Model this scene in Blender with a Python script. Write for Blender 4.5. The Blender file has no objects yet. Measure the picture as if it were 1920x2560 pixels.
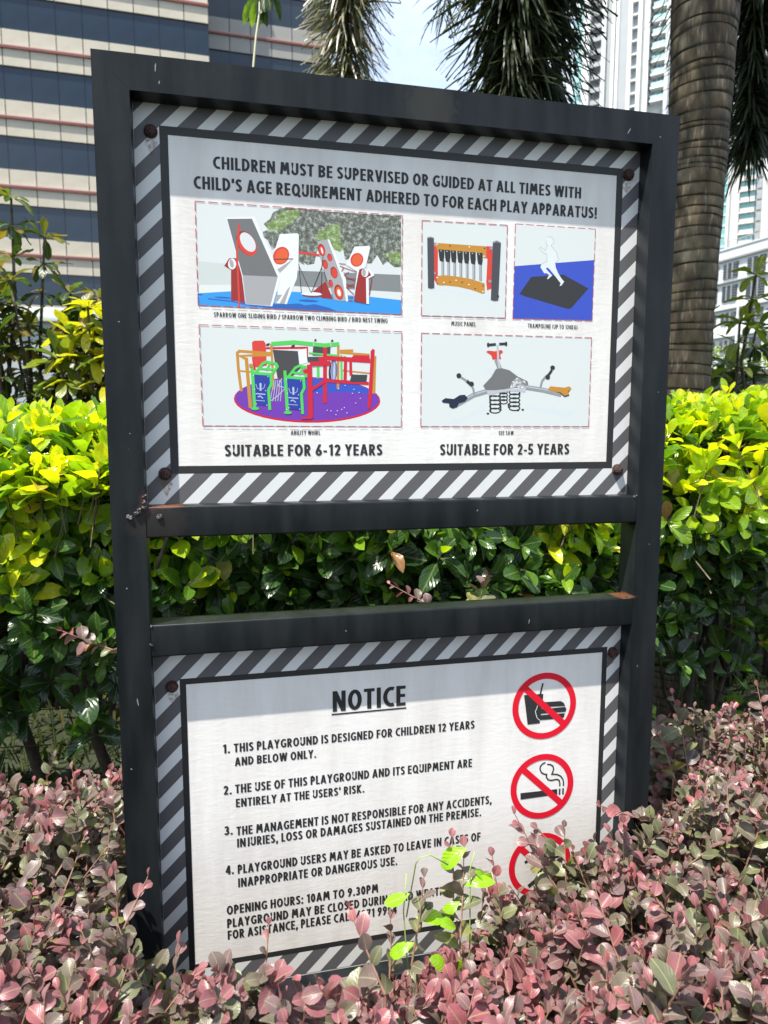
import bpy, bmesh, math, random
import numpy as np
from mathutils import Vector, Matrix
C = bpy.context.scene.collection
rad = math.radians
rng = np.random.default_rng(11)
random.seed(5)

# ------------------------------------------------------------------ camera
cam_d = bpy.data.cameras.new('camera'); cam = bpy.data.objects.new('camera', cam_d); C.objects.link(cam)
CAM = Vector((0.0813, -1.2816, 1.4470))
yaw, pitch, roll = rad(-13.1287), rad(-6.6426), rad(0.0526)
fw = Vector((-math.sin(yaw)*math.cos(pitch), math.cos(yaw)*math.cos(pitch), math.sin(pitch)))
r0 = Vector((math.cos(yaw), math.sin(yaw), 0)); u0 = r0.cross(fw)
rt = math.cos(roll)*r0 + math.sin(roll)*u0; up = -math.sin(roll)*r0 + math.cos(roll)*u0
cam.matrix_world = Matrix(((rt.x, up.x, -fw.x, CAM.x), (rt.y, up.y, -fw.y, CAM.y), (rt.z, up.z, -fw.z, CAM.z), (0, 0, 0, 1)))
cam_d.sensor_fit = 'AUTO'; cam_d.sensor_width = 36; cam_d.lens = 1771.28/2560*36
cam_d.clip_start = 0.02; cam_d.clip_end = 2000
cam_d.dof.use_dof = True; cam_d.dof.focus_distance = 1.42; cam_d.dof.aperture_fstop = 6.5
bpy.context.scene.camera = cam

# ------------------------------------------------------------------ sky, sun, exposure
SUN_DIR = Vector((-1.35, -1.0, 3.55)).normalized()
elev = math.asin(SUN_DIR.z); az = math.atan2(SUN_DIR.x, SUN_DIR.y)
world = bpy.data.worlds.new('World'); bpy.context.scene.world = world; world.use_nodes = True
nt = world.node_tree; nt.nodes.clear(); N = nt.nodes.new; Lk = nt.links.new
sky = N('ShaderNodeTexSky'); sky.sky_type = 'NISHITA'; sky.sun_disc = False
sky.sun_elevation = elev; sky.sun_rotation = az; sky.air_density = 1.0; sky.dust_density = 1.0; sky.ozone_density = 1.3
tc = N('ShaderNodeTexCoord'); mp = N('ShaderNodeMapping'); mp.inputs['Scale'].default_value = (1, 1, 2.2); mp.inputs['Location'].default_value = (-.7, 2.2, 1.1)
Lk(tc.outputs['Generated'], mp.inputs['Vector'])
nz = N('ShaderNodeTexNoise'); nz.inputs['Scale'].default_value = 2.3; nz.inputs['Detail'].default_value = 7; nz.inputs['Roughness'].default_value = .55
Lk(mp.outputs['Vector'], nz.inputs['Vector'])
rp = N('ShaderNodeValToRGB'); rp.color_ramp.elements[0].position = .44; rp.color_ramp.elements[1].position = .68
rp.color_ramp.elements[0].color = (.30, .30, .30, 1); rp.color_ramp.elements[1].color = (.92, .92, .92, 1)
Lk(nz.outputs['Fac'], rp.inputs['Fac'])
mx = N('ShaderNodeMixRGB'); mx.inputs['Color2'].default_value = (7.8, 8.9, 10.4, 1)
Lk(rp.outputs['Color'], mx.inputs['Fac']); Lk(sky.outputs['Color'], mx.inputs['Color1'])
bg = N('ShaderNodeBackground'); bg.inputs['Strength'].default_value = 0.1
Lk(mx.outputs['Color'], bg.inputs['Color']); wo = N('ShaderNodeOutputWorld'); Lk(bg.outputs['Background'], wo.inputs['Surface'])
sd = bpy.data.lights.new('sun', 'SUN'); sd.energy = 4.7; sd.angle = rad(0.6); sd.color = (1, .955, .88)
so = bpy.data.objects.new('sun', sd); C.objects.link(so); so.rotation_euler = SUN_DIR.to_track_quat('Z', 'Y').to_euler()
vs = bpy.context.scene.view_settings; vs.view_transform = 'Standard'; vs.look = 'None'; vs.gamma = 1; vs.use_curve_mapping = False
vs.exposure = 1.04
bpy.context.scene.cycles.max_bounces = 6; bpy.context.scene.cycles.transparent_max_bounces = 4

# ------------------------------------------------------------------ helpers
def tag(o, label=None, cat=None, group=None, kind=None):
    if label: o['label'] = label
    if cat: o['category'] = cat
    if group: o['group'] = group
    if kind: o['kind'] = kind
    return o
def empty(name, loc=(0, 0, 0), rz=0, parent=None):
    o = bpy.data.objects.new(name, None); C.objects.link(o); o.location = loc; o.rotation_euler = (0, 0, rz); o.empty_display_size = .1
    if parent: o.parent = parent
    return o
def mk(name, verts, faces, mats, parent=None, mi=None, smooth=False, uv=None, loc=None):
    me = bpy.data.meshes.new(name); me.from_pydata([tuple(v) for v in verts], [], [tuple(f) for f in faces])
    for m in (mats if isinstance(mats, (list, tuple)) else [mats]): me.materials.append(m)
    if mi is not None: me.polygons.foreach_set('material_index', mi)
    if smooth: me.polygons.foreach_set('use_smooth', [True]*len(me.polygons))
    me.update()
    o = bpy.data.objects.new(name, me); C.objects.link(o)
    if parent: o.parent = parent
    if loc: o.location = loc
    return o
def share(name, me, parent=None, loc=(0, 0, 0), rot=None, scale=None):
    o = bpy.data.objects.new(name, me); C.objects.link(o); o.location = loc
    if rot is not None: o.rotation_euler = rot
    if scale is not None: o.scale = scale
    if parent: o.parent = parent
    return o
class MB:
    def __init__(s): s.v = []; s.f = []; s.mi = []
    def box(s, x0, x1, y0, y1, z0, z1, mi=0):
        b = len(s.v); s.v += [(x, y, z) for z in (z0, z1) for y in (y0, y1) for x in (x0, x1)]
        for f in ((0, 2, 3, 1), (4, 5, 7, 6), (0, 1, 5, 4), (2, 6, 7, 3), (0, 4, 6, 2), (1, 3, 7, 5)): s.f.append(tuple(b+i for i in f)); s.mi.append(mi)
        return s
    def tube(s, pts, radii, n=8, cap=True, mi=0):
        pts = [Vector(p) for p in pts]; rings = []
        for i, p in enumerate(pts):
            d = (pts[min(i+1, len(pts)-1)]-pts[max(i-1, 0)]).normalized()
            a = d.cross(Vector((.13, .21, 1)) if abs(d.z) < .9 else Vector((1, .2, 0))).normalized(); b = d.cross(a)
            r = radii[i] if isinstance(radii, (list, tuple)) else radii
            k = len(s.v); rings.append(k)
            for j in range(n):
                t = 2*math.pi*j/n; s.v.append(tuple(p+(a*math.cos(t)+b*math.sin(t))*r))
        for i in range(len(rings)-1):
            for j in range(n):
                s.f.append((rings[i]+j, rings[i]+(j+1) % n, rings[i+1]+(j+1) % n, rings[i+1]+j)); s.mi.append(mi)
        if cap:
            s.f.append(tuple(rings[0]+j for j in range(n))[::-1]); s.f.append(tuple(rings[-1]+j for j in range(n))); s.mi += [mi, mi]
        return s
    def build(s, name, mats, parent=None, smooth=False, bevel=0, seg=2):
        o = mk(name, s.v, s.f, mats, parent, s.mi, smooth)
        if bevel:
            bm = bmesh.new(); bm.from_mesh(o.data)
            bmesh.ops.bevel(bm, geom=bm.edges[:], offset=bevel, segments=seg, affect='EDGES', profile=.6)
            bm.normal_update(); bm.to_mesh(o.data); bm.free()
            o.data.polygons.foreach_set('use_smooth', [True]*len(o.data.polygons))
            try: o.data.set_sharp_from_angle(angle=rad(50))
            except Exception: pass
        return o

# ------------------------------------------------------------------ materials
MATS = {}
def mat(name, col, rough=.6, metal=0, spec=.5, noise=0, nscale=8, bump=0, bscale=40, coords='Object'):
    m = bpy.data.materials.new(name); m.use_nodes = True; t = m.node_tree; p = t.nodes['Principled BSDF']
    p.inputs['Base Color'].default_value = (*col, 1); p.inputs['Roughness'].default_value = rough; p.inputs['Metallic'].default_value = metal
    p.inputs['Specular IOR Level'].default_value = spec
    if noise or bump:
        c = t.nodes.new('ShaderNodeTexCoord')
        if noise:
            n = t.nodes.new('ShaderNodeTexNoise'); n.inputs['Scale'].default_value = nscale; n.inputs['Detail'].default_value = 6
            t.links.new(c.outputs[coords], n.inputs['Vector'])
            r = t.nodes.new('ShaderNodeValToRGB'); r.color_ramp.elements[0].position = .3; r.color_ramp.elements[1].position = .7
            r.color_ramp.elements[0].color = (*[x*(1-noise) for x in col], 1); r.color_ramp.elements[1].color = (*[min(1, x*(1+noise)) for x in col], 1)
            t.links.new(n.outputs['Fac'], r.inputs['Fac']); t.links.new(r.outputs['Color'], p.inputs['Base Color'])
        if bump:
            n2 = t.nodes.new('ShaderNodeTexNoise'); n2.inputs['Scale'].default_value = bscale; n2.inputs['Detail'].default_value = 4
            t.links.new(c.outputs[coords], n2.inputs['Vector'])
            b = t.nodes.new('ShaderNodeBump'); b.inputs['Strength'].default_value = bump; b.inputs['Distance'].default_value = .01
            t.links.new(n2.outputs['Fac'], b.inputs['Height']); t.links.new(b.outputs['Normal'], p.inputs['Normal'])
    MATS[name] = m; return m

def leaf_mat(name, trans, rough, spec=.5, gain=(1.5, 1.6, .7), bump=.35):
    """leaf tissue: colour from the per-leaf 'tint' attribute, veins from the leaf UV, light through the blade"""
    m = bpy.data.materials.new(name); m.use_nodes = True; t = m.node_tree; p = t.nodes['Principled BSDF']; n = t.nodes.new; l = t.links.new
    a = n('ShaderNodeAttribute'); a.attribute_name = 'tint'
    uv = n('ShaderNodeUVMap'); uv.uv_map = 'leaf'
    sx = n('ShaderNodeSeparateXYZ'); l(uv.outputs['UV'], sx.inputs['Vector'])
    ab = n('ShaderNodeMath'); ab.operation = 'SUBTRACT'; l(sx.outputs['Y'], ab.inputs[0]); ab.inputs[1].default_value = .5
    ab2 = n('ShaderNodeMath'); ab2.operation = 'ABSOLUTE'; l(ab.outputs[0], ab2.inputs[0])
    # side veins: u - |v| periodic
    vv = n('ShaderNodeMath'); vv.operation = 'SUBTRACT'; l(sx.outputs['X'], vv.inputs[0]); l(ab2.outputs[0], vv.inputs[1])
    vm = n('ShaderNodeMath'); vm.operation = 'MULTIPLY'; l(vv.outputs[0], vm.inputs[0]); vm.inputs[1].default_value = 38
    vs_ = n('ShaderNodeMath'); vs_.operation = 'SINE'; l(vm.outputs[0], vs_.inputs[0])
    mid = n('ShaderNodeMapRange'); mid.inputs['From Min'].default_value = 0; mid.inputs['From Max'].default_value = .05; mid.inputs['To Min'].default_value = 1; mid.inputs['To Max'].default_value = 0
    l(ab2.outputs[0], mid.inputs['Value'])
    no = n('ShaderNodeTexNoise'); no.inputs['Scale'].default_value = 60; no.inputs['Detail'].default_value = 3
    g = n('ShaderNodeNewGeometry'); l(g.outputs['Position'], no.inputs['Vector'])
    vr = n('ShaderNodeMapRange'); vr.inputs['To Min'].default_value = .6; vr.inputs['To Max'].default_value = 1.4; l(no.outputs['Fac'], vr.inputs['Value'])
    c1 = n('ShaderNodeVectorMath'); c1.operation = 'SCALE'; l(a.outputs['Color'], c1.inputs[0]); l(vr.outputs['Result'], c1.inputs['Scale'])
    mm = n('ShaderNodeMixRGB'); mm.blend_type = 'MIX'; l(c1.outputs['Vector'], mm.inputs['Color1']); mm.inputs['Color2'].default_value = (.42, .44, .22, 1)
    mf = n('ShaderNodeMath'); mf.operation = 'MULTIPLY'; l(mid.outputs['Result'], mf.inputs[0]); mf.inputs[1].default_value = .42; l(mf.outputs[0], mm.inputs['Fac'])
    l(mm.outputs['Color'], p.inputs['Base Color']); p.inputs['Roughness'].default_value = rough; p.inputs['Specular IOR Level'].default_value = spec
    b = n('ShaderNodeBump'); b.inputs['Strength'].default_value = bump; b.inputs['Distance'].default_value = .0015; l(vs_.outputs[0], b.inputs['Height']); l(b.outputs['Normal'], p.inputs['Normal'])
    tr = n('ShaderNodeBsdfTranslucent'); c2 = n('ShaderNodeVectorMath'); c2.operation = 'MULTIPLY'; l(c1.outputs['Vector'], c2.inputs[0]); c2.inputs[1].default_value = gain
    l(c2.outputs['Vector'], tr.inputs['Color'])
    mix = n('ShaderNodeMixShader'); mix.inputs['Fac'].default_value = trans; l(p.outputs['BSDF'], mix.inputs[1]); l(tr.outputs['BSDF'], mix.inputs[2])
    l(mix.outputs['Shader'], t.nodes['Material Output'].inputs['Surface'])
    MATS[name] = m; return m
M_ficus = leaf_mat('ficus_leaf', .46, .25, .6, (1.9, 1.8, .4), .22)
M_loro = leaf_mat('loropetalum_leaf', .2, .38, .42, (1.5, 1.2, .9), .09)
M_frang = leaf_mat('frangipani_leaf', .4, .38, .5, (1.5, 1.6, .6), .2)
M_palmleaf = leaf_mat('palm_leaflet', .22, .36, .5, (1.4, 1.5, .6), 0)
M_grass = leaf_mat('grass_blade', .25, .85, .08, (1.4, 1.5, .6), 0)
M_twig = mat('twig_bark', (.10, .075, .05), .8, noise=.4, nscale=60)
M_redtwig = mat('reddish_twig', (.23, .12, .08), .7, noise=.3, nscale=80)
M_bark = mat('dark_bark', (.06, .048, .035), .9, noise=.5, nscale=30, bump=.6, bscale=60)
M_steel = None

# ------------------------------------------------------------------ leaf kits (a few shared leaf meshes, many placements)
def leaf_shape(kind):
    """returns verts (N,3), uv, quads; leaf of length 1 along +X, up +Z"""
    if kind == 'loro': st = [(0, .02), (.1, .15), (.28, .28), (.5, .345), (.72, .335), (.9, .22), (1, .03)]
    elif kind == 'ficus': st = [(0, .02), (.14, .10), (.34, .20), (.55, .265), (.75, .245), (.9, .15), (1, .015)]
    elif kind == 'frang': st = [(0, .015), (.2, .06), (.42, .13), (.64, .18), (.82, .165), (.94, .09), (1, .01)]
    else: st = [(0, .3), (.35, .5), (.7, .4), (1, .02)]
    return st
def leaf_kit(kind, tints, fold=.25, droop=.25, wscale=1.0, nvar=24):
    st = leaf_shape(kind); kit = []
    for k in range(nvar):
        f = fold*random.uniform(.3, 1.5); d = droop*random.uniform(-.4, 1.5); tw = random.uniform(-.5, .5); ws = wscale*random.uniform(.82, 1.15); wav = random.uniform(.01, .08)
        V = []; UV = []; F = []
        for i, (u, w) in enumerate(st):
            z = -d*u*u; x = u*(1-abs(d)*.15*u)
            for j, s in enumerate((-1, -.5, 0, .5, 1) if kind != 'palm' else (-1, 0, 1)):
                yy = s*w*ws; zz = z+abs(s)*w*f*ws+tw*yy*u+wav*math.sin(9*u+s*3)*abs(s)*.6
                V.append((x, yy, zz)); UV.append((u, .5+s*.5*w/.31 if kind != 'palm' else .5+.5*s))
        c = 5 if kind != 'palm' else 3
        for i in range(len(st)-1):
            for j in range(c-1): F.append((i*c+j, (i+1)*c+j, (i+1)*c+j+1, i*c+j+1))
        kit.append((np.array(V), np.array(UV), np.array(F)))
    return dict(kit=kit, tints=np.array(tints), meshes={}, kind=kind)
def kit_mesh(kit, vi, ti, m):
    key = (vi, ti)
    if key not in kit['meshes']:
        V, UV, F = kit['kit'][vi]
        kit['meshes'][key] = np_mesh('leaf', V, F, UV, np.tile(np.append(kit['tints'][ti], 1), (len(V), 1)), m)
    return kit['meshes'][key]
def np_mesh(name, V, F, UV, TINT, m):
    me = bpy.data.meshes.new(name); nv, nf = len(V), len(F); q = F.shape[1]
    me.vertices.add(nv); me.vertices.foreach_set('co', V.astype(np.float32).ravel())
    me.loops.add(nf*q); me.loops.foreach_set('vertex_index', F.astype(np.int32).ravel())
    me.polygons.add(nf); me.polygons.foreach_set('loop_start', np.arange(0, nf*q, q, dtype=np.int32)); me.polygons.foreach_set('loop_total', np.full(nf, q, dtype=np.int32))
    me.polygons.foreach_set('use_smooth', np.ones(nf, dtype=bool))
    u = me.uv_layers.new(name='leaf'); u.data.foreach_set('uv', UV[F.ravel()].astype(np.float32).ravel())
    at = me.color_attributes.new('tint', 'FLOAT_COLOR', 'POINT'); at.data.foreach_set('color', TINT.astype(np.float32).ravel())
    me.materials.append(m); me.update(); me.validate(); return me
class Leaves:
    """collects leaf placements; the ones that show largest become parts, the rest one 'foliage' part"""
    def __init__(s, kit): s.kit = kit; s.P = []
    def add(s, pos, d, nrm, size, tint): s.P.append((Vector(pos), Vector(d), Vector(nrm), size, random.randrange(len(s.kit['kit'])), tint))
    def build(s, m, root, name='leaf', limit=300, rest='foliage', score=None):
        if not s.P: return
        off = root.matrix_basis.translation if root else Vector()
        fr = []
        for p, d, nr, sz, vi, ti in s.P:
            x = d.normalized(); y = nr.cross(x)
            if y.length < 1e-4: y = Vector((0, 1, 0)).cross(x)
            y.normalize(); z = x.cross(y); fr.append((x, y, z))
        order = list(range(len(s.P)))
        def sc(i):
            p = s.P[i][0]+s.P[i][1].normalized()*s.P[i][3]*.5; v = p-CAM; dz = v.dot(fw)
            if dz < .1: return -1
            a, b = v.dot(rt)/dz, v.dot(up)/dz
            inside = abs(a) < .545 and abs(b) < .725
            w = score(i, s.P[i]) if score else 1
            return (s.P[i][3]/dz)*w*(1 if inside else .02)*(abs(fr[i][2].dot(v.normalized()))*.6+.4)
        order.sort(key=sc, reverse=True)
        for i in order[:limit]:
            p, d, nr, sz, vi, ti = s.P[i]; x, y, z = fr[i]
            o = bpy.data.objects.new(name, kit_mesh(s.kit, vi % 8, ti, m)); C.objects.link(o); o.parent = root
            q = p-off
            o.matrix_basis = Matrix(((x.x*sz, y.x*sz, z.x*sz, q.x), (x.y*sz, y.y*sz, z.y*sz, q.y), (x.z*sz, y.z*sz, z.z*sz, q.z), (0, 0, 0, 1)))
        rs = order[limit:]
        if rs:
            Vs = []; Fs = []; US = []; TS = []; b = 0
            for i in rs:
                p, d, nr, sz, vi, ti = s.P[i]; x, y, z = fr[i]; V, UV, F = s.kit['kit'][vi]
                R = np.array((x, y, z)); q = p-off
                Vs.append(V@R*sz+np.array(q)); Fs.append(F+b); US.append(UV); TS.append(np.tile(np.append(s.kit['tints'][ti], 1), (len(V), 1))); b += len(V)
            o = bpy.data.objects.new(rest, np_mesh(rest, np.concatenate(Vs), np.concatenate(Fs), np.concatenate(US), np.concatenate(TS), m)); C.objects.link(o); o.parent = root
            tag(o, kind='stuff')

# ================================================================== GROUND
m = mat('lawn_soil', (.018, .024, .008), .95, noise=.5, nscale=6, bump=.8, bscale=30)
mk('ground', [(-400, -60, 0), (400, -60, 0), (400, 900, 0), (-400, 900, 0)], [(0, 1, 2, 3)], m); tag(bpy.data.objects['ground'], kind='structure')
m = mat('mulch_soil', (.045, .032, .022), .95, noise=.5, nscale=25, bump=1, bscale=50)
bed = MB().box(-3, 4, -1.2, 1.45, -.05, .03).build('soil', m); tag(bed, kind='structure')
gk = leaf_kit('palm', [(.020, .030, .007), (.028, .040, .009), (.042, .05, .012), (.055, .05, .018), (.014, .024, .006)], fold=.4, droop=.5, wscale=.16, nvar=12)  # blade tints darkened, tree shade put into the colour
G = Leaves(gk)
for i in range(26000):
    x = random.uniform(-3.5, 6.5); y = 1.5+4.6*random.random()**1.25
    a = random.uniform(0, 2*math.pi); t = random.uniform(.25, 1.2)
    G.add((x, y, 0), (math.cos(a)*math.cos(t), math.sin(a)*math.cos(t), math.sin(t)), (0, 0, 1), random.uniform(.05, .12), random.choice((0, 0, 1, 1, 2, 3, 4)))
holder = None
def build_flat(L, m, name, label=None, cat=None):
    Vs = []; Fs = []; US = []; TS = []; b = 0
    for p, d, nr, sz, vi, ti in L.P:
        x = d.normalized(); y = nr.cross(x).normalized(); z = x.cross(y); V, UV, F = L.kit['kit'][vi]
        Vs.append(V@np.array((x, y, z))*sz+np.array(p)); Fs.append(F+b); US.append(UV); TS.append(np.tile(np.append(L.kit['tints'][ti], 1), (len(V), 1))); b += len(V)
    o = bpy.data.objects.new(name, np_mesh(name, np.concatenate(Vs), np.concatenate(Fs), np.concatenate(US), np.concatenate(TS), m)); C.objects.link(o)
    return tag(o, label, cat, kind='stuff')
build_flat(G, M_grass, 'grass', 'dim green lawn grass in the shade behind the hedge', 'grass')

# ================================================================== FAR BUILDINGS
# office block on the left: bands of blue glass and beige cladding, a recessed wing to its right
M_clad = mat('beige_cladding', (.44, .395, .31), .55, noise=.1, nscale=1.1)
M_clad_shade = mat('shaded_cladding', (.26, .25, .225), .55, noise=.08, nscale=.7)  # same cladding, with the wing's shade put into its colour
M_glassb = mat('blue_glass', (.014, .026, .042), .06, spec=.5, noise=.3, nscale=.4)  # base noise paints uneven reflections into the panes
M_joint = mat('dark_joint', (.075, .075, .08), .8)
M_redtrim = mat('red_trim', (.22, .06, .045), .4); M_trim_highlight = mat('red_trim_highlight', (.40, .23, .20), .4)  # the pale strip paints the highlight along each red trim
def office(name, label, x0, ncol, yy, rotz, levels, mclad, pw, vis, group=None, left=True):
    b = empty(name, (x0, yy, 0), rotz); tag(b, label, 'building', group)
    W = ncol*pw; zt = 20.02+3.77*levels[1]+1.83+1.9; zb = 0
    MB().box(0, W, .14, 14, zb, zt).build('wall', M_joint, b)
    gp = MB().box(.010, pw-.010, .07, .15, 0, 1.83).build('glass_pane', M_glassb, b, bevel=0).data
    cp = MB().box(.025, pw-.025, -.04, .15, 0, .93).build('cladding_panel', mclad, b).data
    for ob in list(b.children):
        if ob.name.startswith(('glass_pane', 'cladding_panel')): bpy.data.objects.remove(ob)
    rg = MB(); rc = MB(); ng = nc = 0
    for k in range(levels[0], levels[1]+1):
        z = 20.02+3.77*k
        for c in range(ncol):
            x = c*pw; v = vis(c, k)
            if v: share('glass_pane', gp, b, (x, 0, z))
            else: rg.box(x+.010, x+pw-.010, 0, .15, z, z+1.83)
            for zz in (z+1.84, z+1.84+1.0):
                if v: share('cladding_panel', cp, b, (x, 0, zz))
                else: rc.box(x+.025, x+pw-.025, -.04, .15, zz, zz+.93)
        MB().box(-.02, W+.02, -.16, .1, z+2.74, z+2.84, 0).box(-.02, W+.02, -.17, .1, z+2.843, z+2.90, 1).build('red_trim', [M_redtrim, M_trim_highlight], b)
    if rg.v: tag(rg.build('glass_band', M_glassb, b), kind='stuff')
    if rc.v: tag(rc.build('cladding_band', mclad, b), kind='stuff')
    MB().box(0, W, -.02, .15, 0, 20.02+3.77*levels[0]).build('podium', mclad, b)
    return b
office('office_building', 'beige office block with bands of blue glass and thin red lines, left of the sign', -15.45, 11, 44.95, -rad(-2.3), (-4, 4), M_clad, 1.42,
       lambda c, k: (c >= 2 and k >= 0) or (c <= 7 and c >= 2))
office('office_building_wing', 'set-back wing of the office block, its shade painted as greyer cladding, seen between sign top and palm frond', 0.12, 6, 48.4, -rad(-2.3), (-4, 4), M_clad_shade, 1.34, lambda c, k: k >= 1)

# pale high-rise towers on the right
M_white = mat('white_render', (.66, .67, .65), .5, noise=.04, nscale=.3)
M_lgrey = mat('light_grey_render', (.34, .355, .36), .5, noise=.04, nscale=.3)
M_mgrey = mat('mid_grey_recess', (.17, .17, .165), .7, noise=.15, nscale=.5)
M_dgrey = mat('dark_window', (.04, .046, .05), .15, spec=.5)
M_gwin = mat('grey_window', (.33, .35, .35), .15, spec=.8)
M_teal = mat('teal_glass', (.20, .42, .40), .1, spec=.9)
M_tealb = mat('teal_balcony_glass', (.42, .62, .60), .15, spec=.8)
M_bluew = mat('blue_grey_window', (.13, .20, .28), .12, spec=.8)
def local_box(fr, s0, s1, d0, d1, z0, z1, mb, mi=0):
    O, dv, nv = fr; b = len(mb.v)
    for z in (z0, z1):
        for d in (d0, d1):
            for s in (s0, s1): p = O+dv*s+nv*d; mb.v.append((p.x, p.y, z))
    for f in ((0, 2, 3, 1), (4, 5, 7, 6), (0, 1, 5, 4), (2, 6, 7, 3), (0, 4, 6, 2), (1, 3, 7, 5)): mb.f.append(tuple(b+i for i in f)); mb.mi.append(mi)
def frame(O, bearing): # s along the facade, d outwards (towards the garden)
    dv = Vector((math.sin(rad(bearing)), math.cos(rad(bearing)), 0)); nv = Vector((-dv.y, dv.x, 0))
    if nv.dot(CAM-O) < 0: nv = -nv
    return (Vector(O), dv, nv)
def tower1():
    O = Vector((101.05, 150.49, 0)); t = empty('residential_tower', O); tag(t, 'white high-rise with a grey fin wall and teal balconies, just left of the palm trunk', 'building')
    fr = frame(O, -45); fr = (Vector((0, 0, 0)), fr[1], fr[2]); top = 150; Q = 2.84; z0 = 84.23 % Q
    mb = MB(); local_box(fr, 0, 21.5, -12, -1.2, 0, top, mb); mb.build('wall', M_white, t)
    for s0, s1, d, m_ in ((-.4, .3, 1.0, M_white), (3.9, 4.9, 1.0, M_white), (4.9, 5.6, .2, M_lgrey), (5.6, 6.5, .9, M_white), (7.8, 8.6, 1.1, M_white), (8.6, 10.7, .5, M_lgrey), (10.7, 11.3, 1.0, M_white), (11.3, 11.6, .4, M_lgrey), (11.7, 12.4, .9, M_white), (12.5, 13.7, -.3, M_lgrey), (13.8, 14.7, .8, M_white), (14.8, 17.4, -.7, M_mgrey), (17.5, 19.2, .9, M_white)):
        mb = MB(); local_box(fr, s0, s1, -1.19, d, 0, top, mb); mb.build('fin', m_, t)
    g = [MB() for _ in range(3)]
    for k in range(int(top/Q)):
        z = z0+k*Q-Q*1
        if z < 10: continue
        vis = 75 < z < 100
        mb = MB(); local_box(fr, 6.5, 7.8, -1.19, -.2, z+.35, z+Q-.02, mb); (mb.build('window', M_gwin, t) if vis else g[0].v.extend([]))
        mb = MB(); local_box(fr, 6.52, 7.78, -.19, .7, z, z+.33, mb)
        if vis: mb.build('window_ledge', M_white, t)
        if not vis: continue
        mb = MB(); local_box(fr, .45, 3.0, -1.19, -.5, z+.9, z+Q-.3, mb, 0); local_box(fr, 1.2, 1.35, -.49, -.3, z+.9, z+Q-.3, mb, 1); local_box(fr, 2.1, 2.25, -.49, -.3, z+.9, z+Q-.3, mb, 1); mb.build('balcony_door', [M_bluew if k % 3 else M_teal, M_white], t)
        mb = MB(); local_box(fr, .31, 3.3, -.4, 1.2, z-.1, z+.35, mb, 0); local_box(fr, .35, 3.1, 1.1, 1.18, z+.36, z+1.25, mb, 1); mb.build('balcony', [M_white, M_tealb], t)
        mb = MB(); local_box(fr, 3.05, 3.85, -1.19, .1, z+.5, z+1.6, mb, 0); mb.build('side_window', M_dgrey, t)
        mb = MB(); local_box(fr, 14.9, 17.3, -.69, -.1, z, z+1.0, mb, 0); local_box(fr, 15.6, 16.4, -.69, -.5, z+1.2, z+2.3, mb, 1); mb.build('service_ledge', [M_lgrey, M_dgrey], t)
        mb = MB(); local_box(fr, 19.25, 21.5, -1.19, .2, z+.1, z+1.6, mb, 0); local_box(fr, 19.25, 21.5, -1.19, .1, z+1.65, z+Q, mb, 1); mb.build('teal_window', [M_tealb, M_teal], t)
tower1()
def tower2():
    O = Vector((158.98, 187.12, 0)); t = empty('residential_tower', O); tag(t, 'white and cream high-rise with stacked teal balconies, right of the palm trunk', 'building')
    fr = frame(O, -45); fr = (Vector((0, 0, 0)), fr[1], fr[2]); top = 118; Q = 3.12; M_cream = mat('cream_render', (.62, .59, .53), .5)
    mb = MB(); local_box(fr, -14, 9.3, -14, -1.5, 0, top, mb); mb.build('wall', M_white, t)
    for s0, s1, d, m_ in ((-2.2, -.3, .6, M_white), (-.3, 1.7, -1.1, M_lgrey), (5.9, 8.0, .9, M_cream), (8.0, 8.6, .3, M_lgrey), (8.6, 9.3, .8, M_white), (-14, -12, .6, M_white)):
        mb = MB(); local_box(fr, s0, s1, -1.49, d, 0, top, mb); mb.build('fin', m_, t)
    for k in range(10, int(top/Q)):
        z = 66.19+Q*(k-21)
        if z < 50 or z > 105: continue
        mb = MB(); local_box(fr, 1.75, 5.85, -1.49, .2, z+1.2, z+Q-.25, mb); mb.build('window', M_teal, t)
        mb = MB(); local_box(fr, 1.72, 5.88, -1.3, .9, z-.25, z+.25, mb, 0); local_box(fr, 1.8, 5.6, .6, .75, z+.26, z+1.15, mb, 0); mb.build('balcony', M_cream, t)
        mb = MB(); local_box(fr, 9.35, 11.2, -3, -1.6, z+.3, z+1.1, mb, 0); local_box(fr, 9.35, 11.2, -3.2, -1.7, z+1.15, z+Q-.1, mb, 1); mb.build('corner_window', [M_tealb, M_teal], t)
        mb = MB(); local_box(fr, .1, 1.3, -1.09, -.9, z+.6, z+2.3, mb); mb.build('grey_window', M_gwin, t)
        for s in (-5, -8.5): 
            mb = MB(); local_box(fr, s, s+1.9, -1.49, -1.3, z+.7, z+2.2, mb, 0); local_box(fr, s-.2, s+2.1, -1.49, -.7, z+.1, z+.55, mb, 1); mb.build('window', [M_teal if k % 2 else M_dgrey, M_lgrey], t)
tower2()
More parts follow.
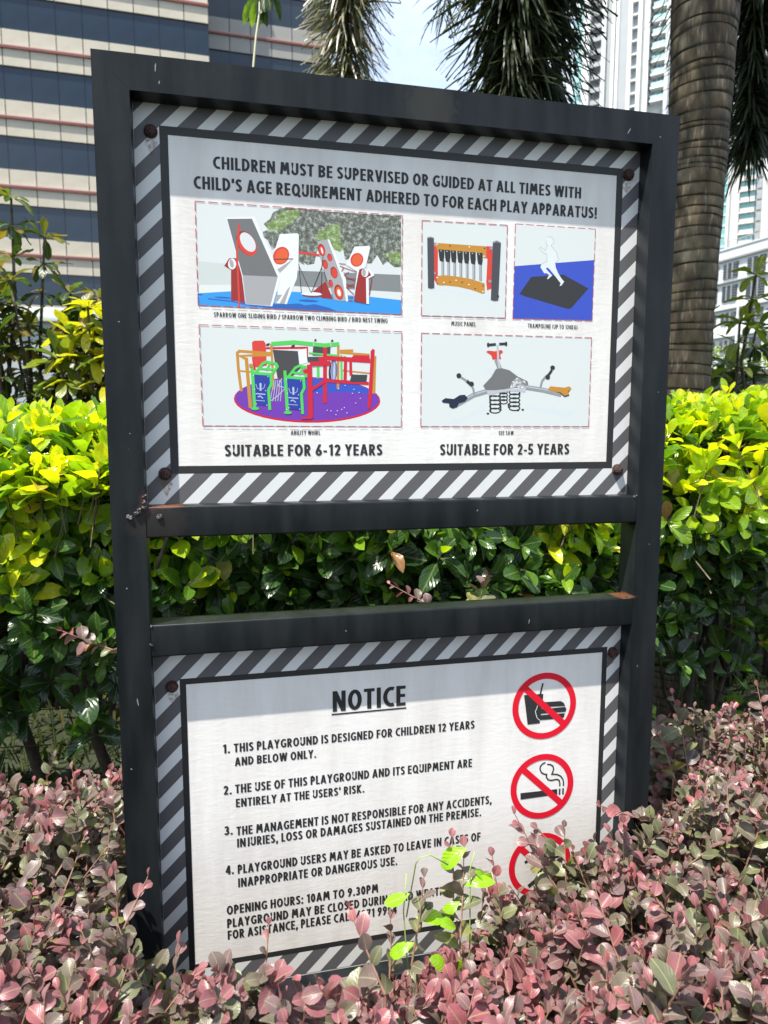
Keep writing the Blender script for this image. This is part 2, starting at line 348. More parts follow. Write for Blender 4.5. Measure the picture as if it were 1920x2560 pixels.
def lowblock():
    O = Vector((76.34, 87.22, 0)); t = empty('low_white_building', O); tag(t, 'low white building with dark louvred windows below the right-hand towers', 'building')
    fr = frame(O, -7.7); fr = (Vector((0, 0, 0)), fr[1], fr[2])
    mb = MB(); local_box(fr, -30, 10.4, -20, -.3, 0, 27.6, mb); mb.build('wall', M_white, t)
    mb = MB(); local_box(fr, -30, 10.6, -.29, .1, 27.0, 28.3, mb); local_box(fr, -30, 10.6, -20, .25, 28.31, 28.5, mb); mb.build('parapet', M_white, t)
    mb = MB()
    for i in range(24): local_box(fr, -12+i*.95, -11.93+i*.95, -.2, -.13, 28.51, 29.5, mb)
    local_box(fr, -12.1, 10.3, -.22, -.12, 29.51, 29.6, mb); mb.build('roof_railing', M_lgrey, t)
    for z0, z1 in ((24.0, 26.3), (20.7, 23.0), (17.4, 19.0), (13.2, 14.9)):
        for s0, s1 in ((-7.4, -4.4), (-3.4, -.6), (.5, 3.6), (5.3, 8.0), (9.0, 9.6)):
            mb = MB(); local_box(fr, s0, s1, -.29, -.12, z0, z1, mb, 0); w = (s1-s0)/3
            if s1-s0 > 1:
                for j in (1, 2): local_box(fr, s0+w*j-.06, s0+w*j+.06, -.11, .02, z0, z1, mb, 1)
                for q in range(6):
                    zz = z0+(z1-z0)*(q+.3)/6
                    local_box(fr, s0+.05, s0+w-.1, -.11, -.02, zz, zz+.05, mb, 1)
                    if z0 > 22 or z0 < 15: local_box(fr, s0+2*w+.1, s1-.05, -.11, -.02, zz, zz+.05, mb, 1)
            mb.build('window', [M_dgrey, M_lgrey], t)
        mb = MB(); local_box(fr, -30, 10.5, -.29, .15, z1+.45, z1+.62, mb); mb.build('ledge', M_lgrey, t)
    for s in (-2, 4.4):
        mb = MB(); O2 = fr[0]+fr[1]*s+fr[2]*.35; mb.tube([(O2.x, O2.y, 8), (O2.x, O2.y, 19.8)], .16, 8); mb.build('drain_pipe', M_white, t)
lowblock()

# ================================================================== GARDEN WALLS BEHIND
M_wall = mat('painted_wall', (.38, .40, .40), .7, noise=.1, nscale=1.5, bump=.15, bscale=20)
w = empty('garden_wall', (-2, 6.5, 0)); tag(w, 'pale grey garden wall with a white coping behind the left shrubs', 'wall')
MB().box(-7, 4.6, 0, .25, 0, 2.5).build('wall_face', M_wall, w); MB().box(-7, 4.7, -.06, .31, 2.503, 2.58).build('coping', M_white, w, bevel=.01)
MB().box(-7, 4.65, -.035, .28, 2.583, 2.64).build('coping', M_white, w, bevel=.01)
M_beige = mat('beige_wall', (.15, .12, .09), .8, noise=.12, nscale=1.5, bump=.2, bscale=20)
w = empty('planter_wall', (4.3, 7.2, 0)); tag(w, 'brown planter wall topped by a clipped green hedge at the far right', 'wall')
MB().box(0, 12, 0, .3, 0, 2.2).build('wall_face', M_beige, w); MB().box(-.03, 12, -.04, .34, 2.203, 2.27).build('coping', M_beige, w, bevel=.01)

# outlines of the printed pictures in 0.1 mm on the panel plane (x, z)
ART = {'sparrow':[('sky_white',[(539,18274),(4132,18280),(4124,16548),(542,16571)]),('grey_wall',[(562,17302),(998,17284),(1104,17157),(1099,16928),(569,16910)]),('grey_wall2',[(2195,17229),(4101,17249),(4116,16944),(2166,16964)]),('pale_path',[(569,16910),(1099,16940),(1097,16829),(541,16771)]),('foliage_print',[(1985,18264),(2309,18277),(2815,18260),(4110,18271),(4114,17382),(3993,17376),(3858,17470),(3778,17403),(3672,17573),(3566,17417),(3368,17419),(3237,17499),(3094,17454),(3043,17687),(2926,17618),(2875,17677),(2784,17524),(2592,17587),(2539,17364),(2424,17333),(2348,17378),(2373,17330),(2260,17374),(2224,17567),(1862,17595),(1811,17544),(1740,17709),(1667,17764),(1656,17848),(1756,17890),(1671,17980),(1784,18071),(1835,18182)]),('foliage_light',[(2556,17830),(2672,17935),(2839,18043),(2994,18052),(3019,17944),(3005,17783),(3108,17690),(3003,17586),(2875,17628),(2799,17771),(2645,17750)]),('foliage_light',[(1870,18089),(1996,18229),(2309,18262),(2282,18140),(2118,18009),(1966,17891),(1755,17866),(1696,17982)]),('foliage_light',[(3805,17605),(4113,17672),(4114,17420),(3939,17449),(3858,17533)]),('pool_blue',[(539,16771),(1097,16829),(2164,16868),(3512,16842),(4123,16804),(4124,16548),(3458,16555),(2492,16557),(1286,16572),(541,16573)]),('pool_dark',[(622,16751),(619,16747),(614,16743),(605,16740),(594,16738),(581,16737),(569,16737),(556,16738),(546,16741),(537,16744),(532,16747),(531,16752),(533,16756),(539,16759),(547,16762),(558,16764),(571,16765),(584,16765),(596,16764),(607,16762),(615,16759),(620,16755)]),('pool_dark',[(2609,16722),(2601,16715),(2580,16710),(2546,16705),(2503,16702),(2454,16701),(2403,16702),(2354,16704),(2312,16708),(2279,16713),(2258,16719),(2251,16725),(2259,16731),(2280,16737),(2314,16741),(2357,16744),(2406,16746),(2456,16745),(2505,16743),(2548,16739),(2581,16734),(2602,16728)]),('pool_dark',[(1106,16715),(1100,16711),(1082,16708),(1055,16705),(1020,16703),(980,16702),(939,16703),(899,16704),(865,16707),(838,16710),(821,16714),(815,16718),(822,16722),(839,16726),(866,16729),(901,16731),(941,16731),(982,16731),(1022,16729),(1056,16727),(1083,16723),(1100,16719)]),('pool_dark',[(1215,16667),(1659,16636),(2035,16651),(2263,16672),(2365,16645),(2544,16671),(2802,16618),(2932,16561),(2543,16552),(1782,16567),(1287,16621)]),('pool_dark',[(707,16698),(1094,16672),(1535,16598),(1532,16578),(1091,16652),(706,16678)]),('red_dark',[(1105,17193),(1206,17354),(1298,17106),(1325,16641),(1215,16667),(1093,16671)]),('red_dark',[(1079,17378),(1201,17384),(1202,17198),(1105,17181),(992,17247)]),('print_white',[(1041,18046),(1514,18092),(1960,17126),(1795,16604),(1337,16623),(1286,17094),(1185,17485)]),('print_grey',[(1059,18022),(1474,18053),(1898,17109),(1298,17106),(1197,17486)]),('print_grey_light',[(1298,17106),(1898,17109),(1764,16613),(1343,16627)]),('red_dark',[(1503,17723),(1531,17667),(1547,17609),(1550,17553),(1538,17504),(1513,17467),(1477,17443),(1433,17435),(1384,17444),(1335,17469),(1289,17507),(1251,17556),(1223,17612),(1207,17670),(1205,17725),(1217,17773),(1242,17811),(1277,17835),(1321,17843),(1369,17834),(1418,17810),(1464,17772)]),('red',[(1506,17704),(1533,17652),(1547,17598),(1549,17547),(1538,17502),(1514,17467),(1481,17444),(1440,17437),(1394,17445),(1349,17467),(1307,17503),(1271,17548),(1245,17599),(1231,17653),(1229,17704),(1241,17749),(1264,17784),(1297,17806),(1338,17813),(1383,17806),(1428,17784),(1470,17749)]),('sky_white',[(1489,17725),(1513,17682),(1527,17637),(1531,17594),(1524,17556),(1507,17527),(1481,17509),(1448,17504),(1411,17511),(1373,17531),(1337,17561),(1307,17600),(1283,17643),(1269,17688),(1265,17730),(1272,17768),(1290,17796),(1315,17814),(1348,17820),(1385,17812),(1422,17793),(1458,17763)]),('print_white',[(1194,17288),(1190,17262),(1182,17238),(1168,17218),(1152,17204),(1133,17195),(1114,17195),(1095,17201),(1079,17214),(1067,17233),(1060,17255),(1058,17281),(1061,17306),(1070,17330),(1083,17350),(1099,17365),(1118,17373),(1137,17374),(1156,17368),(1172,17355),(1184,17336),(1191,17313)]),('print_grey_light',[(1151,17298),(1153,17278),(1153,17259),(1149,17243),(1143,17230),(1135,17222),(1126,17220),(1116,17223),(1105,17231),(1096,17245),(1089,17262),(1084,17281),(1081,17301),(1082,17320),(1085,17337),(1091,17349),(1099,17357),(1109,17360),(1119,17357),(1129,17348),(1138,17335),(1145,17318)]),('red',[(1274,17952),(1227,17486),(1247,16570),(1215,16570),(1195,17487),(1242,17956)]),('print_white',[(1947,17827),(2253,17860),(2276,17825),(2259,17361),(2231,17102),(2047,16651),(1846,16662),(1960,17114),(1836,17497)]),('print_grey_light',[(1874,16804),(1974,16808),(1872,16669),(1821,16667)]),('print_grey_light',[(1893,17233),(2172,17424),(2044,17277),(1936,17174)]),('print_grey_light',[(2064,16910),(2115,16962),(2010,16650),(1922,16656)]),('red',[(2081,17412),(2054,17374),(2020,17344),(1981,17324),(1941,17316),(1902,17320),(1869,17335),(1843,17362),(1827,17397),(1821,17437),(1827,17480),(1844,17522),(1871,17560),(1905,17590),(1943,17610),(1983,17619),(2022,17615),(2055,17600),(2082,17573),(2098,17538),(2104,17498),(2098,17454)]),('red_orange',[(2062,17419),(2040,17387),(2012,17362),(1981,17345),(1949,17337),(1919,17340),(1893,17352),(1873,17373),(1861,17401),(1858,17435),(1863,17470),(1878,17505),(1899,17536),(1927,17561),(1958,17578),(1989,17586),(2020,17584),(2046,17572),(2066,17550),(2078,17522),(2082,17489),(2076,17454)]),('print_black',[(1846,17408),(2171,17432),(2173,17416),(1847,17392)]),('red',[(2266,17559),(2488,17546),(2776,17513),(2771,17473),(2484,17507),(2263,17519)]),('red_dark',[(2492,16874),(2738,17071),(2865,16771),(2683,16782)]),('print_grey_light',[(2597,17747),(2776,17788),(2802,17790),(3069,17130),(3119,16744),(2890,16753),(2639,17480)]),('print_white',[(2776,17788),(2808,17790),(3101,17131),(3141,16745),(3106,16737),(3042,17104)]),('red_dark',[(2732,17619),(2737,17589),(2736,17561),(2731,17535),(2721,17515),(2706,17502),(2689,17497),(2671,17500),(2652,17512),(2636,17531),(2622,17556),(2612,17584),(2607,17614),(2607,17643),(2613,17668),(2623,17688),(2637,17701),(2654,17706),(2673,17703),(2691,17691),(2708,17672),(2722,17648)]),('red',[(2726,17609),(2730,17585),(2730,17561),(2725,17540),(2717,17523),(2705,17513),(2691,17509),(2676,17512),(2661,17521),(2647,17537),(2636,17557),(2628,17580),(2624,17605),(2624,17628),(2628,17649),(2637,17666),(2649,17676),(2662,17680),(2678,17678),(2693,17668),(2706,17653),(2718,17632)]),('red_dark',[(2858,17495),(2861,17477),(2861,17458),(2856,17442),(2849,17429),(2838,17420),(2826,17417),(2813,17419),(2800,17426),(2789,17437),(2780,17453),(2773,17470),(2770,17489),(2771,17508),(2775,17524),(2783,17537),(2793,17545),(2805,17549),(2818,17547),(2831,17540),(2843,17528),(2852,17513)]),('red',[(2856,17486),(2858,17471),(2858,17456),(2854,17442),(2848,17432),(2839,17425),(2829,17422),(2819,17423),(2808,17429),(2799,17438),(2791,17451),(2786,17466),(2784,17481),(2784,17496),(2788,17509),(2794,17520),(2802,17527),(2812,17530),(2823,17528),(2833,17523),(2843,17513),(2851,17501)]),('red_dark',[(2779,17375),(2782,17353),(2782,17331),(2777,17311),(2769,17296),(2758,17286),(2744,17282),(2729,17285),(2715,17293),(2702,17307),(2691,17326),(2684,17347),(2680,17370),(2680,17392),(2685,17411),(2693,17426),(2705,17436),(2718,17440),(2733,17438),(2747,17429),(2760,17415),(2771,17396)]),('red',[(2775,17365),(2778,17347),(2778,17329),(2774,17313),(2767,17301),(2758,17292),(2747,17289),(2735,17291),(2723,17298),(2712,17310),(2703,17325),(2697,17343),(2694,17361),(2695,17379),(2698,17395),(2705,17408),(2715,17416),(2726,17419),(2738,17417),(2749,17410),(2760,17398),(2769,17383)]),('red_dark',[(2949,17247),(2954,17219),(2953,17191),(2947,17167),(2937,17148),(2922,17135),(2905,17130),(2886,17133),(2868,17144),(2851,17162),(2838,17185),(2828,17212),(2824,17240),(2824,17267),(2830,17292),(2841,17311),(2855,17323),(2873,17328),(2891,17325),(2909,17314),(2926,17297),(2940,17274)]),('red',[(2943,17236),(2947,17213),(2947,17191),(2942,17171),(2933,17155),(2921,17145),(2907,17141),(2892,17143),(2877,17152),(2863,17167),(2852,17186),(2844,17208),(2841,17231),(2841,17253),(2846,17273),(2855,17289),(2867,17299),(2881,17303),(2896,17301),(2911,17292),(2924,17277),(2936,17258)]),('red_dark',[(2866,17048),(2869,17029),(2869,17010),(2866,16994),(2860,16981),(2852,16973),(2842,16970),(2831,16973),(2820,16981),(2810,16993),(2801,17009),(2795,17028),(2792,17047),(2792,17065),(2794,17082),(2800,17094),(2808,17102),(2818,17105),(2829,17103),(2841,17095),(2851,17082),(2859,17066)]),('red',[(2864,17039),(2867,17023),(2867,17008),(2865,16995),(2860,16984),(2853,16977),(2845,16975),(2836,16977),(2827,16984),(2819,16994),(2812,17007),(2807,17022),(2804,17038),(2804,17053),(2806,17067),(2811,17077),(2818,17084),(2826,17086),(2835,17084),(2844,17077),(2852,17067),(2859,17054)]),('red_dark',[(3049,16919),(3056,16882),(3055,16846),(3048,16815),(3035,16790),(3016,16774),(2995,16768),(2971,16772),(2948,16787),(2927,16810),(2910,16841),(2897,16876),(2891,16912),(2892,16948),(2899,16979),(2912,17004),(2930,17020),(2952,17026),(2975,17021),(2998,17007),(3020,16984),(3037,16953)]),('red',[(3041,16907),(3046,16877),(3045,16848),(3040,16822),(3029,16802),(3014,16789),(2996,16784),(2977,16787),(2958,16799),(2941,16819),(2926,16844),(2916,16872),(2911,16902),(2912,16931),(2918,16957),(2928,16977),(2943,16990),(2961,16995),(2980,16992),(2999,16980),(3016,16961),(3031,16936)]),('red_orange',[(3028,16908),(3032,16882),(3032,16857),(3028,16835),(3019,16817),(3007,16806),(2993,16802),(2977,16806),(2961,16816),(2947,16833),(2935,16854),(2927,16879),(2922,16905),(2922,16930),(2927,16952),(2935,16969),(2947,16980),(2962,16984),(2977,16981),(2993,16971),(3007,16954),(3019,16933)]),('print_pale',[(2693,17597),(2697,17581),(2699,17566),(2700,17553),(2699,17544),(2696,17538),(2692,17536),(2687,17540),(2681,17547),(2674,17558),(2668,17572),(2663,17587),(2659,17603),(2657,17618),(2656,17631),(2657,17641),(2660,17647),(2664,17648),(2669,17645),(2675,17638),(2682,17626),(2688,17613)]),('print_pale',[(3005,16894),(3008,16877),(3009,16861),(3007,16848),(3002,16837),(2996,16830),(2988,16828),(2979,16830),(2970,16837),(2962,16848),(2955,16862),(2949,16878),(2946,16895),(2946,16910),(2948,16924),(2952,16935),(2959,16942),(2967,16944),(2975,16942),(2984,16935),(2993,16924),(3000,16910)]),('red_dark',[(2664,16829),(2657,16819),(2636,16809),(2603,16801),(2561,16794),(2514,16791),(2465,16791),(2418,16793),(2377,16799),(2345,16806),(2325,16816),(2319,16826),(2326,16837),(2347,16847),(2380,16855),(2421,16861),(2468,16864),(2517,16865),(2565,16862),(2606,16857),(2638,16849),(2658,16840)]),('print_white',[(2671,16847),(2663,16838),(2641,16830),(2606,16823),(2561,16818),(2510,16816),(2457,16815),(2407,16817),(2363,16821),(2329,16827),(2307,16835),(2300,16843),(2308,16852),(2330,16860),(2365,16866),(2409,16871),(2460,16874),(2513,16875),(2563,16873),(2608,16869),(2642,16862),(2664,16855)]),('print_black',[(2273,17350),(2311,16847),(2301,16847),(2263,17349)]),('print_black',[(2279,17303),(2486,16863),(2477,16859),(2270,17299)]),('print_black',[(2674,17307),(2486,16859),(2477,16863),(2664,17311)]),('print_black',[(2680,17296),(2661,16849),(2651,16850),(2670,17297)]),('print_black',[(2701,17494),(2674,17308),(2664,17309),(2691,17496)]),('print_black',[(2706,17275),(2755,17079),(2746,17076),(2696,17272)]),('red_dark',[(2979,17392),(3103,17389),(3102,17377),(2979,17380)]),('red_dark',[(2993,17350),(3306,17259),(3303,17248),(2990,17338)]),('red_dark',[(3059,17184),(3150,17257),(3158,17248),(3066,17175)]),('red_dark',[(3090,17174),(3273,17108),(3269,17096),(3086,17163)]),('red_dark',[(3101,17140),(3282,17148),(3282,17136),(3101,17128)]),('red_dark',[(3102,17050),(3272,17001),(3269,16990),(3099,17038)]),('red_dark',[(3099,17012),(3263,17057),(3266,17046),(3102,17001)]),('red_dark',[(3111,16992),(3251,16867),(3243,16858),(3103,16984)]),('red_dark',[(3098,16981),(3243,17031),(3247,17020),(3102,16970)]),('red_dark',[(3138,16814),(3237,16824),(3238,16812),(3139,16802)]),('red_dark',[(3138,16763),(3217,16764),(3217,16752),(3139,16751)]),('red_dark',[(3018,17255),(3058,17332),(3069,17326),(3029,17249)]),('print_white',[(3260,17693),(3523,17720),(3543,17690),(3463,17349),(3331,17255),(3230,16748),(3305,17266),(3109,17375)]),('red',[(3410,17436),(3393,17404),(3369,17378),(3339,17359),(3306,17348),(3273,17348),(3242,17357),(3216,17375),(3197,17400),(3187,17431),(3185,17465),(3193,17500),(3210,17531),(3235,17558),(3264,17577),(3297,17587),(3330,17588),(3361,17579),(3387,17561),(3406,17536),(3417,17505),(3418,17471)]),('red_orange',[(3389,17441),(3376,17415),(3356,17393),(3333,17377),(3307,17369),(3281,17368),(3258,17375),(3238,17389),(3223,17410),(3216,17435),(3215,17462),(3222,17490),(3235,17516),(3255,17538),(3278,17554),(3304,17563),(3329,17564),(3353,17557),(3373,17542),(3388,17522),(3395,17497),(3396,17469)]),('red_dark',[(3344,17306),(3469,17349),(3568,17216),(3469,17161),(3475,16714),(3244,16749)]),('print_white',[(3469,17349),(3608,17250),(3615,17212),(3515,17157),(3521,16710),(3472,16713),(3466,17159),(3562,17216)]),('print_white',[(3510,17260),(3508,17238),(3500,17217),(3488,17200),(3473,17187),(3456,17180),(3438,17180),(3420,17185),(3405,17196),(3393,17212),(3386,17232),(3384,17254),(3386,17276),(3394,17296),(3406,17313),(3421,17326),(3438,17333),(3456,17334),(3473,17329),(3488,17318),(3500,17302),(3508,17282)]),('print_grey_light',[(3464,17258),(3463,17238),(3458,17220),(3452,17204),(3444,17193),(3434,17187),(3425,17186),(3415,17192),(3407,17202),(3401,17217),(3397,17235),(3395,17254),(3397,17274),(3401,17293),(3407,17308),(3416,17319),(3425,17325),(3435,17326),(3444,17321),(3452,17310),(3459,17295),(3463,17277)]),('red_dark',[(3580,17165),(3532,16860),(3516,16863),(3565,17168)]),('dash_red',[(539,18280),(698,18281),(698,18268),(539,18267)]),('dash_red',[(753,18281),(913,18281),(913,18268),(753,18268)]),('dash_red',[(968,18281),(1127,18281),(1127,18268),(968,18268)]),('dash_red',[(1182,18281),(1342,18282),(1342,18269),(1182,18268)]),('dash_red',[(1397,18282),(1557,18282),(1557,18269),(1397,18269)]),('dash_red',[(1612,18282),(1771,18282),(1771,18269),(1612,18269)]),('dash_red',[(1826,18283),(1986,18283),(1986,18270),(1826,18270)]),('dash_red',[(2041,18283),(2200,18283),(2200,18270),(2041,18270)]),('dash_red',[(2255,18283),(2415,18284),(2415,18271),(2255,18270)]),('dash_red',[(2470,18284),(2630,18284),(2630,18271),(2470,18271)]),('dash_red',[(2685,18284),(2844,18284),(2844,18271),(2685,18271)]),('dash_red',[(2899,18284),(3059,18285),(3059,18272),(2899,18271)]),('dash_red',[(3114,18285),(3273,18285),(3273,18272),(3114,18272)]),('dash_red',[(3328,18285),(3488,18285),(3488,18272),(3328,18272)]),('dash_red',[(3543,18285),(3703,18286),(3703,18273),(3543,18272)]),('dash_red',[(3758,18286),(3917,18286),(3917,18273),(3758,18273)]),('dash_red',[(3972,18286),(4132,18286),(4132,18273),(3972,18273)]),('dash_red',[(4138,18280),(4138,18136),(4125,18136),(4125,18280)]),('dash_red',[(4137,18081),(4137,17938),(4124,17938),(4124,18081)]),('dash_red',[(4137,17883),(4136,17739),(4123,17739),(4124,17883)]),('dash_red',[(4136,17684),(4135,17541),(4122,17541),(4123,17684)]),('dash_red',[(4135,17486),(4134,17342),(4121,17342),(4122,17486)]),('dash_red',[(4134,17287),(4133,17144),(4120,17144),(4121,17287)]),('dash_red',[(4133,17089),(4132,16945),(4119,16945),(4120,17089)]),('dash_red',[(4132,16890),(4131,16747),(4118,16747),(4119,16890)]),('dash_red',[(4131,16692),(4130,16548),(4117,16548),(4118,16692)]),('dash_red',[(4124,16542),(3965,16543),(3965,16556),(4124,16555)]),('dash_red',[(3910,16543),(3751,16544),(3751,16557),(3910,16556)]),('dash_red',[(3696,16545),(3537,16546),(3537,16559),(3696,16558)]),('dash_red',[(3482,16546),(3323,16547),(3323,16560),(3482,16559)]),('dash_red',[(3268,16547),(3109,16548),(3109,16561),(3268,16560)]),('dash_red',[(3054,16549),(2895,16550),(2895,16563),(3054,16562)]),('dash_red',[(2840,16550),(2681,16551),(2681,16564),(2840,16563)]),('dash_red',[(2626,16551),(2467,16552),(2467,16565),(2626,16564)]),('dash_red',[(2412,16553),(2253,16554),(2253,16567),(2412,16566)]),('dash_red',[(2198,16554),(2039,16555),(2040,16568),(2198,16567)]),('dash_red',[(1984,16555),(1826,16556),(1826,16569),(1985,16568)]),('dash_red',[(1771,16557),(1612,16558),(1612,16571),(1771,16570)]),('dash_red',[(1557,16558),(1398,16559),(1398,16572),(1557,16571)]),('dash_red',[(1343,16559),(1184,16560),(1184,16573),(1343,16572)]),('dash_red',[(1129,16561),(970,16562),(970,16575),(1129,16574)]),('dash_red',[(915,16562),(756,16563),(756,16576),(915,16575)]),('dash_red',[(701,16563),(542,16564),(542,16577),(701,16576)]),('dash_red',[(536,16571),(535,16735),(548,16735),(549,16571)]),('dash_red',[(535,16790),(535,16955),(548,16955),(548,16790)]),('dash_red',[(535,17010),(534,17175),(547,17175),(548,17010)]),('dash_red',[(534,17230),(534,17395),(547,17395),(547,17230)]),('dash_red',[(534,17450),(533,17615),(546,17615),(547,17450)]),('dash_red',[(533,17670),(533,17834),(546,17834),(546,17670)]),('dash_red',[(533,17889),(533,18054),(546,18054),(546,17889)]),('dash_red',[(532,18109),(532,18274),(545,18274),(545,18109)])],
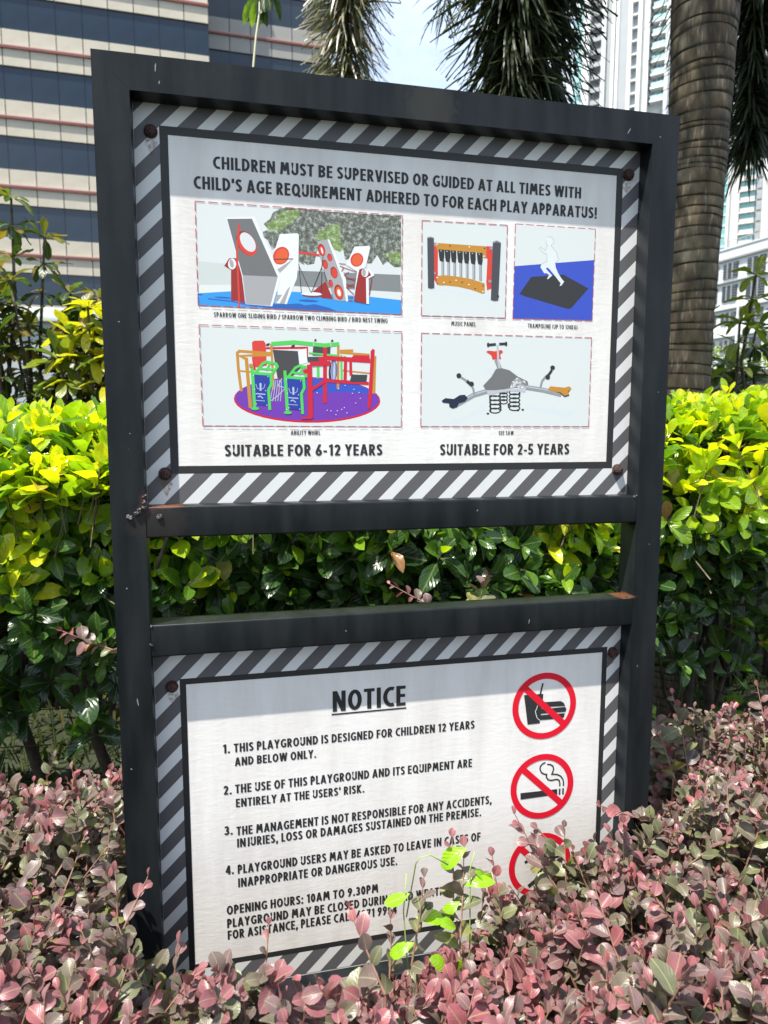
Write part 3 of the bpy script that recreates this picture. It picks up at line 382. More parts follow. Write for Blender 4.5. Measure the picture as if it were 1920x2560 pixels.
'music':[('print_tint',[(4508,18232),(6150,18242),(6145,16559),(4503,16544)]),('print_shadow',[(4741,17038),(5089,17021),(5847,16934),(6066,16844),(5849,16862),(5207,16928),(4695,17014)]),('ochre',[(4767,17846),(5741,17841),(5745,17623),(5685,17622),(5672,17718),(4817,17735),(4817,17671),(4780,17671)]),('steel',[(4873,17547),(4930,17547),(4933,17272),(4880,17277)]),('steel_light',[(4884,17536),(4898,17537),(4903,17281),(4891,17280)]),('steel',[(4985,17552),(5043,17553),(5046,17272),(4993,17277)]),('steel_light',[(4996,17542),(5010,17543),(5016,17281),(5003,17280)]),('steel',[(5101,17559),(5159,17560),(5163,17264),(5109,17269)]),('steel_light',[(5112,17549),(5126,17549),(5132,17274),(5119,17273)]),('steel',[(5221,17565),(5279,17566),(5283,17259),(5229,17264)]),('steel_light',[(5232,17555),(5246,17556),(5253,17269),(5240,17268)]),('steel',[(5343,17571),(5402,17572),(5407,17246),(5353,17251)]),('steel_light',[(5355,17561),(5369,17562),(5376,17255),(5363,17255)]),('steel',[(5472,17578),(5531,17579),(5537,17230),(5483,17235)]),('steel_light',[(5484,17568),(5498,17569),(5506,17240),(5493,17239)]),('steel',[(5602,17585),(5661,17586),(5668,17209),(5613,17214)]),('steel_light',[(5614,17575),(5628,17576),(5637,17219),(5624,17218)]),('red',[(4713,17787),(4768,17790),(4806,17671),(4810,17266),(4786,17125),(4721,17229)]),('red',[(5741,17843),(5865,17846),(5862,17087),(5773,17051),(5753,17181),(5769,17621),(5745,17623)]),('ochre',[(4807,17266),(4969,17284),(5202,17269),(5438,17242),(5723,17174),(5727,16994),(5679,16987),(5441,17052),(5205,17091),(4971,17104),(4832,17097),(4792,17126)]),('print_black',[(4817,17735),(4927,17735),(4931,17614),(4916,17517),(4844,17534),(4829,17608)]),('steel_light',[(4878,17712),(4877,17709),(4876,17706),(4873,17704),(4870,17703),(4867,17702),(4863,17701),(4860,17702),(4857,17703),(4855,17705),(4853,17708),(4852,17710),(4853,17713),(4854,17716),(4857,17718),(4860,17719),(4863,17720),(4867,17721),(4870,17720),(4873,17719),(4876,17717),(4877,17714)]),('print_black',[(4932,17732),(5043,17732),(5047,17608),(5031,17513),(4959,17531),(4945,17605)]),('steel_light',[(4993,17709),(4993,17706),(4991,17703),(4989,17701),(4986,17699),(4982,17699),(4979,17698),(4975,17699),(4972,17700),(4970,17702),(4968,17705),(4968,17707),(4968,17710),(4970,17712),(4972,17715),(4975,17716),(4979,17717),(4982,17717),(4986,17717),(4989,17716),(4991,17714),(4993,17711)]),('print_black',[(5047,17729),(5159,17728),(5163,17603),(5148,17510),(5075,17527),(5061,17601)]),('steel_light',[(5109,17705),(5109,17703),(5107,17700),(5105,17698),(5102,17696),(5098,17695),(5095,17695),(5091,17696),(5088,17697),(5086,17699),(5084,17701),(5084,17704),(5084,17707),(5086,17709),(5088,17712),(5091,17713),(5094,17714),(5098,17714),(5102,17714),(5105,17712),(5107,17711),(5109,17708)]),('print_black',[(5173,17726),(5285,17726),(5289,17598),(5274,17507),(5201,17524),(5186,17598)]),('steel_light',[(5235,17703),(5234,17700),(5233,17697),(5231,17695),(5228,17694),(5224,17693),(5220,17692),(5217,17693),(5214,17694),(5211,17696),(5210,17699),(5209,17701),(5210,17704),(5211,17707),(5214,17709),(5217,17711),(5220,17711),(5224,17712),(5227,17711),(5230,17710),(5233,17708),(5234,17705)]),('print_black',[(5295,17723),(5408,17723),(5412,17592),(5397,17503),(5324,17521),(5309,17595)]),('steel_light',[(5358,17700),(5357,17697),(5356,17695),(5353,17692),(5350,17691),(5347,17690),(5343,17690),(5340,17690),(5337,17691),(5334,17693),(5333,17696),(5332,17699),(5332,17701),(5334,17704),(5336,17706),(5339,17708),(5343,17709),(5347,17709),(5350,17708),(5353,17707),(5356,17705),(5357,17703)]),('print_black',[(5422,17721),(5535,17720),(5539,17587),(5524,17500),(5451,17518),(5436,17592)]),('steel_light',[(5485,17697),(5484,17695),(5483,17692),(5480,17690),(5477,17688),(5474,17687),(5470,17687),(5466,17687),(5463,17689),(5461,17691),(5459,17693),(5459,17696),(5459,17699),(5461,17701),(5463,17703),(5466,17705),(5470,17706),(5473,17706),(5477,17706),(5480,17704),(5482,17702),(5484,17700)]),('print_black',[(5557,17718),(5671,17718),(5676,17583),(5660,17497),(5587,17515),(5571,17590)]),('steel_light',[(5620,17695),(5620,17692),(5618,17690),(5616,17687),(5613,17686),(5609,17685),(5606,17685),(5602,17685),(5599,17687),(5596,17688),(5595,17691),(5594,17694),(5595,17696),(5596,17699),(5599,17701),(5602,17703),(5605,17704),(5609,17704),(5612,17703),(5616,17702),(5618,17700),(5620,17698)]),('print_pale',[(4805,17824),(4805,17821),(4803,17818),(4800,17815),(4797,17813),(4793,17812),(4788,17812),(4784,17813),(4781,17814),(4778,17816),(4776,17819),(4775,17823),(4776,17826),(4778,17829),(4781,17832),(4784,17834),(4788,17835),(4792,17835),(4796,17834),(4800,17833),(4803,17830),(4805,17828)]),('print_pale',[(5426,17812),(5426,17809),(5424,17806),(5421,17803),(5418,17801),(5413,17800),(5409,17799),(5405,17800),(5401,17802),(5398,17804),(5397,17807),(5396,17810),(5396,17814),(5398,17817),(5401,17819),(5405,17821),(5409,17823),(5413,17823),(5417,17822),(5421,17821),(5424,17818),(5426,17815)]),('print_pale',[(5716,17661),(5715,17658),(5713,17655),(5710,17652),(5707,17650),(5703,17649),(5698,17649),(5694,17649),(5690,17651),(5687,17653),(5685,17656),(5685,17660),(5685,17663),(5687,17666),(5690,17669),(5694,17671),(5698,17672),(5702,17672),(5706,17672),(5710,17670),(5713,17668),(5715,17665)]),('print_pale',[(4811,17234),(4811,17230),(4809,17227),(4806,17225),(4803,17223),(4799,17221),(4794,17221),(4790,17222),(4787,17224),(4784,17226),(4782,17229),(4781,17232),(4782,17236),(4784,17239),(4786,17241),(4790,17243),(4794,17245),(4798,17245),(4802,17244),(4806,17242),(4809,17240),(4811,17237)]),('print_pale',[(4942,17154),(4941,17151),(4939,17148),(4937,17145),(4933,17143),(4929,17142),(4925,17142),(4921,17142),(4917,17144),(4914,17146),(4912,17149),(4912,17153),(4912,17156),(4914,17159),(4917,17162),(4920,17164),(4924,17165),(4929,17165),(4933,17164),(4936,17163),(4939,17160),(4941,17157)]),('print_pale',[(5178,17203),(5177,17199),(5175,17196),(5172,17193),(5169,17191),(5165,17190),(5160,17190),(5156,17191),(5153,17193),(5150,17195),(5148,17198),(5147,17201),(5148,17205),(5150,17208),(5152,17210),(5156,17212),(5160,17214),(5164,17214),(5169,17213),(5172,17211),(5175,17209),(5177,17206)]),('print_pale',[(5425,17138),(5425,17135),(5423,17132),(5420,17129),(5416,17127),(5412,17126),(5408,17126),(5404,17127),(5400,17128),(5397,17131),(5395,17134),(5395,17137),(5395,17140),(5397,17144),(5400,17146),(5403,17148),(5407,17149),(5412,17150),(5416,17149),(5420,17147),(5423,17145),(5424,17142)]),('print_pale',[(5706,17026),(5705,17022),(5703,17019),(5701,17017),(5697,17015),(5693,17013),(5688,17013),(5684,17014),(5680,17016),(5677,17018),(5676,17021),(5675,17025),(5675,17028),(5677,17031),(5680,17034),(5684,17036),(5688,17037),(5692,17037),(5697,17036),(5700,17035),(5703,17032),(5705,17029)]),('print_black',[(5048,17812),(5047,17809),(5046,17806),(5043,17803),(5040,17802),(5037,17801),(5033,17800),(5030,17801),(5027,17802),(5024,17805),(5023,17807),(5022,17810),(5023,17813),(5024,17816),(5026,17819),(5029,17820),(5033,17821),(5036,17822),(5040,17821),(5043,17820),(5045,17817),(5047,17815)]),('print_black',[(5719,17807),(5718,17804),(5717,17801),(5714,17799),(5711,17797),(5708,17796),(5704,17796),(5701,17796),(5697,17798),(5695,17800),(5693,17803),(5693,17806),(5693,17809),(5695,17812),(5697,17814),(5700,17816),(5704,17817),(5707,17817),(5711,17816),(5714,17815),(5717,17813),(5718,17810)]),('print_black',[(5055,17168),(5055,17165),(5054,17162),(5051,17160),(5048,17158),(5045,17157),(5041,17157),(5037,17157),(5034,17159),(5032,17161),(5030,17164),(5030,17167),(5030,17170),(5032,17173),(5034,17175),(5037,17177),(5041,17178),(5044,17178),(5048,17177),(5051,17176),(5053,17174),(5055,17171)]),('print_black',[(5293,17176),(5292,17173),(5291,17170),(5288,17167),(5285,17165),(5282,17164),(5278,17164),(5275,17165),(5272,17167),(5269,17169),(5268,17171),(5267,17174),(5267,17178),(5269,17180),(5271,17183),(5274,17185),(5278,17186),(5282,17186),(5285,17185),(5288,17184),(5291,17181),(5292,17179)]),('print_black',[(5550,17071),(5550,17068),(5548,17065),(5546,17063),(5543,17061),(5539,17060),(5536,17060),(5532,17061),(5529,17062),(5527,17064),(5525,17067),(5524,17070),(5525,17073),(5526,17076),(5529,17079),(5532,17080),(5535,17081),(5539,17082),(5543,17081),(5546,17079),(5548,17077),(5550,17074)]),('print_black',[(5704,17133),(5703,17130),(5702,17127),(5700,17124),(5696,17122),(5693,17121),(5689,17121),(5686,17122),(5682,17123),(5680,17126),(5678,17128),(5678,17131),(5678,17135),(5680,17137),(5682,17140),(5685,17142),(5689,17143),(5692,17143),(5696,17142),(5699,17141),(5702,17138),(5703,17136)]),('print_black',[(4816,17127),(4815,17124),(4814,17121),(4812,17118),(4808,17117),(4805,17116),(4801,17115),(4798,17116),(4795,17118),(4793,17120),(4791,17123),(4790,17126),(4791,17129),(4792,17131),(4795,17134),(4798,17136),(4801,17137),(4805,17137),(4808,17136),(4811,17135),(4814,17132),(4815,17130)]),('steel',[(4698,17852),(4761,17851),(4762,17805),(4699,17805)]),('steel',[(4703,17332),(4767,17331),(4767,17284),(4704,17285)]),('steel',[(5806,17830),(5872,17830),(5873,17782),(5807,17783)]),('steel',[(5794,17239),(5859,17238),(5860,17190),(5795,17191)]),('post_grey',[(4602,17929),(4663,17950),(4725,17933),(4743,17048),(4683,17033),(4623,17043)]),('steel',[(4607,17915),(4663,17929),(4721,17920),(4718,17934),(4663,17946),(4609,17928)]),('post_grey',[(5869,17923),(5947,17955),(6028,17927),(5995,16874),(5921,16865),(5849,16879)]),('steel',[(5876,17904),(5947,17928),(6022,17911),(6021,17926),(5947,17945),(5876,17920)]),('print_black',[(6011,16951),(6010,16943),(6008,16936),(6004,16929),(6000,16925),(5995,16922),(5989,16922),(5984,16924),(5979,16928),(5976,16934),(5973,16942),(5972,16950),(5973,16958),(5975,16965),(5978,16972),(5983,16976),(5988,16979),(5994,16979),(5999,16977),(6004,16973),(6007,16967),(6010,16959)]),('dash_red',[(4502,18228),(4660,18230),(4660,18217),(4502,18215)]),('dash_red',[(4715,18231),(4873,18233),(4873,18220),(4715,18218)]),('dash_red',[(4928,18233),(5085,18235),(5086,18222),(4928,18220)]),('dash_red',[(5140,18236),(5298,18238),(5298,18225),(5141,18223)]),('dash_red',[(5353,18239),(5511,18241),(5511,18228),(5353,18226)]),('dash_red',[(5566,18241),(5724,18243),(5724,18230),(5566,18228)]),('dash_red',[(5779,18244),(5937,18246),(5937,18233),(5779,18231)]),('dash_red',[(5992,18247),(6150,18249),(6150,18236),(5992,18234)]),('dash_red',[(6156,18242),(6155,18080),(6142,18080),(6143,18242)]),('dash_red',[(6155,18025),(6155,17863),(6142,17863),(6142,18025)]),('dash_red',[(6154,17808),(6154,17645),(6141,17645),(6141,17808)]),('dash_red',[(6153,17590),(6153,17428),(6140,17428),(6140,17590)]),('dash_red',[(6152,17373),(6152,17211),(6139,17211),(6139,17373)]),('dash_red',[(6152,17156),(6151,16994),(6138,16994),(6139,17156)]),('dash_red',[(6151,16939),(6150,16776),(6137,16776),(6138,16939)]),('dash_red',[(6150,16721),(6149,16559),(6136,16559),(6137,16721)]),('dash_red',[(6143,16553),(5986,16551),(5985,16564),(6142,16566)]),('dash_red',[(5931,16551),(5773,16549),(5773,16562),(5930,16564)]),('dash_red',[(5718,16549),(5561,16547),(5561,16560),(5718,16562)]),('dash_red',[(5506,16547),(5349,16545),(5349,16558),(5506,16560)]),('dash_red',[(5294,16545),(5137,16543),(5137,16556),(5294,16558)]),('dash_red',[(5082,16543),(4925,16541),(4925,16554),(5082,16556)]),('dash_red',[(4870,16541),(4713,16539),(4713,16552),(4870,16554)]),('dash_red',[(4658,16539),(4501,16537),(4501,16550),(4658,16552)]),('dash_red',[(4494,16544),(4494,16706),(4507,16706),(4507,16544)]),('dash_red',[(4494,16761),(4494,16922),(4507,16922),(4507,16761)]),('dash_red',[(4494,16977),(4495,17139),(4508,17139),(4507,16977)]),('dash_red',[(4495,17194),(4495,17355),(4508,17355),(4508,17194)]),('dash_red',[(4495,17410),(4495,17572),(4508,17572),(4508,17410)]),('dash_red',[(4495,17627),(4495,17788),(4508,17788),(4508,17627)]),('dash_red',[(4495,17843),(4495,18005),(4508,18005),(4508,17843)]),('dash_red',[(4495,18060),(4496,18221),(4509,18221),(4508,18060)])],
'trampoline':[('print_tint',[(6312,18276),(7956,18284),(7947,17712),(6313,17515)]),('royal_blue',[(6313,17515),(7947,17712),(7947,16579),(6300,16557)]),('mat_black',[(6421,17011),(6655,17336),(7315,17409),(7850,17176),(7498,16792),(7429,16774),(7370,16787),(6529,16975)]),('print_tint2',[(6950,18081),(7035,18086),(7097,18034),(7093,17973),(7051,17945),(7046,17920),(7105,17862),(7152,17824),(7175,17744),(7202,17682),(7181,17643),(7136,17620),(7152,17529),(7205,17429),(7271,17340),(7333,17280),(7281,17207),(7241,17195),(7262,17248),(7224,17287),(7143,17375),(7037,17482),(6984,17526),(6945,17503),(6992,17460),(7080,17382),(6991,17305),(6982,17327),(7022,17390),(6959,17422),(6919,17413),(6836,17523),(6852,17575),(6969,17637),(6960,17773),(6914,17776),(6845,17817),(6804,17860),(6826,17887),(6930,17827),(6972,17925),(6943,17949),(6937,18014)]),('outline_grey',[(6950,18085),(7037,18090),(7102,18036),(7096,17971),(7055,17943),(7051,17921),(7108,17865),(7156,17827),(7179,17746),(7207,17682),(7184,17640),(7137,17616),(7134,17623),(7178,17646),(7198,17683),(7171,17743),(7149,17822),(7102,17859),(7042,17918),(7048,17948),(7089,17975),(7093,18032),(7034,18082),(6951,18077)]),('outline_grey',[(6832,17524),(6848,17577),(6965,17639),(6956,17769),(6913,17772),(6842,17814),(6799,17860),(6825,17892),(6928,17833),(6967,17924),(6939,17947),(6933,18014),(6941,18015),(6947,17951),(6977,17927),(6931,17821),(6827,17882),(6809,17861),(6847,17820),(6915,17780),(6963,17777),(6974,17634),(6855,17572),(6840,17522)]),('dash_red',[(6312,18283),(6469,18283),(6469,18270),(6312,18270)]),('dash_red',[(6524,18284),(6681,18284),(6681,18271),(6524,18271)]),('dash_red',[(6736,18285),(6894,18285),(6894,18272),(6736,18272)]),('dash_red',[(6949,18286),(7106,18286),(7106,18273),(6949,18273)]),('dash_red',[(7161,18287),(7318,18287),(7319,18274),(7161,18274)]),('dash_red',[(7373,18288),(7531,18289),(7531,18276),(7374,18275)]),('dash_red',[(7586,18289),(7743,18290),(7743,18277),(7586,18276)]),('dash_red',[(7798,18290),(7956,18291),(7956,18278),(7798,18277)]),('dash_red',[(7962,18284),(7961,18119),(7948,18119),(7949,18284)]),('dash_red',[(7961,18064),(7960,17898),(7947,17898),(7948,18064)]),('dash_red',[(7960,17843),(7959,17678),(7946,17678),(7947,17843)]),('dash_red',[(7959,17623),(7958,17458),(7945,17458),(7946,17623)]),('dash_red',[(7958,17403),(7957,17238),(7944,17238),(7945,17403)]),('dash_red',[(7957,17183),(7956,17017),(7943,17017),(7944,17183)]),('dash_red',[(7956,16962),(7955,16797),(7942,16797),(7943,16962)]),('dash_red',[(7955,16742),(7954,16577),(7941,16577),(7942,16742)]),('dash_red',[(7948,16570),(7789,16568),(7789,16581),(7947,16583)]),('dash_red',[(7734,16567),(7576,16565),(7576,16578),(7734,16580)]),('dash_red',[(7521,16564),(7363,16562),(7363,16575),(7521,16577)]),('dash_red',[(7308,16561),(7150,16559),(7150,16572),(7308,16574)]),('dash_red',[(7095,16559),(6936,16556),(6936,16569),(7095,16572)]),('dash_red',[(6881,16556),(6723,16553),(6723,16566),(6881,16569)]),('dash_red',[(6668,16553),(6510,16551),(6510,16564),(6668,16566)]),('dash_red',[(6455,16550),(6297,16548),(6297,16561),(6455,16563)]),('dash_red',[(6290,16554),(6292,16721),(6305,16721),(6303,16554)]),('dash_red',[(6292,16776),(6294,16943),(6307,16943),(6305,16776)]),('dash_red',[(6294,16998),(6296,17166),(6309,17165),(6307,16998)]),('dash_red',[(6296,17221),(6297,17388),(6310,17388),(6309,17220)]),('dash_red',[(6298,17443),(6299,17610),(6312,17610),(6311,17443)]),('dash_red',[(6300,17665),(6301,17832),(6314,17832),(6313,17665)]),('dash_red',[(6302,17887),(6303,18054),(6316,18054),(6315,17887)]),('dash_red',[(6304,18109),(6305,18276),(6318,18276),(6317,18109)])],
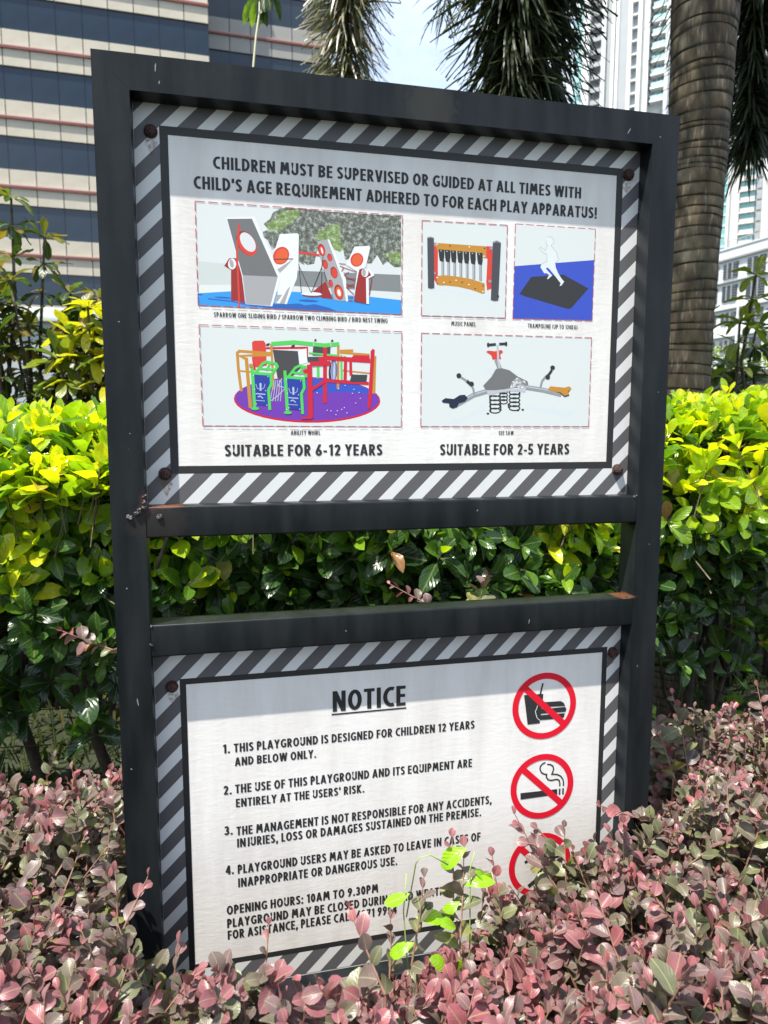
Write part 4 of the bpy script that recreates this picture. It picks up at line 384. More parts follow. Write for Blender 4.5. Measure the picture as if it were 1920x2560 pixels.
'whirl':[('print_tint',[(546,16249),(4131,16245),(4128,14520),(563,14531)]),('red_crimson',[(3732,14986),(3714,14921),(3663,14858),(3579,14799),(3465,14744),(3325,14696),(3162,14656),(2981,14624),(2785,14602),(2581,14590),(2374,14588),(2169,14596),(1970,14614),(1783,14641),(1612,14676),(1461,14719),(1333,14768),(1231,14823),(1158,14881),(1114,14943),(1101,15005),(1119,15067),(1168,15127),(1246,15184),(1351,15237),(1482,15284),(1635,15325),(1808,15357),(1995,15381),(2194,15396),(2398,15401),(2604,15396),(2805,15381),(2998,15357),(3177,15323),(3338,15281),(3475,15231),(3586,15176),(3667,15115),(3717,15052)]),('purple',[(3705,15004),(3687,14943),(3637,14883),(3555,14827),(3444,14775),(3307,14730),(3147,14692),(2969,14662),(2778,14641),(2578,14630),(2375,14627),(2174,14635),(1979,14652),(1796,14677),(1628,14711),(1480,14751),(1354,14798),(1254,14849),(1182,14905),(1139,14963),(1127,15021),(1144,15080),(1192,15137),(1268,15191),(1371,15241),(1500,15286),(1650,15324),(1819,15355),(2003,15377),(2197,15391),(2397,15396),(2599,15391),(2797,15377),(2986,15354),(3161,15322),(3318,15282),(3453,15235),(3562,15183),(3641,15126),(3690,15066)]),('royal_blue',[(1267,15160),(1435,15229),(2456,15380),(2803,15317),(3334,15274),(3620,15165),(3476,15120),(2978,15140),(2627,15110),(2454,15150),(1771,15234)]),('red_crimson',[(1465,15731),(1493,15499),(1454,15494),(1425,15726)]),('red_crimson',[(1672,15903),(2414,15931),(2411,15750),(2371,15751),(2373,15890),(1674,15863)]),('red',[(1433,15976),(1467,16007),(1634,16015),(1669,15966),(1684,15584),(1491,15547),(1444,15679)]),('ochre',[(1208,15132),(1167,15506),(1153,15799),(1206,15847),(1781,15820),(1779,15770),(1225,15796),(1204,15778),(1217,15510),(1258,15137)]),('ochre',[(1217,15498),(1407,15485),(1405,15455),(1215,15468)]),('ochre',[(1355,14841),(1303,15673),(1171,15751),(1778,15808),(1782,15748),(1289,15729),(1360,15712),(1415,14845)]),('ochre',[(1786,15961),(1815,15168),(1775,15166),(1746,15960)]),('ochre',[(2980,15984),(2969,15199),(2924,15200),(2935,15985)]),('ochre',[(2981,15892),(3228,15906),(3231,15857),(2984,15842)]),('ochre',[(2983,15861),(3532,15835),(3530,15795),(2982,15821)]),('ochre',[(3008,15541),(3532,15500),(3530,15470),(3006,15511)]),('ochre',[(3090,15785),(3110,15529),(3070,15526),(3050,15782)]),('ochre',[(3656,15796),(3637,15121),(3567,15123),(3586,15798)]),('bright_green',[(3029,15800),(3035,15355),(2995,15355),(2989,15799)]),('bright_green',[(2613,15586),(2616,15383),(2566,15382),(2563,15586)]),('steel_light',[(1812,15334),(1775,15165),(1738,14963),(1726,14965),(1764,15168),(1800,15337)]),('steel_light',[(1843,15335),(1816,15166),(1782,14963),(1770,14965),(1804,15168),(1831,15337)]),('steel_light',[(1873,15336),(1857,15167),(1826,14964),(1814,14966),(1845,15168),(1861,15337)]),('steel_light',[(1904,15337),(1897,15168),(1870,14964),(1858,14966),(1885,15169),(1892,15337)]),('steel_light',[(1934,15337),(1938,15169),(1915,14965),(1903,14966),(1926,15169),(1922,15337)]),('steel_light',[(1948,15368),(1883,15240),(2021,15207),(1874,15061),(1736,14958),(1728,14969),(1865,15072),(1994,15200),(1862,15231),(1936,15374)]),('print_black',[(2936,15502),(2928,15445),(2915,15392),(2897,15349),(2875,15318),(2853,15303),(2830,15304),(2810,15322),(2794,15354),(2783,15399),(2778,15452),(2779,15510),(2787,15568),(2800,15620),(2818,15663),(2840,15694),(2862,15709),(2885,15708),(2905,15691),(2921,15658),(2932,15614),(2938,15560)]),('wheel_blue',[(2931,15504),(2925,15454),(2914,15407),(2901,15369),(2885,15342),(2869,15329),(2853,15330),(2839,15345),(2828,15373),(2820,15412),(2817,15459),(2819,15509),(2825,15560),(2836,15606),(2849,15644),(2865,15670),(2881,15684),(2897,15683),(2911,15668),(2922,15640),(2930,15601),(2933,15555)]),('steel_light',[(2896,15506),(2892,15460),(2886,15418),(2880,15384),(2874,15359),(2868,15346),(2863,15346),(2860,15360),(2857,15385),(2857,15420),(2858,15462),(2861,15508),(2865,15553),(2871,15595),(2877,15630),(2883,15654),(2889,15667),(2894,15667),(2897,15654),(2900,15629),(2900,15594),(2899,15552)]),('steel_light',[(2846,15676),(2824,15506),(2852,15319),(2843,15318),(2814,15506),(2837,15677)]),('steel_light',[(2870,15677),(2862,15506),(2873,15319),(2864,15318),(2853,15506),(2861,15677)]),('steel_light',[(2895,15678),(2901,15507),(2894,15319),(2885,15319),(2892,15507),(2886,15677)]),('seat_grey',[(1790,15861),(2230,15848),(2256,15588),(2304,15580),(2095,15374),(1866,15370)]),('print_white',[(2235,15848),(2385,15899),(2394,15650),(2256,15616)]),('seat_grey',[(2505,15939),(2817,15939),(2807,15786),(2492,15778)]),('seat_grey',[(2391,15751),(2694,15766),(2684,15673),(2408,15658)]),('bright_green',[(1763,15995),(2163,16035),(2712,15996),(2970,16028),(2979,15959),(2714,15926),(2164,15965),(1770,15926)]),('bright_green',[(2427,15834),(2634,15822),(2948,15804),(2946,15774),(2633,15792),(2426,15804)]),('steel_light',[(2507,15939),(2512,16040),(2525,16040),(2521,15939)]),('steel_light',[(2810,15948),(2816,16041),(2830,16040),(2824,15947)]),('print_black',[(1740,15966),(1741,15961),(1740,15954),(1736,15947),(1730,15940),(1722,15933),(1713,15928),(1703,15924),(1694,15922),(1686,15922),(1679,15924),(1675,15928),(1674,15934),(1675,15940),(1679,15947),(1685,15955),(1693,15961),(1702,15967),(1712,15971),(1721,15973),(1729,15972),(1736,15970)]),('print_black',[(2179,15952),(2180,15946),(2179,15939),(2175,15932),(2169,15925),(2160,15918),(2151,15913),(2141,15909),(2132,15907),(2124,15907),(2117,15909),(2113,15913),(2112,15919),(2113,15925),(2117,15933),(2123,15940),(2131,15947),(2141,15952),(2150,15956),(2160,15958),(2168,15958),(2174,15956)]),('print_black',[(2564,16058),(2566,16053),(2567,16047),(2566,16041),(2563,16036),(2559,16032),(2554,16029),(2548,16027),(2542,16028),(2536,16029),(2532,16032),(2528,16037),(2526,16042),(2525,16048),(2527,16054),(2529,16059),(2534,16063),(2539,16066),(2544,16067),(2550,16067),(2556,16066),(2561,16062)]),('print_black',[(2866,16057),(2868,16051),(2868,16046),(2867,16040),(2865,16035),(2860,16030),(2855,16027),(2849,16026),(2843,16026),(2838,16028),(2833,16031),(2829,16035),(2827,16041),(2827,16046),(2828,16052),(2831,16057),(2835,16062),(2840,16065),(2846,16066),(2852,16066),(2857,16064),(2862,16061)]),('red_crimson',[(2753,15927),(2741,14939),(2671,14939),(2683,15928)]),('red_crimson',[(2596,15744),(2732,15782),(3542,15749),(3539,15669),(2742,15702),(2617,15667)]),('red_crimson',[(3117,15698),(3106,15321),(3046,15323),(3057,15700)]),('red_crimson',[(2735,15372),(3514,15333),(3511,15273),(2732,15312)]),('red_crimson',[(3531,15753),(3258,15754),(3204,15692),(3208,15474),(3242,15447),(3212,15408),(3158,15448),(3154,15710),(3235,15804),(3531,15803)]),('red_crimson',[(3585,15925),(3625,15909),(3566,14990),(3539,14842),(3490,14842),(3546,15726),(3549,15881)]),('seat_dark',[(3165,15349),(3201,15458),(3486,15458),(3468,15328),(3191,15320)]),('panel_blue',[(1439,15446),(1723,15418),(1737,15250),(1688,15166),(1697,14879),(1465,14911)]),('bright_green',[(1452,15563),(1470,15197),(1485,14845),(1430,14842),(1415,15195),(1397,15561)]),('bright_green',[(1696,14810),(1680,15171),(1732,15273),(1725,15411),(1421,15429),(1424,15479),(1773,15459),(1783,15262),(1731,15160),(1746,14813)]),('bright_green',[(1472,15478),(1595,15634),(1673,15674),(1860,15641),(1896,15568),(1792,15438),(1757,15466),(1843,15574),(1830,15601),(1681,15627),(1624,15598),(1507,15450)]),('bright_green',[(1542,15549),(1810,15537),(1809,15502),(1540,15514)]),('bright_green',[(1659,15509),(1728,15643),(1759,15627),(1690,15492)]),('print_white',[(1455,15413),(1453,15407),(1447,15404),(1441,15407),(1439,15413),(1441,15419),(1447,15421),(1453,15419)]),('print_white',[(1706,15392),(1703,15386),(1697,15384),(1692,15386),(1689,15392),(1692,15398),(1698,15401),(1704,15398)]),('print_white',[(1472,15171),(1470,15165),(1464,15163),(1458,15165),(1455,15171),(1458,15177),(1464,15179),(1470,15177)]),('print_white',[(1663,15148),(1660,15142),(1654,15140),(1648,15142),(1646,15148),(1649,15154),(1655,15157),(1661,15154)]),('print_white',[(1496,14920),(1493,14914),(1487,14911),(1481,14913),(1479,14919),(1481,14925),(1487,14928),(1493,14925)]),('print_white',[(1680,14896),(1678,14890),(1672,14887),(1666,14890),(1663,14896),(1666,14902),(1672,14904),(1678,14902)]),('ink_pale',[(1581,15281),(1582,15147),(1552,15147),(1551,15281)]),('ink_pale',[(1586,15248),(1582,15236),(1571,15229),(1559,15229),(1549,15236),(1546,15247),(1550,15259),(1560,15267),(1572,15267),(1582,15260)]),('ink_pale',[(1490,15265),(1513,15192),(1567,15169),(1623,15201),(1641,15267),(1649,15265),(1631,15195),(1568,15159),(1506,15185),(1481,15262)]),('ink_pale',[(1480,15105),(1651,15093),(1649,15075),(1478,15087)]),('ink_pale',[(1511,15046),(1559,15065),(1612,15020),(1601,15006),(1555,15044),(1518,15029)]),('ink_pale',[(1480,14983),(1640,14973),(1639,14963),(1480,14973)]),('bright_green',[(1534,14836),(1525,14822),(1499,14812),(1463,14808),(1428,14811),(1403,14821),(1393,14835),(1403,14848),(1429,14858),(1464,14862),(1499,14859),(1525,14849)]),('panel_blue',[(2010,15386),(2301,15357),(2316,15188),(2267,15102),(2277,14812),(2040,14844)]),('bright_green',[(2023,15505),(2043,15134),(2059,14778),(2005,14775),(1988,15131),(1968,15502)]),('bright_green',[(2277,14743),(2258,15108),(2311,15210),(2303,15351),(1992,15369),(1995,15419),(2350,15398),(2362,15199),(2309,15097),(2327,14745)]),('bright_green',[(2044,15418),(2169,15575),(2249,15616),(2439,15583),(2476,15509),(2370,15378),(2335,15406),(2422,15515),(2409,15542),(2256,15569),(2198,15540),(2079,15390)]),('bright_green',[(2115,15489),(2389,15478),(2387,15443),(2113,15454)]),('bright_green',[(2235,15449),(2305,15585),(2336,15569),(2266,15433)]),('print_white',[(2027,15352),(2024,15346),(2018,15344),(2012,15346),(2010,15352),(2012,15358),(2019,15361),(2025,15358)]),('print_white',[(2283,15331),(2281,15325),(2275,15323),(2268,15325),(2266,15331),(2269,15337),(2275,15340),(2281,15337)]),('print_white',[(2045,15108),(2043,15102),(2037,15099),(2031,15102),(2028,15107),(2031,15114),(2037,15116),(2043,15114)]),('print_white',[(2241,15085),(2238,15079),(2232,15076),(2226,15078),(2223,15084),(2226,15090),(2232,15093),(2238,15091)]),('print_white',[(2071,14853),(2068,14847),(2062,14845),(2056,14847),(2054,14853),(2056,14859),(2062,14862),(2068,14859)]),('print_white',[(2260,14829),(2257,14823),(2251,14820),(2245,14823),(2242,14829),(2245,14835),(2251,14838),(2257,14835)]),('ink_pale',[(2156,15219),(2158,15084),(2128,15083),(2126,15219)]),('ink_pale',[(2161,15185),(2157,15173),(2147,15166),(2134,15166),(2124,15173),(2120,15185),(2124,15197),(2135,15204),(2147,15205),(2157,15197)]),('ink_pale',[(2063,15202),(2087,15128),(2143,15105),(2200,15138),(2217,15204),(2226,15202),(2207,15132),(2143,15095),(2080,15122),(2054,15200)]),('ink_pale',[(2053,15040),(2228,15029),(2227,15011),(2052,15023)]),('ink_pale',[(2086,14981),(2134,15000),(2189,14955),(2178,14941),(2131,14980),(2093,14964)]),('ink_pale',[(2055,14918),(2218,14907),(2217,14897),(2054,14908)]),('bright_green',[(2111,14768),(2101,14755),(2074,14744),(2038,14741),(2002,14744),(1976,14754),(1967,14767),(1977,14781),(2003,14791),(2039,14795),(2075,14792),(2101,14782)]),('red_crimson',[(2478,15617),(2493,14671),(2403,14670),(2388,15616)]),('red_crimson',[(2439,15665),(2812,15690),(2818,15610),(2444,15585)]),('red_crimson',[(2449,15197),(2685,15346),(2712,15303),(2476,15155)]),('red_crimson',[(2407,15498),(2405,15486),(2400,15476),(2392,15467),(2381,15460),(2369,15457),(2356,15457),(2344,15460),(2333,15466),(2325,15474),(2320,15485),(2318,15496),(2320,15508),(2325,15518),(2334,15527),(2344,15533),(2357,15537),(2369,15537),(2382,15534),(2392,15528),(2401,15520),(2406,15509)]),('ochre',[(1439,15582),(1437,15573),(1433,15564),(1427,15557),(1419,15552),(1409,15549),(1400,15549),(1391,15551),(1383,15556),(1377,15563),(1373,15572),(1372,15581),(1374,15590),(1378,15599),(1384,15606),(1392,15612),(1401,15614),(1411,15615),(1420,15612),(1428,15607),(1434,15600),(1437,15592)]),('red_crimson',[(2275,14687),(2457,14697),(2457,14654),(2275,14653)]),('print_white',[(2757,14814),(2753,14807),(2744,14805),(2737,14810),(2737,14817),(2744,14822),(2753,14820)]),('print_white',[(2824,14802),(2820,14795),(2811,14794),(2804,14798),(2804,14806),(2811,14810),(2820,14809)]),('print_white',[(2942,14806),(2938,14800),(2929,14798),(2922,14802),(2922,14810),(2929,14815),(2938,14813)]),('print_white',[(3022,14833),(3018,14826),(3009,14824),(3002,14829),(3002,14836),(3009,14841),(3018,14840)]),('print_white',[(3070,14864),(3066,14858),(3057,14856),(3050,14861),(3050,14868),(3057,14873),(3066,14871)]),('print_white',[(2915,14737),(2911,14730),(2902,14728),(2895,14733),(2895,14741),(2902,14745),(2911,14744)]),('print_white',[(3119,14769),(3115,14763),(3106,14761),(3099,14765),(3099,14773),(3106,14778),(3115,14776)]),('print_white',[(3281,14948),(3277,14941),(3268,14939),(3260,14944),(3260,14951),(3268,14956),(3277,14954)]),('print_white',[(3365,15032),(3361,15025),(3352,15023),(3345,15028),(3345,15035),(3352,15040),(3361,15039)]),('print_white',[(3250,15195),(3245,15188),(3236,15186),(3229,15191),(3229,15199),(3236,15203),(3246,15202)]),('print_white',[(3344,15139),(3340,15132),(3331,15131),(3323,15135),(3323,15143),(3331,15147),(3340,15146)]),('print_white',[(3219,15120),(3215,15114),(3206,15112),(3199,15116),(3199,15124),(3206,15129),(3215,15127)]),('print_white',[(3087,15262),(3082,15255),(3073,15253),(3066,15258),(3066,15265),(3074,15270),(3083,15268)]),('print_white',[(2966,15200),(2962,15193),(2953,15191),(2946,15196),(2946,15203),(2953,15208),(2962,15207)]),('print_white',[(2577,15123),(2573,15116),(2564,15114),(2557,15119),(2557,15126),(2564,15131),(2573,15129)]),('print_white',[(2026,14826),(2022,14819),(2013,14817),(2006,14822),(2006,14829),(2013,14834),(2022,14832)]),('dash_red',[(546,16255),(705,16255),(705,16242),(546,16242)]),('dash_red',[(760,16255),(919,16255),(919,16242),(760,16242)]),('dash_red',[(974,16255),(1134,16254),(1134,16241),(974,16242)]),('dash_red',[(1189,16254),(1348,16254),(1348,16241),(1189,16241)]),('dash_red',[(1403,16254),(1562,16254),(1562,16241),(1403,16241)]),('dash_red',[(1617,16254),(1776,16254),(1776,16241),(1617,16241)]),('dash_red',[(1831,16254),(1990,16253),(1990,16240),(1831,16241)]),('dash_red',[(2045,16253),(2204,16253),(2204,16240),(2045,16240)]),('dash_red',[(2259,16253),(2418,16253),(2418,16240),(2259,16240)]),('dash_red',[(2473,16253),(2632,16253),(2632,16240),(2473,16240)]),('dash_red',[(2687,16253),(2846,16253),(2846,16240),(2687,16240)]),('dash_red',[(2901,16252),(3061,16252),(3061,16239),(2901,16239)]),('dash_red',[(3116,16252),(3275,16252),(3275,16239),(3116,16239)]),('dash_red',[(3330,16252),(3489,16252),(3489,16239),(3330,16239)]),('dash_red',[(3544,16252),(3703,16252),(3703,16239),(3544,16239)]),('dash_red',[(3758,16252),(3917,16251),(3917,16238),(3758,16239)]),('dash_red',[(3972,16251),(4131,16251),(4131,16238),(3972,16238)]),('dash_red',[(4138,16245),(4137,16077),(4124,16077),(4125,16245)]),('dash_red',[(4137,16022),(4137,15855),(4124,15855),(4124,16022)]),('dash_red',[(4137,15800),(4136,15632),(4123,15632),(4124,15800)]),('dash_red',[(4136,15577),(4136,15410),(4123,15410),(4123,15577)]),('dash_red',[(4136,15355),(4136,15187),(4123,15187),(4123,15355)]),('dash_red',[(4135,15132),(4135,14965),(4122,14965),(4122,15132)]),('dash_red',[(4135,14910),(4135,14742),(4122,14742),(4122,14910)]),('dash_red',[(4135,14687),(4134,14520),(4121,14520),(4122,14687)]),('dash_red',[(4128,14513),(3970,14514),(3970,14527),(4128,14526)]),('dash_red',[(3915,14514),(3757,14514),(3757,14527),(3915,14527)]),('dash_red',[(3702,14514),(3544,14515),(3544,14528),(3702,14527)]),('dash_red',[(3489,14515),(3331,14516),(3331,14529),(3489,14528)]),('dash_red',[(3276,14516),(3118,14516),(3118,14529),(3276,14529)]),('dash_red',[(3063,14516),(2905,14517),(2905,14530),(3063,14529)]),('dash_red',[(2850,14517),(2692,14518),(2692,14531),(2850,14530)]),('dash_red',[(2637,14518),(2479,14518),(2479,14531),(2637,14531)]),('dash_red',[(2424,14518),(2266,14519),(2266,14532),(2424,14531)]),('dash_red',[(2211,14519),(2053,14520),(2053,14533),(2211,14532)]),('dash_red',[(1998,14520),(1840,14520),(1840,14533),(1998,14533)]),('dash_red',[(1785,14520),(1627,14521),(1627,14534),(1785,14533)]),('dash_red',[(1572,14521),(1414,14522),(1414,14535),(1572,14534)]),('dash_red',[(1359,14522),(1201,14522),(1201,14535),(1359,14535)]),('dash_red',[(1146,14522),(988,14523),(988,14536),(1146,14535)]),('dash_red',[(933,14523),(775,14524),(776,14537),(933,14536)]),('dash_red',[(720,14524),(563,14524),(563,14537),(721,14537)]),('dash_red',[(556,14531),(554,14697),(567,14697),(569,14531)]),('dash_red',[(554,14752),(552,14919),(565,14919),(567,14752)]),('dash_red',[(552,14974),(550,15140),(563,15141),(565,14974)]),('dash_red',[(550,15195),(548,15362),(561,15362),(563,15196)]),('dash_red',[(548,15417),(546,15584),(559,15584),(561,15417)]),('dash_red',[(546,15639),(544,15805),(557,15805),(559,15639)]),('dash_red',[(543,15860),(542,16027),(555,16027),(556,15860)]),('dash_red',[(541,16082),(540,16249),(553,16249),(554,16082)])],
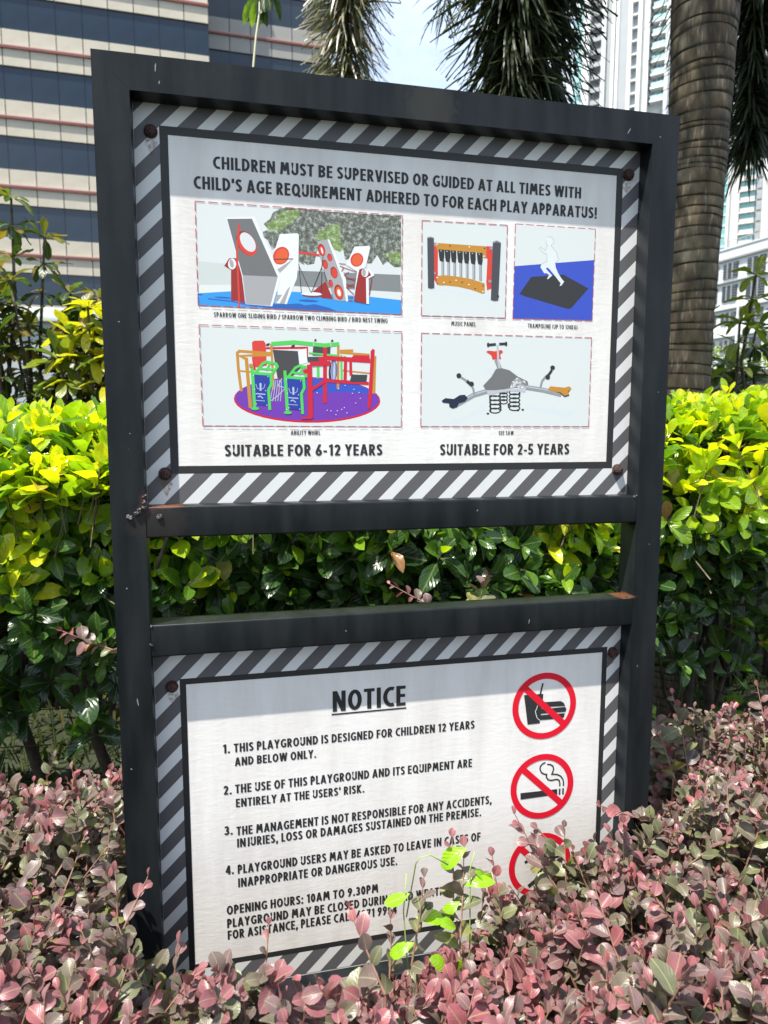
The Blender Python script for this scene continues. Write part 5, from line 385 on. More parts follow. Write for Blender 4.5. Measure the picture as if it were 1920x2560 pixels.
'seesaw':[('print_tint',[(4503,16231),(7948,16248),(7949,14532),(4503,14526)]),('print_shadow',[(4801,14564),(5325,14690),(5633,14879),(5809,15026),(5768,14817),(5502,14712),(5282,14607),(5129,14544)]),('print_shadow',[(5060,14771),(5237,14648),(5193,14637),(4995,14750)]),('print_shadow',[(6535,14991),(6744,14909),(7141,14880),(7184,14998),(7235,14870),(7614,14851),(7592,14786),(7549,14657),(7430,14678),(7120,14784),(6630,14865)]),('print_shadow',[(5709,15615),(5932,15599),(5911,15505),(5688,15512),(5799,15555)]),('print_black',[(6230,15183),(6222,15162),(6196,15144),(6162,15135),(6125,15135),(6091,15143),(6065,15160),(6054,15185),(6064,15211),(6090,15229),(6123,15238),(6160,15239),(6195,15230),(6221,15213),(6232,15188),(6223,15165),(6202,15173),(6208,15187),(6203,15198),(6186,15210),(6158,15216),(6126,15216),(6099,15208),(6082,15197),(6078,15186),(6083,15175),(6100,15164),(6128,15157),(6159,15157),(6187,15165),(6204,15176),(6210,15192)]),('print_black',[(6232,15121),(6223,15099),(6198,15082),(6164,15072),(6127,15072),(6093,15080),(6067,15098),(6056,15123),(6066,15148),(6091,15166),(6125,15175),(6162,15176),(6196,15167),(6222,15150),(6233,15125),(6224,15102),(6204,15111),(6209,15125),(6204,15135),(6187,15147),(6159,15154),(6128,15153),(6100,15146),(6084,15134),(6079,15123),(6084,15112),(6102,15101),(6129,15094),(6161,15094),(6188,15102),(6205,15114),(6211,15129)]),('print_black',[(6233,15058),(6224,15037),(6199,15019),(6165,15009),(6128,15009),(6094,15018),(6068,15035),(6057,15060),(6067,15086),(6092,15103),(6126,15113),(6163,15113),(6197,15105),(6223,15087),(6235,15062),(6226,15040),(6205,15048),(6211,15062),(6206,15073),(6188,15084),(6161,15091),(6129,15091),(6102,15083),(6085,15071),(6081,15061),(6086,15050),(6103,15038),(6131,15031),(6162,15031),(6190,15039),(6206,15051),(6212,15066)]),('print_black',[(6234,14995),(6226,14974),(6201,14956),(6167,14947),(6129,14946),(6095,14955),(6069,14972),(6058,14997),(6068,15023),(6094,15041),(6127,15050),(6165,15050),(6199,15042),(6225,15025),(6236,14999),(6227,14977),(6207,14985),(6212,14999),(6207,15010),(6190,15021),(6162,15028),(6131,15028),(6103,15020),(6086,15009),(6082,14998),(6087,14987),(6104,14975),(6132,14968),(6164,14969),(6191,14976),(6208,14988),(6214,15003)]),('print_black',[(6087,15138),(6075,15115),(6040,15096),(5994,15086),(5944,15086),(5897,15095),(5863,15113),(5847,15141),(5861,15170),(5896,15189),(5942,15199),(5992,15200),(6039,15191),(6074,15173),(6090,15144),(6076,15118),(6055,15129),(6062,15144),(6056,15155),(6031,15168),(5990,15176),(5944,15175),(5904,15166),(5879,15153),(5874,15142),(5880,15131),(5905,15117),(5946,15110),(5992,15110),(6032,15119),(6057,15133),(6065,15149)]),('print_black',[(6088,15060),(6076,15037),(6042,15018),(5996,15008),(5945,15007),(5899,15016),(5864,15035),(5848,15063),(5863,15092),(5897,15111),(5943,15121),(5994,15121),(6040,15113),(6075,15094),(6091,15066),(6078,15040),(6057,15051),(6064,15065),(6058,15076),(6032,15090),(5992,15097),(5946,15097),(5906,15088),(5881,15075),(5875,15064),(5882,15053),(5907,15039),(5948,15031),(5993,15032),(6033,15041),(6058,15054),(6067,15071)]),('print_black',[(6090,14982),(6078,14958),(6044,14939),(5997,14930),(5947,14929),(5901,14938),(5866,14956),(5850,14985),(5865,15014),(5899,15033),(5945,15043),(5995,15043),(6042,15034),(6077,15016),(6093,14987),(6080,14962),(6058,14973),(6066,14987),(6060,14998),(6034,15011),(5993,15019),(5948,15019),(5907,15010),(5883,14996),(5877,14985),(5883,14974),(5909,14961),(5949,14953),(5995,14954),(6035,14962),(6060,14976),(6069,14993)]),('print_black',[(6092,14903),(6080,14880),(6045,14861),(5999,14851),(5948,14851),(5902,14860),(5867,14878),(5851,14907),(5866,14936),(5900,14955),(5946,14964),(5997,14965),(6043,14956),(6079,14938),(6095,14909),(6081,14883),(6060,14894),(6067,14908),(6061,14920),(6035,14933),(5995,14941),(5949,14940),(5909,14932),(5884,14918),(5878,14907),(5885,14896),(5910,14883),(5951,14875),(5996,14875),(6037,14884),(6062,14897),(6070,14914)]),('print_black',[(6093,14824),(6081,14801),(6047,14782),(6001,14772),(5950,14772),(5904,14781),(5869,14800),(5853,14828),(5868,14857),(5902,14876),(5948,14886),(5999,14886),(6045,14877),(6080,14859),(6096,14830),(6083,14804),(6062,14815),(6069,14830),(6063,14841),(6037,14854),(5996,14862),(5951,14862),(5910,14853),(5886,14840),(5880,14829),(5886,14818),(5912,14804),(5952,14796),(5998,14796),(6038,14805),(6063,14819),(6072,14835)]),('print_black',[(6486,15175),(6474,15151),(6439,15132),(6392,15122),(6341,15122),(6294,15131),(6259,15149),(6243,15177),(6258,15206),(6292,15225),(6339,15236),(6390,15236),(6437,15227),(6472,15209),(6489,15181),(6475,15155),(6454,15166),(6461,15180),(6455,15191),(6429,15204),(6388,15212),(6341,15212),(6301,15203),(6276,15189),(6270,15178),(6276,15167),(6302,15154),(6343,15146),(6390,15146),(6430,15155),(6456,15169),(6464,15186)]),('print_black',[(6488,15100),(6475,15077),(6441,15058),(6394,15048),(6343,15047),(6296,15056),(6261,15074),(6244,15103),(6259,15132),(6294,15151),(6341,15161),(6392,15162),(6439,15153),(6474,15135),(6491,15106),(6477,15080),(6456,15091),(6463,15105),(6457,15117),(6431,15130),(6389,15138),(6343,15137),(6303,15128),(6277,15115),(6272,15103),(6278,15092),(6304,15079),(6345,15071),(6391,15072),(6432,15080),(6457,15094),(6466,15111)]),('print_black',[(6489,15026),(6477,15002),(6442,14983),(6396,14973),(6345,14973),(6298,14982),(6262,15000),(6246,15029),(6261,15058),(6296,15077),(6342,15087),(6393,15087),(6440,15078),(6476,15060),(6492,15031),(6479,15005),(6458,15016),(6465,15031),(6459,15042),(6433,15055),(6391,15063),(6345,15063),(6304,15054),(6279,15040),(6273,15029),(6280,15018),(6306,15005),(6347,14997),(6393,14997),(6434,15006),(6459,15020),(6468,15036)]),('print_black',[(6491,14951),(6479,14927),(6444,14908),(6398,14898),(6346,14898),(6299,14907),(6264,14925),(6248,14954),(6263,14983),(6298,15002),(6344,15012),(6395,15013),(6442,15004),(6478,14985),(6494,14956),(6481,14930),(6460,14941),(6467,14956),(6461,14967),(6434,14981),(6393,14989),(6347,14988),(6306,14979),(6281,14966),(6275,14955),(6281,14943),(6307,14930),(6349,14922),(6395,14922),(6436,14931),(6461,14945),(6470,14962)]),('print_black',[(6493,14876),(6481,14852),(6446,14833),(6399,14823),(6348,14823),(6301,14832),(6266,14851),(6250,14879),(6265,14909),(6299,14927),(6346,14937),(6397,14938),(6444,14929),(6480,14910),(6496,14882),(6483,14856),(6461,14867),(6469,14881),(6462,14892),(6436,14906),(6395,14914),(6348,14913),(6308,14905),(6283,14891),(6277,14880),(6283,14869),(6309,14855),(6350,14847),(6397,14847),(6438,14856),(6463,14870),(6472,14887)]),('print_black',[(5878,15132),(5900,14809),(5870,14807),(5848,15130)]),('print_black',[(6093,15030),(6109,14831),(6079,14829),(6064,15028)]),('print_black',[(6258,14969),(6267,14885),(6237,14882),(6228,14966)]),('print_black',[(6487,15164),(6495,15143),(6466,15133),(6459,15154)]),('print_black',[(5861,14772),(5855,14761),(5841,14754),(5823,14754),(5808,14761),(5802,14772),(5808,14783),(5822,14790),(5840,14790),(5855,14783)]),('print_black',[(6573,14850),(6567,14839),(6553,14832),(6534,14832),(6519,14839),(6513,14850),(6518,14861),(6533,14868),(6552,14868),(6567,14861)]),('print_black',[(6472,14839),(6467,14828),(6452,14821),(6433,14821),(6418,14827),(6412,14839),(6418,14850),(6433,14857),(6451,14857),(6466,14850)]),('steel_light',[(5760,15213),(6597,15255),(6587,15182),(6279,15199),(6031,15164),(5852,15110)]),('steel',[(5190,14977),(5523,15159),(5793,15236),(5818,15149),(5557,15075),(5233,14898)]),('steel_light',[(5206,14967),(5536,15141),(5803,15217),(5808,15198),(5543,15122),(5216,14949)]),('steel',[(6602,15321),(6974,15273),(7353,15193),(7334,15105),(6959,15184),(6590,15232)]),('steel_light',[(6597,15301),(6968,15256),(7345,15175),(7341,15156),(6965,15236),(6595,15281)]),('steel',[(6026,15803),(6097,15628),(6013,15595),(5942,15769)]),('red',[(5774,15925),(5813,15950),(5947,15939),(6081,15967),(6115,15933),(6056,15880),(6080,15802),(5906,15784),(5877,15865)]),('steel_light',[(6018,16065),(6043,15759),(6074,15626),(6035,15617),(6003,15752),(5978,16062)]),('print_black',[(5786,16073),(5964,16094),(5970,16044),(5792,16023)]),('print_black',[(6032,16100),(6193,16111),(6197,16061),(6036,16050)]),('print_black',[(5836,16055),(5833,16033),(5824,16016),(5812,16009),(5800,16015),(5791,16031),(5787,16054),(5790,16076),(5799,16093),(5811,16099),(5823,16094),(5832,16078)]),('print_black',[(6197,16084),(6195,16061),(6186,16044),(6174,16038),(6161,16043),(6152,16060),(6148,16082),(6151,16105),(6159,16122),(6172,16128),(6184,16122),(6194,16106)]),('print_grey',[(5726,15295),(5890,15463),(5976,15610),(6088,15629),(6247,15595),(6431,15473),(6628,15392),(6645,15330),(6584,15287),(6300,15262),(5984,15216),(5783,15213)]),('scuff_print',[(6266,15261),(6320,15388),(6409,15456),(6582,15392),(6618,15308),(6528,15255),(6390,15284)]),('steel',[(5531,15123),(5508,15233),(5476,15281),(5509,15303),(5545,15249),(5570,15131)]),('print_black',[(5411,15406),(5511,15326),(5474,15279),(5373,15360)]),('steel',[(5280,15470),(5413,15390),(5393,15356),(5260,15436)]),('print_black',[(5287,15473),(5286,15460),(5280,15448),(5271,15438),(5260,15430),(5247,15426),(5233,15426),(5220,15429),(5208,15437),(5199,15446),(5193,15459),(5191,15472),(5193,15485),(5198,15497),(5207,15508),(5219,15515),(5232,15519),(5245,15519),(5259,15516),(5270,15509),(5279,15499),(5285,15487)]),('print_black',[(5541,15323),(5539,15310),(5533,15298),(5525,15287),(5513,15280),(5500,15276),(5486,15276),(5473,15279),(5461,15286),(5452,15297),(5446,15309),(5444,15322),(5445,15335),(5451,15348),(5460,15358),(5471,15366),(5484,15370),(5498,15370),(5512,15366),(5523,15359),(5533,15349),(5539,15337)]),('steel',[(6877,15275),(6909,15406),(6980,15497),(7039,15542),(7063,15510),(7008,15468),(6946,15388),(6916,15265)]),('print_black',[(7031,15520),(7110,15626),(7150,15597),(7072,15490)]),('print_black',[(7191,15659),(7190,15647),(7184,15635),(7175,15626),(7164,15618),(7151,15615),(7137,15614),(7123,15618),(7111,15624),(7102,15634),(7096,15645),(7094,15657),(7095,15670),(7101,15681),(7109,15691),(7121,15698),(7134,15702),(7148,15702),(7161,15699),(7173,15692),(7183,15683),(7189,15672)]),('print_black',[(7094,15476),(7093,15463),(7087,15452),(7079,15442),(7067,15435),(7054,15431),(7040,15431),(7027,15435),(7015,15441),(7005,15451),(6999,15462),(6997,15474),(6998,15487),(7004,15498),(7013,15508),(7024,15515),(7037,15519),(7051,15519),(7065,15516),(7077,15509),(7086,15500),(7092,15488)]),('navy',[(4909,15007),(4980,15055),(5144,15040),(5264,15114),(5363,15121),(5421,15060),(5365,14991),(5244,14959),(5212,14886),(5125,14861),(5059,14895),(5054,14957),(4927,14972)]),('print_black',[(7065,15230),(7105,15294),(7552,15269),(7495,15193),(7509,15129),(7416,15102),(7319,15170)]),('ochre',[(7064,15247),(7104,15305),(7410,15282),(7503,15311),(7557,15269),(7483,15204),(7513,15151),(7415,15124),(7319,15191),(7131,15206)]),('dash_red',[(4503,16237),(4654,16238),(4654,16225),(4503,16224)]),('dash_red',[(4709,16238),(4860,16239),(4860,16226),(4709,16225)]),('dash_red',[(4915,16239),(5066,16240),(5066,16227),(4915,16226)]),('dash_red',[(5121,16240),(5272,16241),(5272,16228),(5121,16227)]),('dash_red',[(5327,16241),(5478,16242),(5478,16229),(5327,16228)]),('dash_red',[(5533,16242),(5684,16243),(5684,16230),(5533,16229)]),('dash_red',[(5739,16243),(5889,16244),(5889,16231),(5739,16230)]),('dash_red',[(5944,16245),(6095,16245),(6095,16232),(5944,16232)]),('dash_red',[(6150,16246),(6301,16246),(6301,16233),(6150,16233)]),('dash_red',[(6356,16247),(6507,16247),(6507,16234),(6356,16234)]),('dash_red',[(6562,16248),(6713,16248),(6713,16235),(6562,16235)]),('dash_red',[(6768,16249),(6919,16250),(6919,16237),(6768,16236)]),('dash_red',[(6974,16250),(7125,16251),(7125,16238),(6974,16237)]),('dash_red',[(7180,16251),(7331,16252),(7331,16239),(7180,16238)]),('dash_red',[(7386,16252),(7536,16253),(7536,16240),(7386,16239)]),('dash_red',[(7591,16253),(7742,16254),(7742,16241),(7591,16240)]),('dash_red',[(7797,16254),(7948,16255),(7948,16242),(7797,16241)]),('dash_red',[(7955,16248),(7955,16082),(7942,16082),(7942,16248)]),('dash_red',[(7955,16027),(7955,15861),(7942,15861),(7942,16027)]),('dash_red',[(7955,15806),(7955,15639),(7942,15639),(7942,15806)]),('dash_red',[(7955,15584),(7955,15418),(7942,15418),(7942,15584)]),('dash_red',[(7955,15363),(7955,15196),(7942,15196),(7942,15363)]),('dash_red',[(7955,15141),(7955,14975),(7942,14975),(7942,15141)]),('dash_red',[(7955,14920),(7955,14754),(7942,14754),(7942,14920)]),('dash_red',[(7955,14699),(7955,14532),(7942,14532),(7942,14699)]),('dash_red',[(7949,14526),(7798,14526),(7798,14539),(7949,14539)]),('dash_red',[(7743,14525),(7592,14525),(7592,14538),(7743,14538)]),('dash_red',[(7537,14525),(7386,14525),(7386,14538),(7537,14538)]),('dash_red',[(7331,14525),(7180,14524),(7180,14537),(7331,14538)]),('dash_red',[(7125,14524),(6974,14524),(6974,14537),(7125,14537)]),('dash_red',[(6919,14524),(6768,14524),(6768,14537),(6919,14537)]),('dash_red',[(6713,14524),(6562,14523),(6562,14536),(6713,14537)]),('dash_red',[(6507,14523),(6356,14523),(6356,14536),(6507,14536)]),('dash_red',[(6301,14523),(6150,14523),(6150,14536),(6301,14536)]),('dash_red',[(6095,14522),(5944,14522),(5944,14535),(6095,14535)]),('dash_red',[(5889,14522),(5738,14522),(5738,14535),(5889,14535)]),('dash_red',[(5683,14522),(5532,14521),(5532,14534),(5683,14535)]),('dash_red',[(5477,14521),(5327,14521),(5327,14534),(5477,14534)]),('dash_red',[(5272,14521),(5121,14521),(5121,14534),(5272,14534)]),('dash_red',[(5066,14521),(4915,14520),(4915,14533),(5066,14534)]),('dash_red',[(4860,14520),(4709,14520),(4709,14533),(4860,14533)]),('dash_red',[(4654,14520),(4503,14520),(4503,14533),(4654,14533)]),('dash_red',[(4496,14526),(4496,14691),(4509,14691),(4509,14526)]),('dash_red',[(4496,14746),(4496,14911),(4509,14911),(4509,14746)]),('dash_red',[(4496,14966),(4496,15131),(4509,15131),(4509,14966)]),('dash_red',[(4496,15186),(4497,15351),(4510,15351),(4509,15186)]),('dash_red',[(4497,15406),(4497,15571),(4510,15571),(4510,15406)]),('dash_red',[(4497,15626),(4497,15791),(4510,15791),(4510,15626)]),('dash_red',[(4497,15846),(4497,16011),(4510,16011),(4510,15846)]),('dash_red',[(4497,16066),(4497,16231),(4510,16231),(4510,16066)])],
'nofood':[('print_black',[(6718,9130),(7139,9121),(7133,8986),(7077,8499),(6812,8497)]),('print_black',[(7144,9342),(7089,9110),(7056,9118),(7111,9350)]),('print_white',[(7027,8880),(7007,8812),(6980,8762),(7001,8693),(7018,8632),(7083,8565),(7074,8557),(7007,8626),(6989,8690),(6967,8764),(6995,8816),(7016,8883)]),('print_black',[(7023,8843),(7029,8904),(7083,8945),(7534,8932),(7600,8891),(7639,8818)]),('print_black',[(7000,8799),(7636,8799),(7667,8753),(7648,8693),(7026,8701),(6980,8752)]),('print_black',[(7008,8672),(7632,8666),(7619,8587),(7563,8558),(7094,8567),(7029,8612)])],
'nosmoke':[('print_black',[(6692,7037),(7514,7028),(7521,6910),(6698,6895)]),('print_black',[(7589,7031),(7589,6894),(7553,6894),(7553,7031)]),('print_black',[(7666,7033),(7668,6894),(7632,6894),(7630,7033)]),('print_black',[(7236,7629),(7178,7608),(7136,7569),(7127,7516),(7158,7442),(7218,7404),(7282,7391),(7275,7328),(7312,7269),(7378,7250),(7511,7260),(7570,7219),(7584,7147),(7586,7086),(7557,7085),(7555,7144),(7544,7202),(7503,7230),(7375,7220),(7293,7244),(7245,7321),(7250,7367),(7207,7376),(7135,7422),(7096,7513),(7109,7583),(7162,7634),(7226,7656)]),('print_black',[(7273,7612),(7347,7600),(7412,7554),(7436,7480),(7417,7413),(7402,7382),(7508,7366),(7597,7313),(7649,7240),(7668,7170),(7668,7080),(7639,7080),(7639,7166),(7622,7227),(7577,7292),(7499,7338),(7359,7359),(7390,7424),(7406,7479),(7387,7536),(7336,7572),(7269,7583)])],
'noplay':[('print_black',[(7405,5777),(7398,5734),(7375,5700),(7340,5680),(7298,5677),(7255,5692),(7218,5722),(7193,5763),(7183,5808),(7191,5851),(7213,5885),(7249,5905),(7291,5907),(7334,5893),(7370,5863),(7396,5822)]),('print_black',[(6814,5514),(7047,5652),(7240,5640),(7236,5580),(7062,5591),(6845,5462)]),('print_black',[(7259,5632),(7433,5468),(7566,5542),(7595,5489),(7424,5394),(7218,5588)]),('print_black',[(7115,5643),(7391,5634),(7467,5166),(7157,5213)]),('print_black',[(7428,5218),(7483,4988),(7455,4830),(7376,4844),(7401,4985),(7350,5199)]),('print_black',[(7236,5214),(7099,5014),(6942,4911),(6898,4978),(7042,5073),(7170,5259)])]}
TEXTS = [('CHILDREN MUST BE SUPERVISED OR GUIDED AT ALL TIMES WITH', 0.0848, 1.8815, 0.7633, 1.8828, 0.0201), ("CHILD'S AGE REQUIREMENT ADHERED TO FOR EACH PLAY APPARATUS!", 0.0525, 1.8469, 0.7974, 1.8485, 0.0207), ('SPARROW ONE SLIDING BIRD / SPARROW TWO CLIMBING BIRD / BIRD NEST SWING', 0.0797, 1.6395, 0.3866, 1.6386, 0.0081), ('MUSIC PANEL', 0.5077, 1.6386, 0.5561, 1.6384, 0.008), ('TRAMPOLINE (UP TO 120KG)', 0.6606, 1.639, 0.7644, 1.6401, 0.0082), ('ABILITY WHIRL', 0.2086, 1.4373, 0.2618, 1.4372, 0.0079), ('SEE SAW', 0.6057, 1.4366, 0.6367, 1.4369, 0.0081), ('SUITABLE FOR 6-12 YEARS', 0.0923, 1.4002, 0.3771, 1.3991, 0.0206), ('SUITABLE FOR 2-5 YEARS', 0.4885, 1.399, 0.7551, 1.3986, 0.021), ('NOTICE', 0.2803, 0.9145, 0.424, 0.913, 0.0406), ('1.', 0.075, 0.8528, 0.0883, 0.8525, 0.0175), ('THIS PLAYGROUND IS DESIGNED FOR CHILDREN 12 YEARS', 0.0952, 0.8533, 0.5668, 0.8523, 0.0171), ('AND BELOW ONLY.', 0.0964, 0.8265, 0.2481, 0.8258, 0.0165), ('2.', 0.0744, 0.7725, 0.0895, 0.7718, 0.0177), ('THE USE OF THIS PLAYGROUND AND ITS EQUIPMENT ARE', 0.0958, 0.7721, 0.5628, 0.7732, 0.0174), ("ENTIRELY AT THE USERS' RISK.", 0.0966, 0.7454, 0.3416, 0.7447, 0.0167), ('3.', 0.0742, 0.6929, 0.0894, 0.692, 0.0179), ('THE MANAGEMENT IS NOT RESPONSIBLE FOR ANY ACCIDENTS,', 0.0965, 0.6922, 0.6062, 0.686, 0.0176), ('INJURIES, LOSS OR DAMAGES SUSTAINED ON THE PREMISE.', 0.097, 0.6662, 0.5841, 0.6639, 0.0177), ('4.', 0.0748, 0.6136, 0.0897, 0.6129, 0.0182), ('PLAYGROUND USERS MAY BE ASKED TO LEAVE IN CASES OF', 0.0968, 0.6134, 0.5834, 0.6108, 0.0179), ('INAPPROPRIATE OR DANGEROUS USE.', 0.097, 0.5868, 0.408, 0.5827, 0.0179), ('OPENING HOURS: 10AM TO 9.30PM', 0.0746, 0.5345, 0.3693, 0.5297, 0.018), ('PLAYGROUND MAY BE CLOSED DURING BAD WEATHER.', 0.0747, 0.5084, 0.5341, 0.502, 0.0181), ('FOR ASISTANCE, PLEASE CALL 6271 9954', 0.0752, 0.4829, 0.4075, 0.4795, 0.0182)]
def V3(*a):
    v = Vector(a[0] if len(a) == 1 else a); return v if len(v) == 3 else Vector((v[0], v[1], 0))

# ================================================================== THE SIGN
M_paint = bpy.data.materials.new('charcoal_paint'); M_paint.use_nodes = True; t = M_paint.node_tree; p = t.nodes['Principled BSDF']; n = t.nodes.new; l = t.links.new
tcn = n('ShaderNodeTexCoord'); n1 = n('ShaderNodeTexNoise'); n1.inputs['Scale'].default_value = 5; n1.inputs['Detail'].default_value = 8; mst = n('ShaderNodeMapping'); mst.inputs['Scale'].default_value = (6, 3, 1); l(tcn.outputs['Object'], mst.inputs['Vector']); l(mst.outputs['Vector'], n1.inputs['Vector'])
r1 = n('ShaderNodeValToRGB'); r1.color_ramp.elements[0].position = .35; r1.color_ramp.elements[0].color = (.0055, .0075, .009, 1); r1.color_ramp.elements[1].position = .7; r1.color_ramp.elements[1].color = (.014, .0165, .018, 1); l(n1.outputs['Fac'], r1.inputs['Fac'])
# rust patches around two weld points and a chalky smear on the top rail
def spot(cx, cy, cz, rx, ry, rz):
    mpn = n('ShaderNodeMapping'); mpn.inputs['Location'].default_value = (-cx/rx, -cy/ry, -cz/rz); mpn.inputs['Scale'].default_value = (1/rx, 1/ry, 1/rz); l(tcn.outputs['Object'], mpn.inputs['Vector'])
    ln = n('ShaderNodeVectorMath'); ln.operation = 'LENGTH'; l(mpn.outputs['Vector'], ln.inputs[0]); mr = n('ShaderNodeMapRange'); mr.inputs['From Min'].default_value = .35; mr.inputs['From Max'].default_value = 1; mr.inputs['To Min'].default_value = 1; mr.inputs['To Max'].default_value = 0; l(ln.outputs['Value'], mr.inputs['Value']); return mr.outputs['Result']
n3 = n('ShaderNodeTexNoise'); n3.inputs['Scale'].default_value = 130; n3.inputs['Detail'].default_value = 5; l(tcn.outputs['Object'], n3.inputs['Vector'])
def blend(prev, mask, col, amt, thr=.5):
    a = n('ShaderNodeMath'); a.operation = 'ADD'; l(mask, a.inputs[0]); l(n3.outputs['Fac'], a.inputs[1]); b = n('ShaderNodeMapRange'); b.inputs['From Min'].default_value = .5+thr*.6; b.inputs['From Max'].default_value = .95+thr*.6; b.inputs['To Max'].default_value = amt; l(a.outputs[0], b.inputs['Value'])
    g = n('ShaderNodeMath'); g.operation = 'MULTIPLY'; l(b.outputs['Result'], g.inputs[0]); 
    st = n('ShaderNodeMath'); st.operation = 'GREATER_THAN'; l(mask, st.inputs[0]); st.inputs[1].default_value = .01; l(st.outputs[0], g.inputs[1])
    m_ = n('ShaderNodeMixRGB'); l(g.outputs[0], m_.inputs['Fac']); l(prev, m_.inputs['Color1']); m_.inputs['Color2'].default_value = (*col, 1); return m_.outputs['Color']
c = r1.outputs['Color']
c = blend(c, spot(-.015, -.02, 1.3175, .05, .05, .006), (.14, .05, .022), .9, .4)
c = blend(c, spot(-.035, -.03, 1.325, .022, .05, .03), (.05, .02, .013), .8, .4)
c = blend(c, spot(.872, -.02, 1.114, .028, .05, .005), (.13, .05, .022), .85, .4)
c = blend(c, spot(-.02, -.04, 1.29, .07, .02, .045), (.028, .022, .02), .55, .45)
c = blend(c, spot(.455, -.045, 2.0, .055, .03, .06), (.045, .045, .036), .4, .2)
n4 = n('ShaderNodeTexVoronoi'); n4.inputs['Scale'].default_value = 26; l(tcn.outputs['Object'], n4.inputs['Vector']); lt = n('ShaderNodeMath'); lt.operation = 'LESS_THAN'; l(n4.outputs['Distance'], lt.inputs[0]); lt.inputs[1].default_value = .018
m_ = n('ShaderNodeMixRGB'); l(lt.outputs[0], m_.inputs['Fac']); l(c, m_.inputs['Color1']); m_.inputs['Color2'].default_value = (.09, .09, .085, 1)
l(m_.outputs['Color'], p.inputs['Base Color']); p.inputs['Roughness'].default_value = .33; p.inputs['Specular IOR Level'].default_value = .2
rr_ = n('ShaderNodeMapRange'); rr_.inputs['To Min'].default_value = .26; rr_.inputs['To Max'].default_value = .5; l(n1.outputs['Fac'], rr_.inputs['Value']); l(rr_.outputs['Result'], p.inputs['Roughness'])
bb = n('ShaderNodeBump'); bb.inputs['Strength'].default_value = .12; bb.inputs['Distance'].default_value = .004; nb = n('ShaderNodeTexNoise'); nb.inputs['Scale'].default_value = 30; nb.inputs['Detail'].default_value = 3; l(tcn.outputs['Object'], nb.inputs['Vector']); l(nb.outputs['Fac'], bb.inputs['Height']); l(bb.outputs['Normal'], p.inputs['Normal'])
M_rust = mat('rusted_steel', (.055, .018, .012), .5, spec=.6, noise=.6, nscale=160, bump=1, bscale=260)
M_weld = mat('weld_bead', (.10, .09, .085), .35, metal=.5, noise=.5, nscale=120, bump=1, bscale=200)
M_gap = mat('dark_backing', (.02, .02, .02), .8)

sign = empty('playground_sign', (.42, 0, 0)); tag(sign, 'tall charcoal steel frame sign with two striped playground notice panels', 'sign')
SO = V3((.42, 0, 0))
def rel(o): o.location = tuple(V3(o.location)-SO); return o
FY0, FY1 = -.040, .015
XL0, XL1, XR0, XR1 = -.0955, -.0405, .8845, .9395
ZT = 2.031
def prism(pts, name):
    mb = MB(); k = len(pts); mb.v = [(x, FY0, z) for x, z in pts]+[(x, FY1, z) for x, z in pts]
    mb.f = [tuple(range(k)), tuple(range(2*k-1, k-1, -1))]+[(i, i+k, (i+1) % k+k, (i+1) % k) for i in range(k)]; mb.mi = [0]*len(mb.f)
    o = mb.build(name, M_paint, sign); bm = bmesh.new(); bm.from_mesh(o.data); bmesh.ops.recalc_face_normals(bm, faces=bm.faces)
    ed_ = [e for e in bm.edges if not any(f.select for f in e.link_faces) and all(abs(f.normal.x*f.normal.z) < .1 for f in e.link_faces)]
    bmesh.ops.bevel(bm, geom=ed_, offset=.0035, segments=3, affect='EDGES', profile=.6); bm.to_mesh(o.data); bm.free()
    o.data.polygons.foreach_set('use_smooth', [True]*len(o.data.polygons)); o.data.set_sharp_from_angle(angle=rad(50)); return rel(o)
ZI = 1.9765; g_ = .00008   # the top corners are mitred
prism([(XL0, -.3), (XL1, -.3), (XL1, ZI-g_), (XL0, ZT-g_)], 'post'); prism([(XR0, -.3), (XR1, -.3), (XR1, ZT-g_), (XR0, ZI-g_)], 'post')
prism([(XL1+g_, ZI), (XR0-g_, ZI), (XR1-g_, ZT), (XL0+g_, ZT)], 'rail')
for z0, z1 in ((1.264, 1.3175), (1.056, 1.113), (.325, .380)):
    rel(MB().box(XL1-.002, XR0+.002, FY0+.0012, FY1-.0012, z0, z1).build('rail', M_paint, sign, bevel=.0035, seg=3))
for pts, r_ in (([(XL1-.002, FY0-.0005, 1.316), (XL1-.008, FY0-.003, 1.312), (XL1-.014, FY0-.002, 1.306), (XL1-.022, FY0-.001, 1.300), (XL1-.028, FY0, 1.301)], .004), ([(XL1+.001, -.035, 1.317), (XL1+.001, -.02, 1.318)], .003), ([(XL1-.004, FY0, 1.318), (XL1-.001, FY0-.002, 1.326), (XL1, FY0, 1.335)], .0032), ([(XL1+.001, FY0, 1.112), (XL1+.001, FY0-.001, 1.08)], .002), ([(XR0-.001, -.036, 1.114), (XR0-.012, -.036, 1.1145)], .0025), ([(XR0, -.038, 1.316), (XR0-.006, -.039, 1.317)], .0025)):
    mb = MB()
    for a in range(len(pts)):
        q = V3(pts[a]); 
        for k in range(3):
            c_ = q+V3((random.uniform(-.002, .002), random.uniform(-.001, .001), random.uniform(-.002, .002))); mb.tube([c_+V3((0, 0, -r_*.7)), c_+V3((0, 0, -r_*.3)), c_+V3((0, 0, r_*.3)), c_+V3((0, 0, r_*.7))], [r_*.5, r_*.8, r_*.8, r_*.45], 8)
    rel(mb.build('weld', M_weld, sign, smooth=True))
# little dome screw on the left of the middle rail
rel(MB().tube([(-.018, FY0+.001, 1.300), (-.018, FY0-.002, 1.300), (-.018, FY0-.0032, 1.300)], [.0055, .005, .002], 12).build('screw', M_weld, sign, smooth=True))

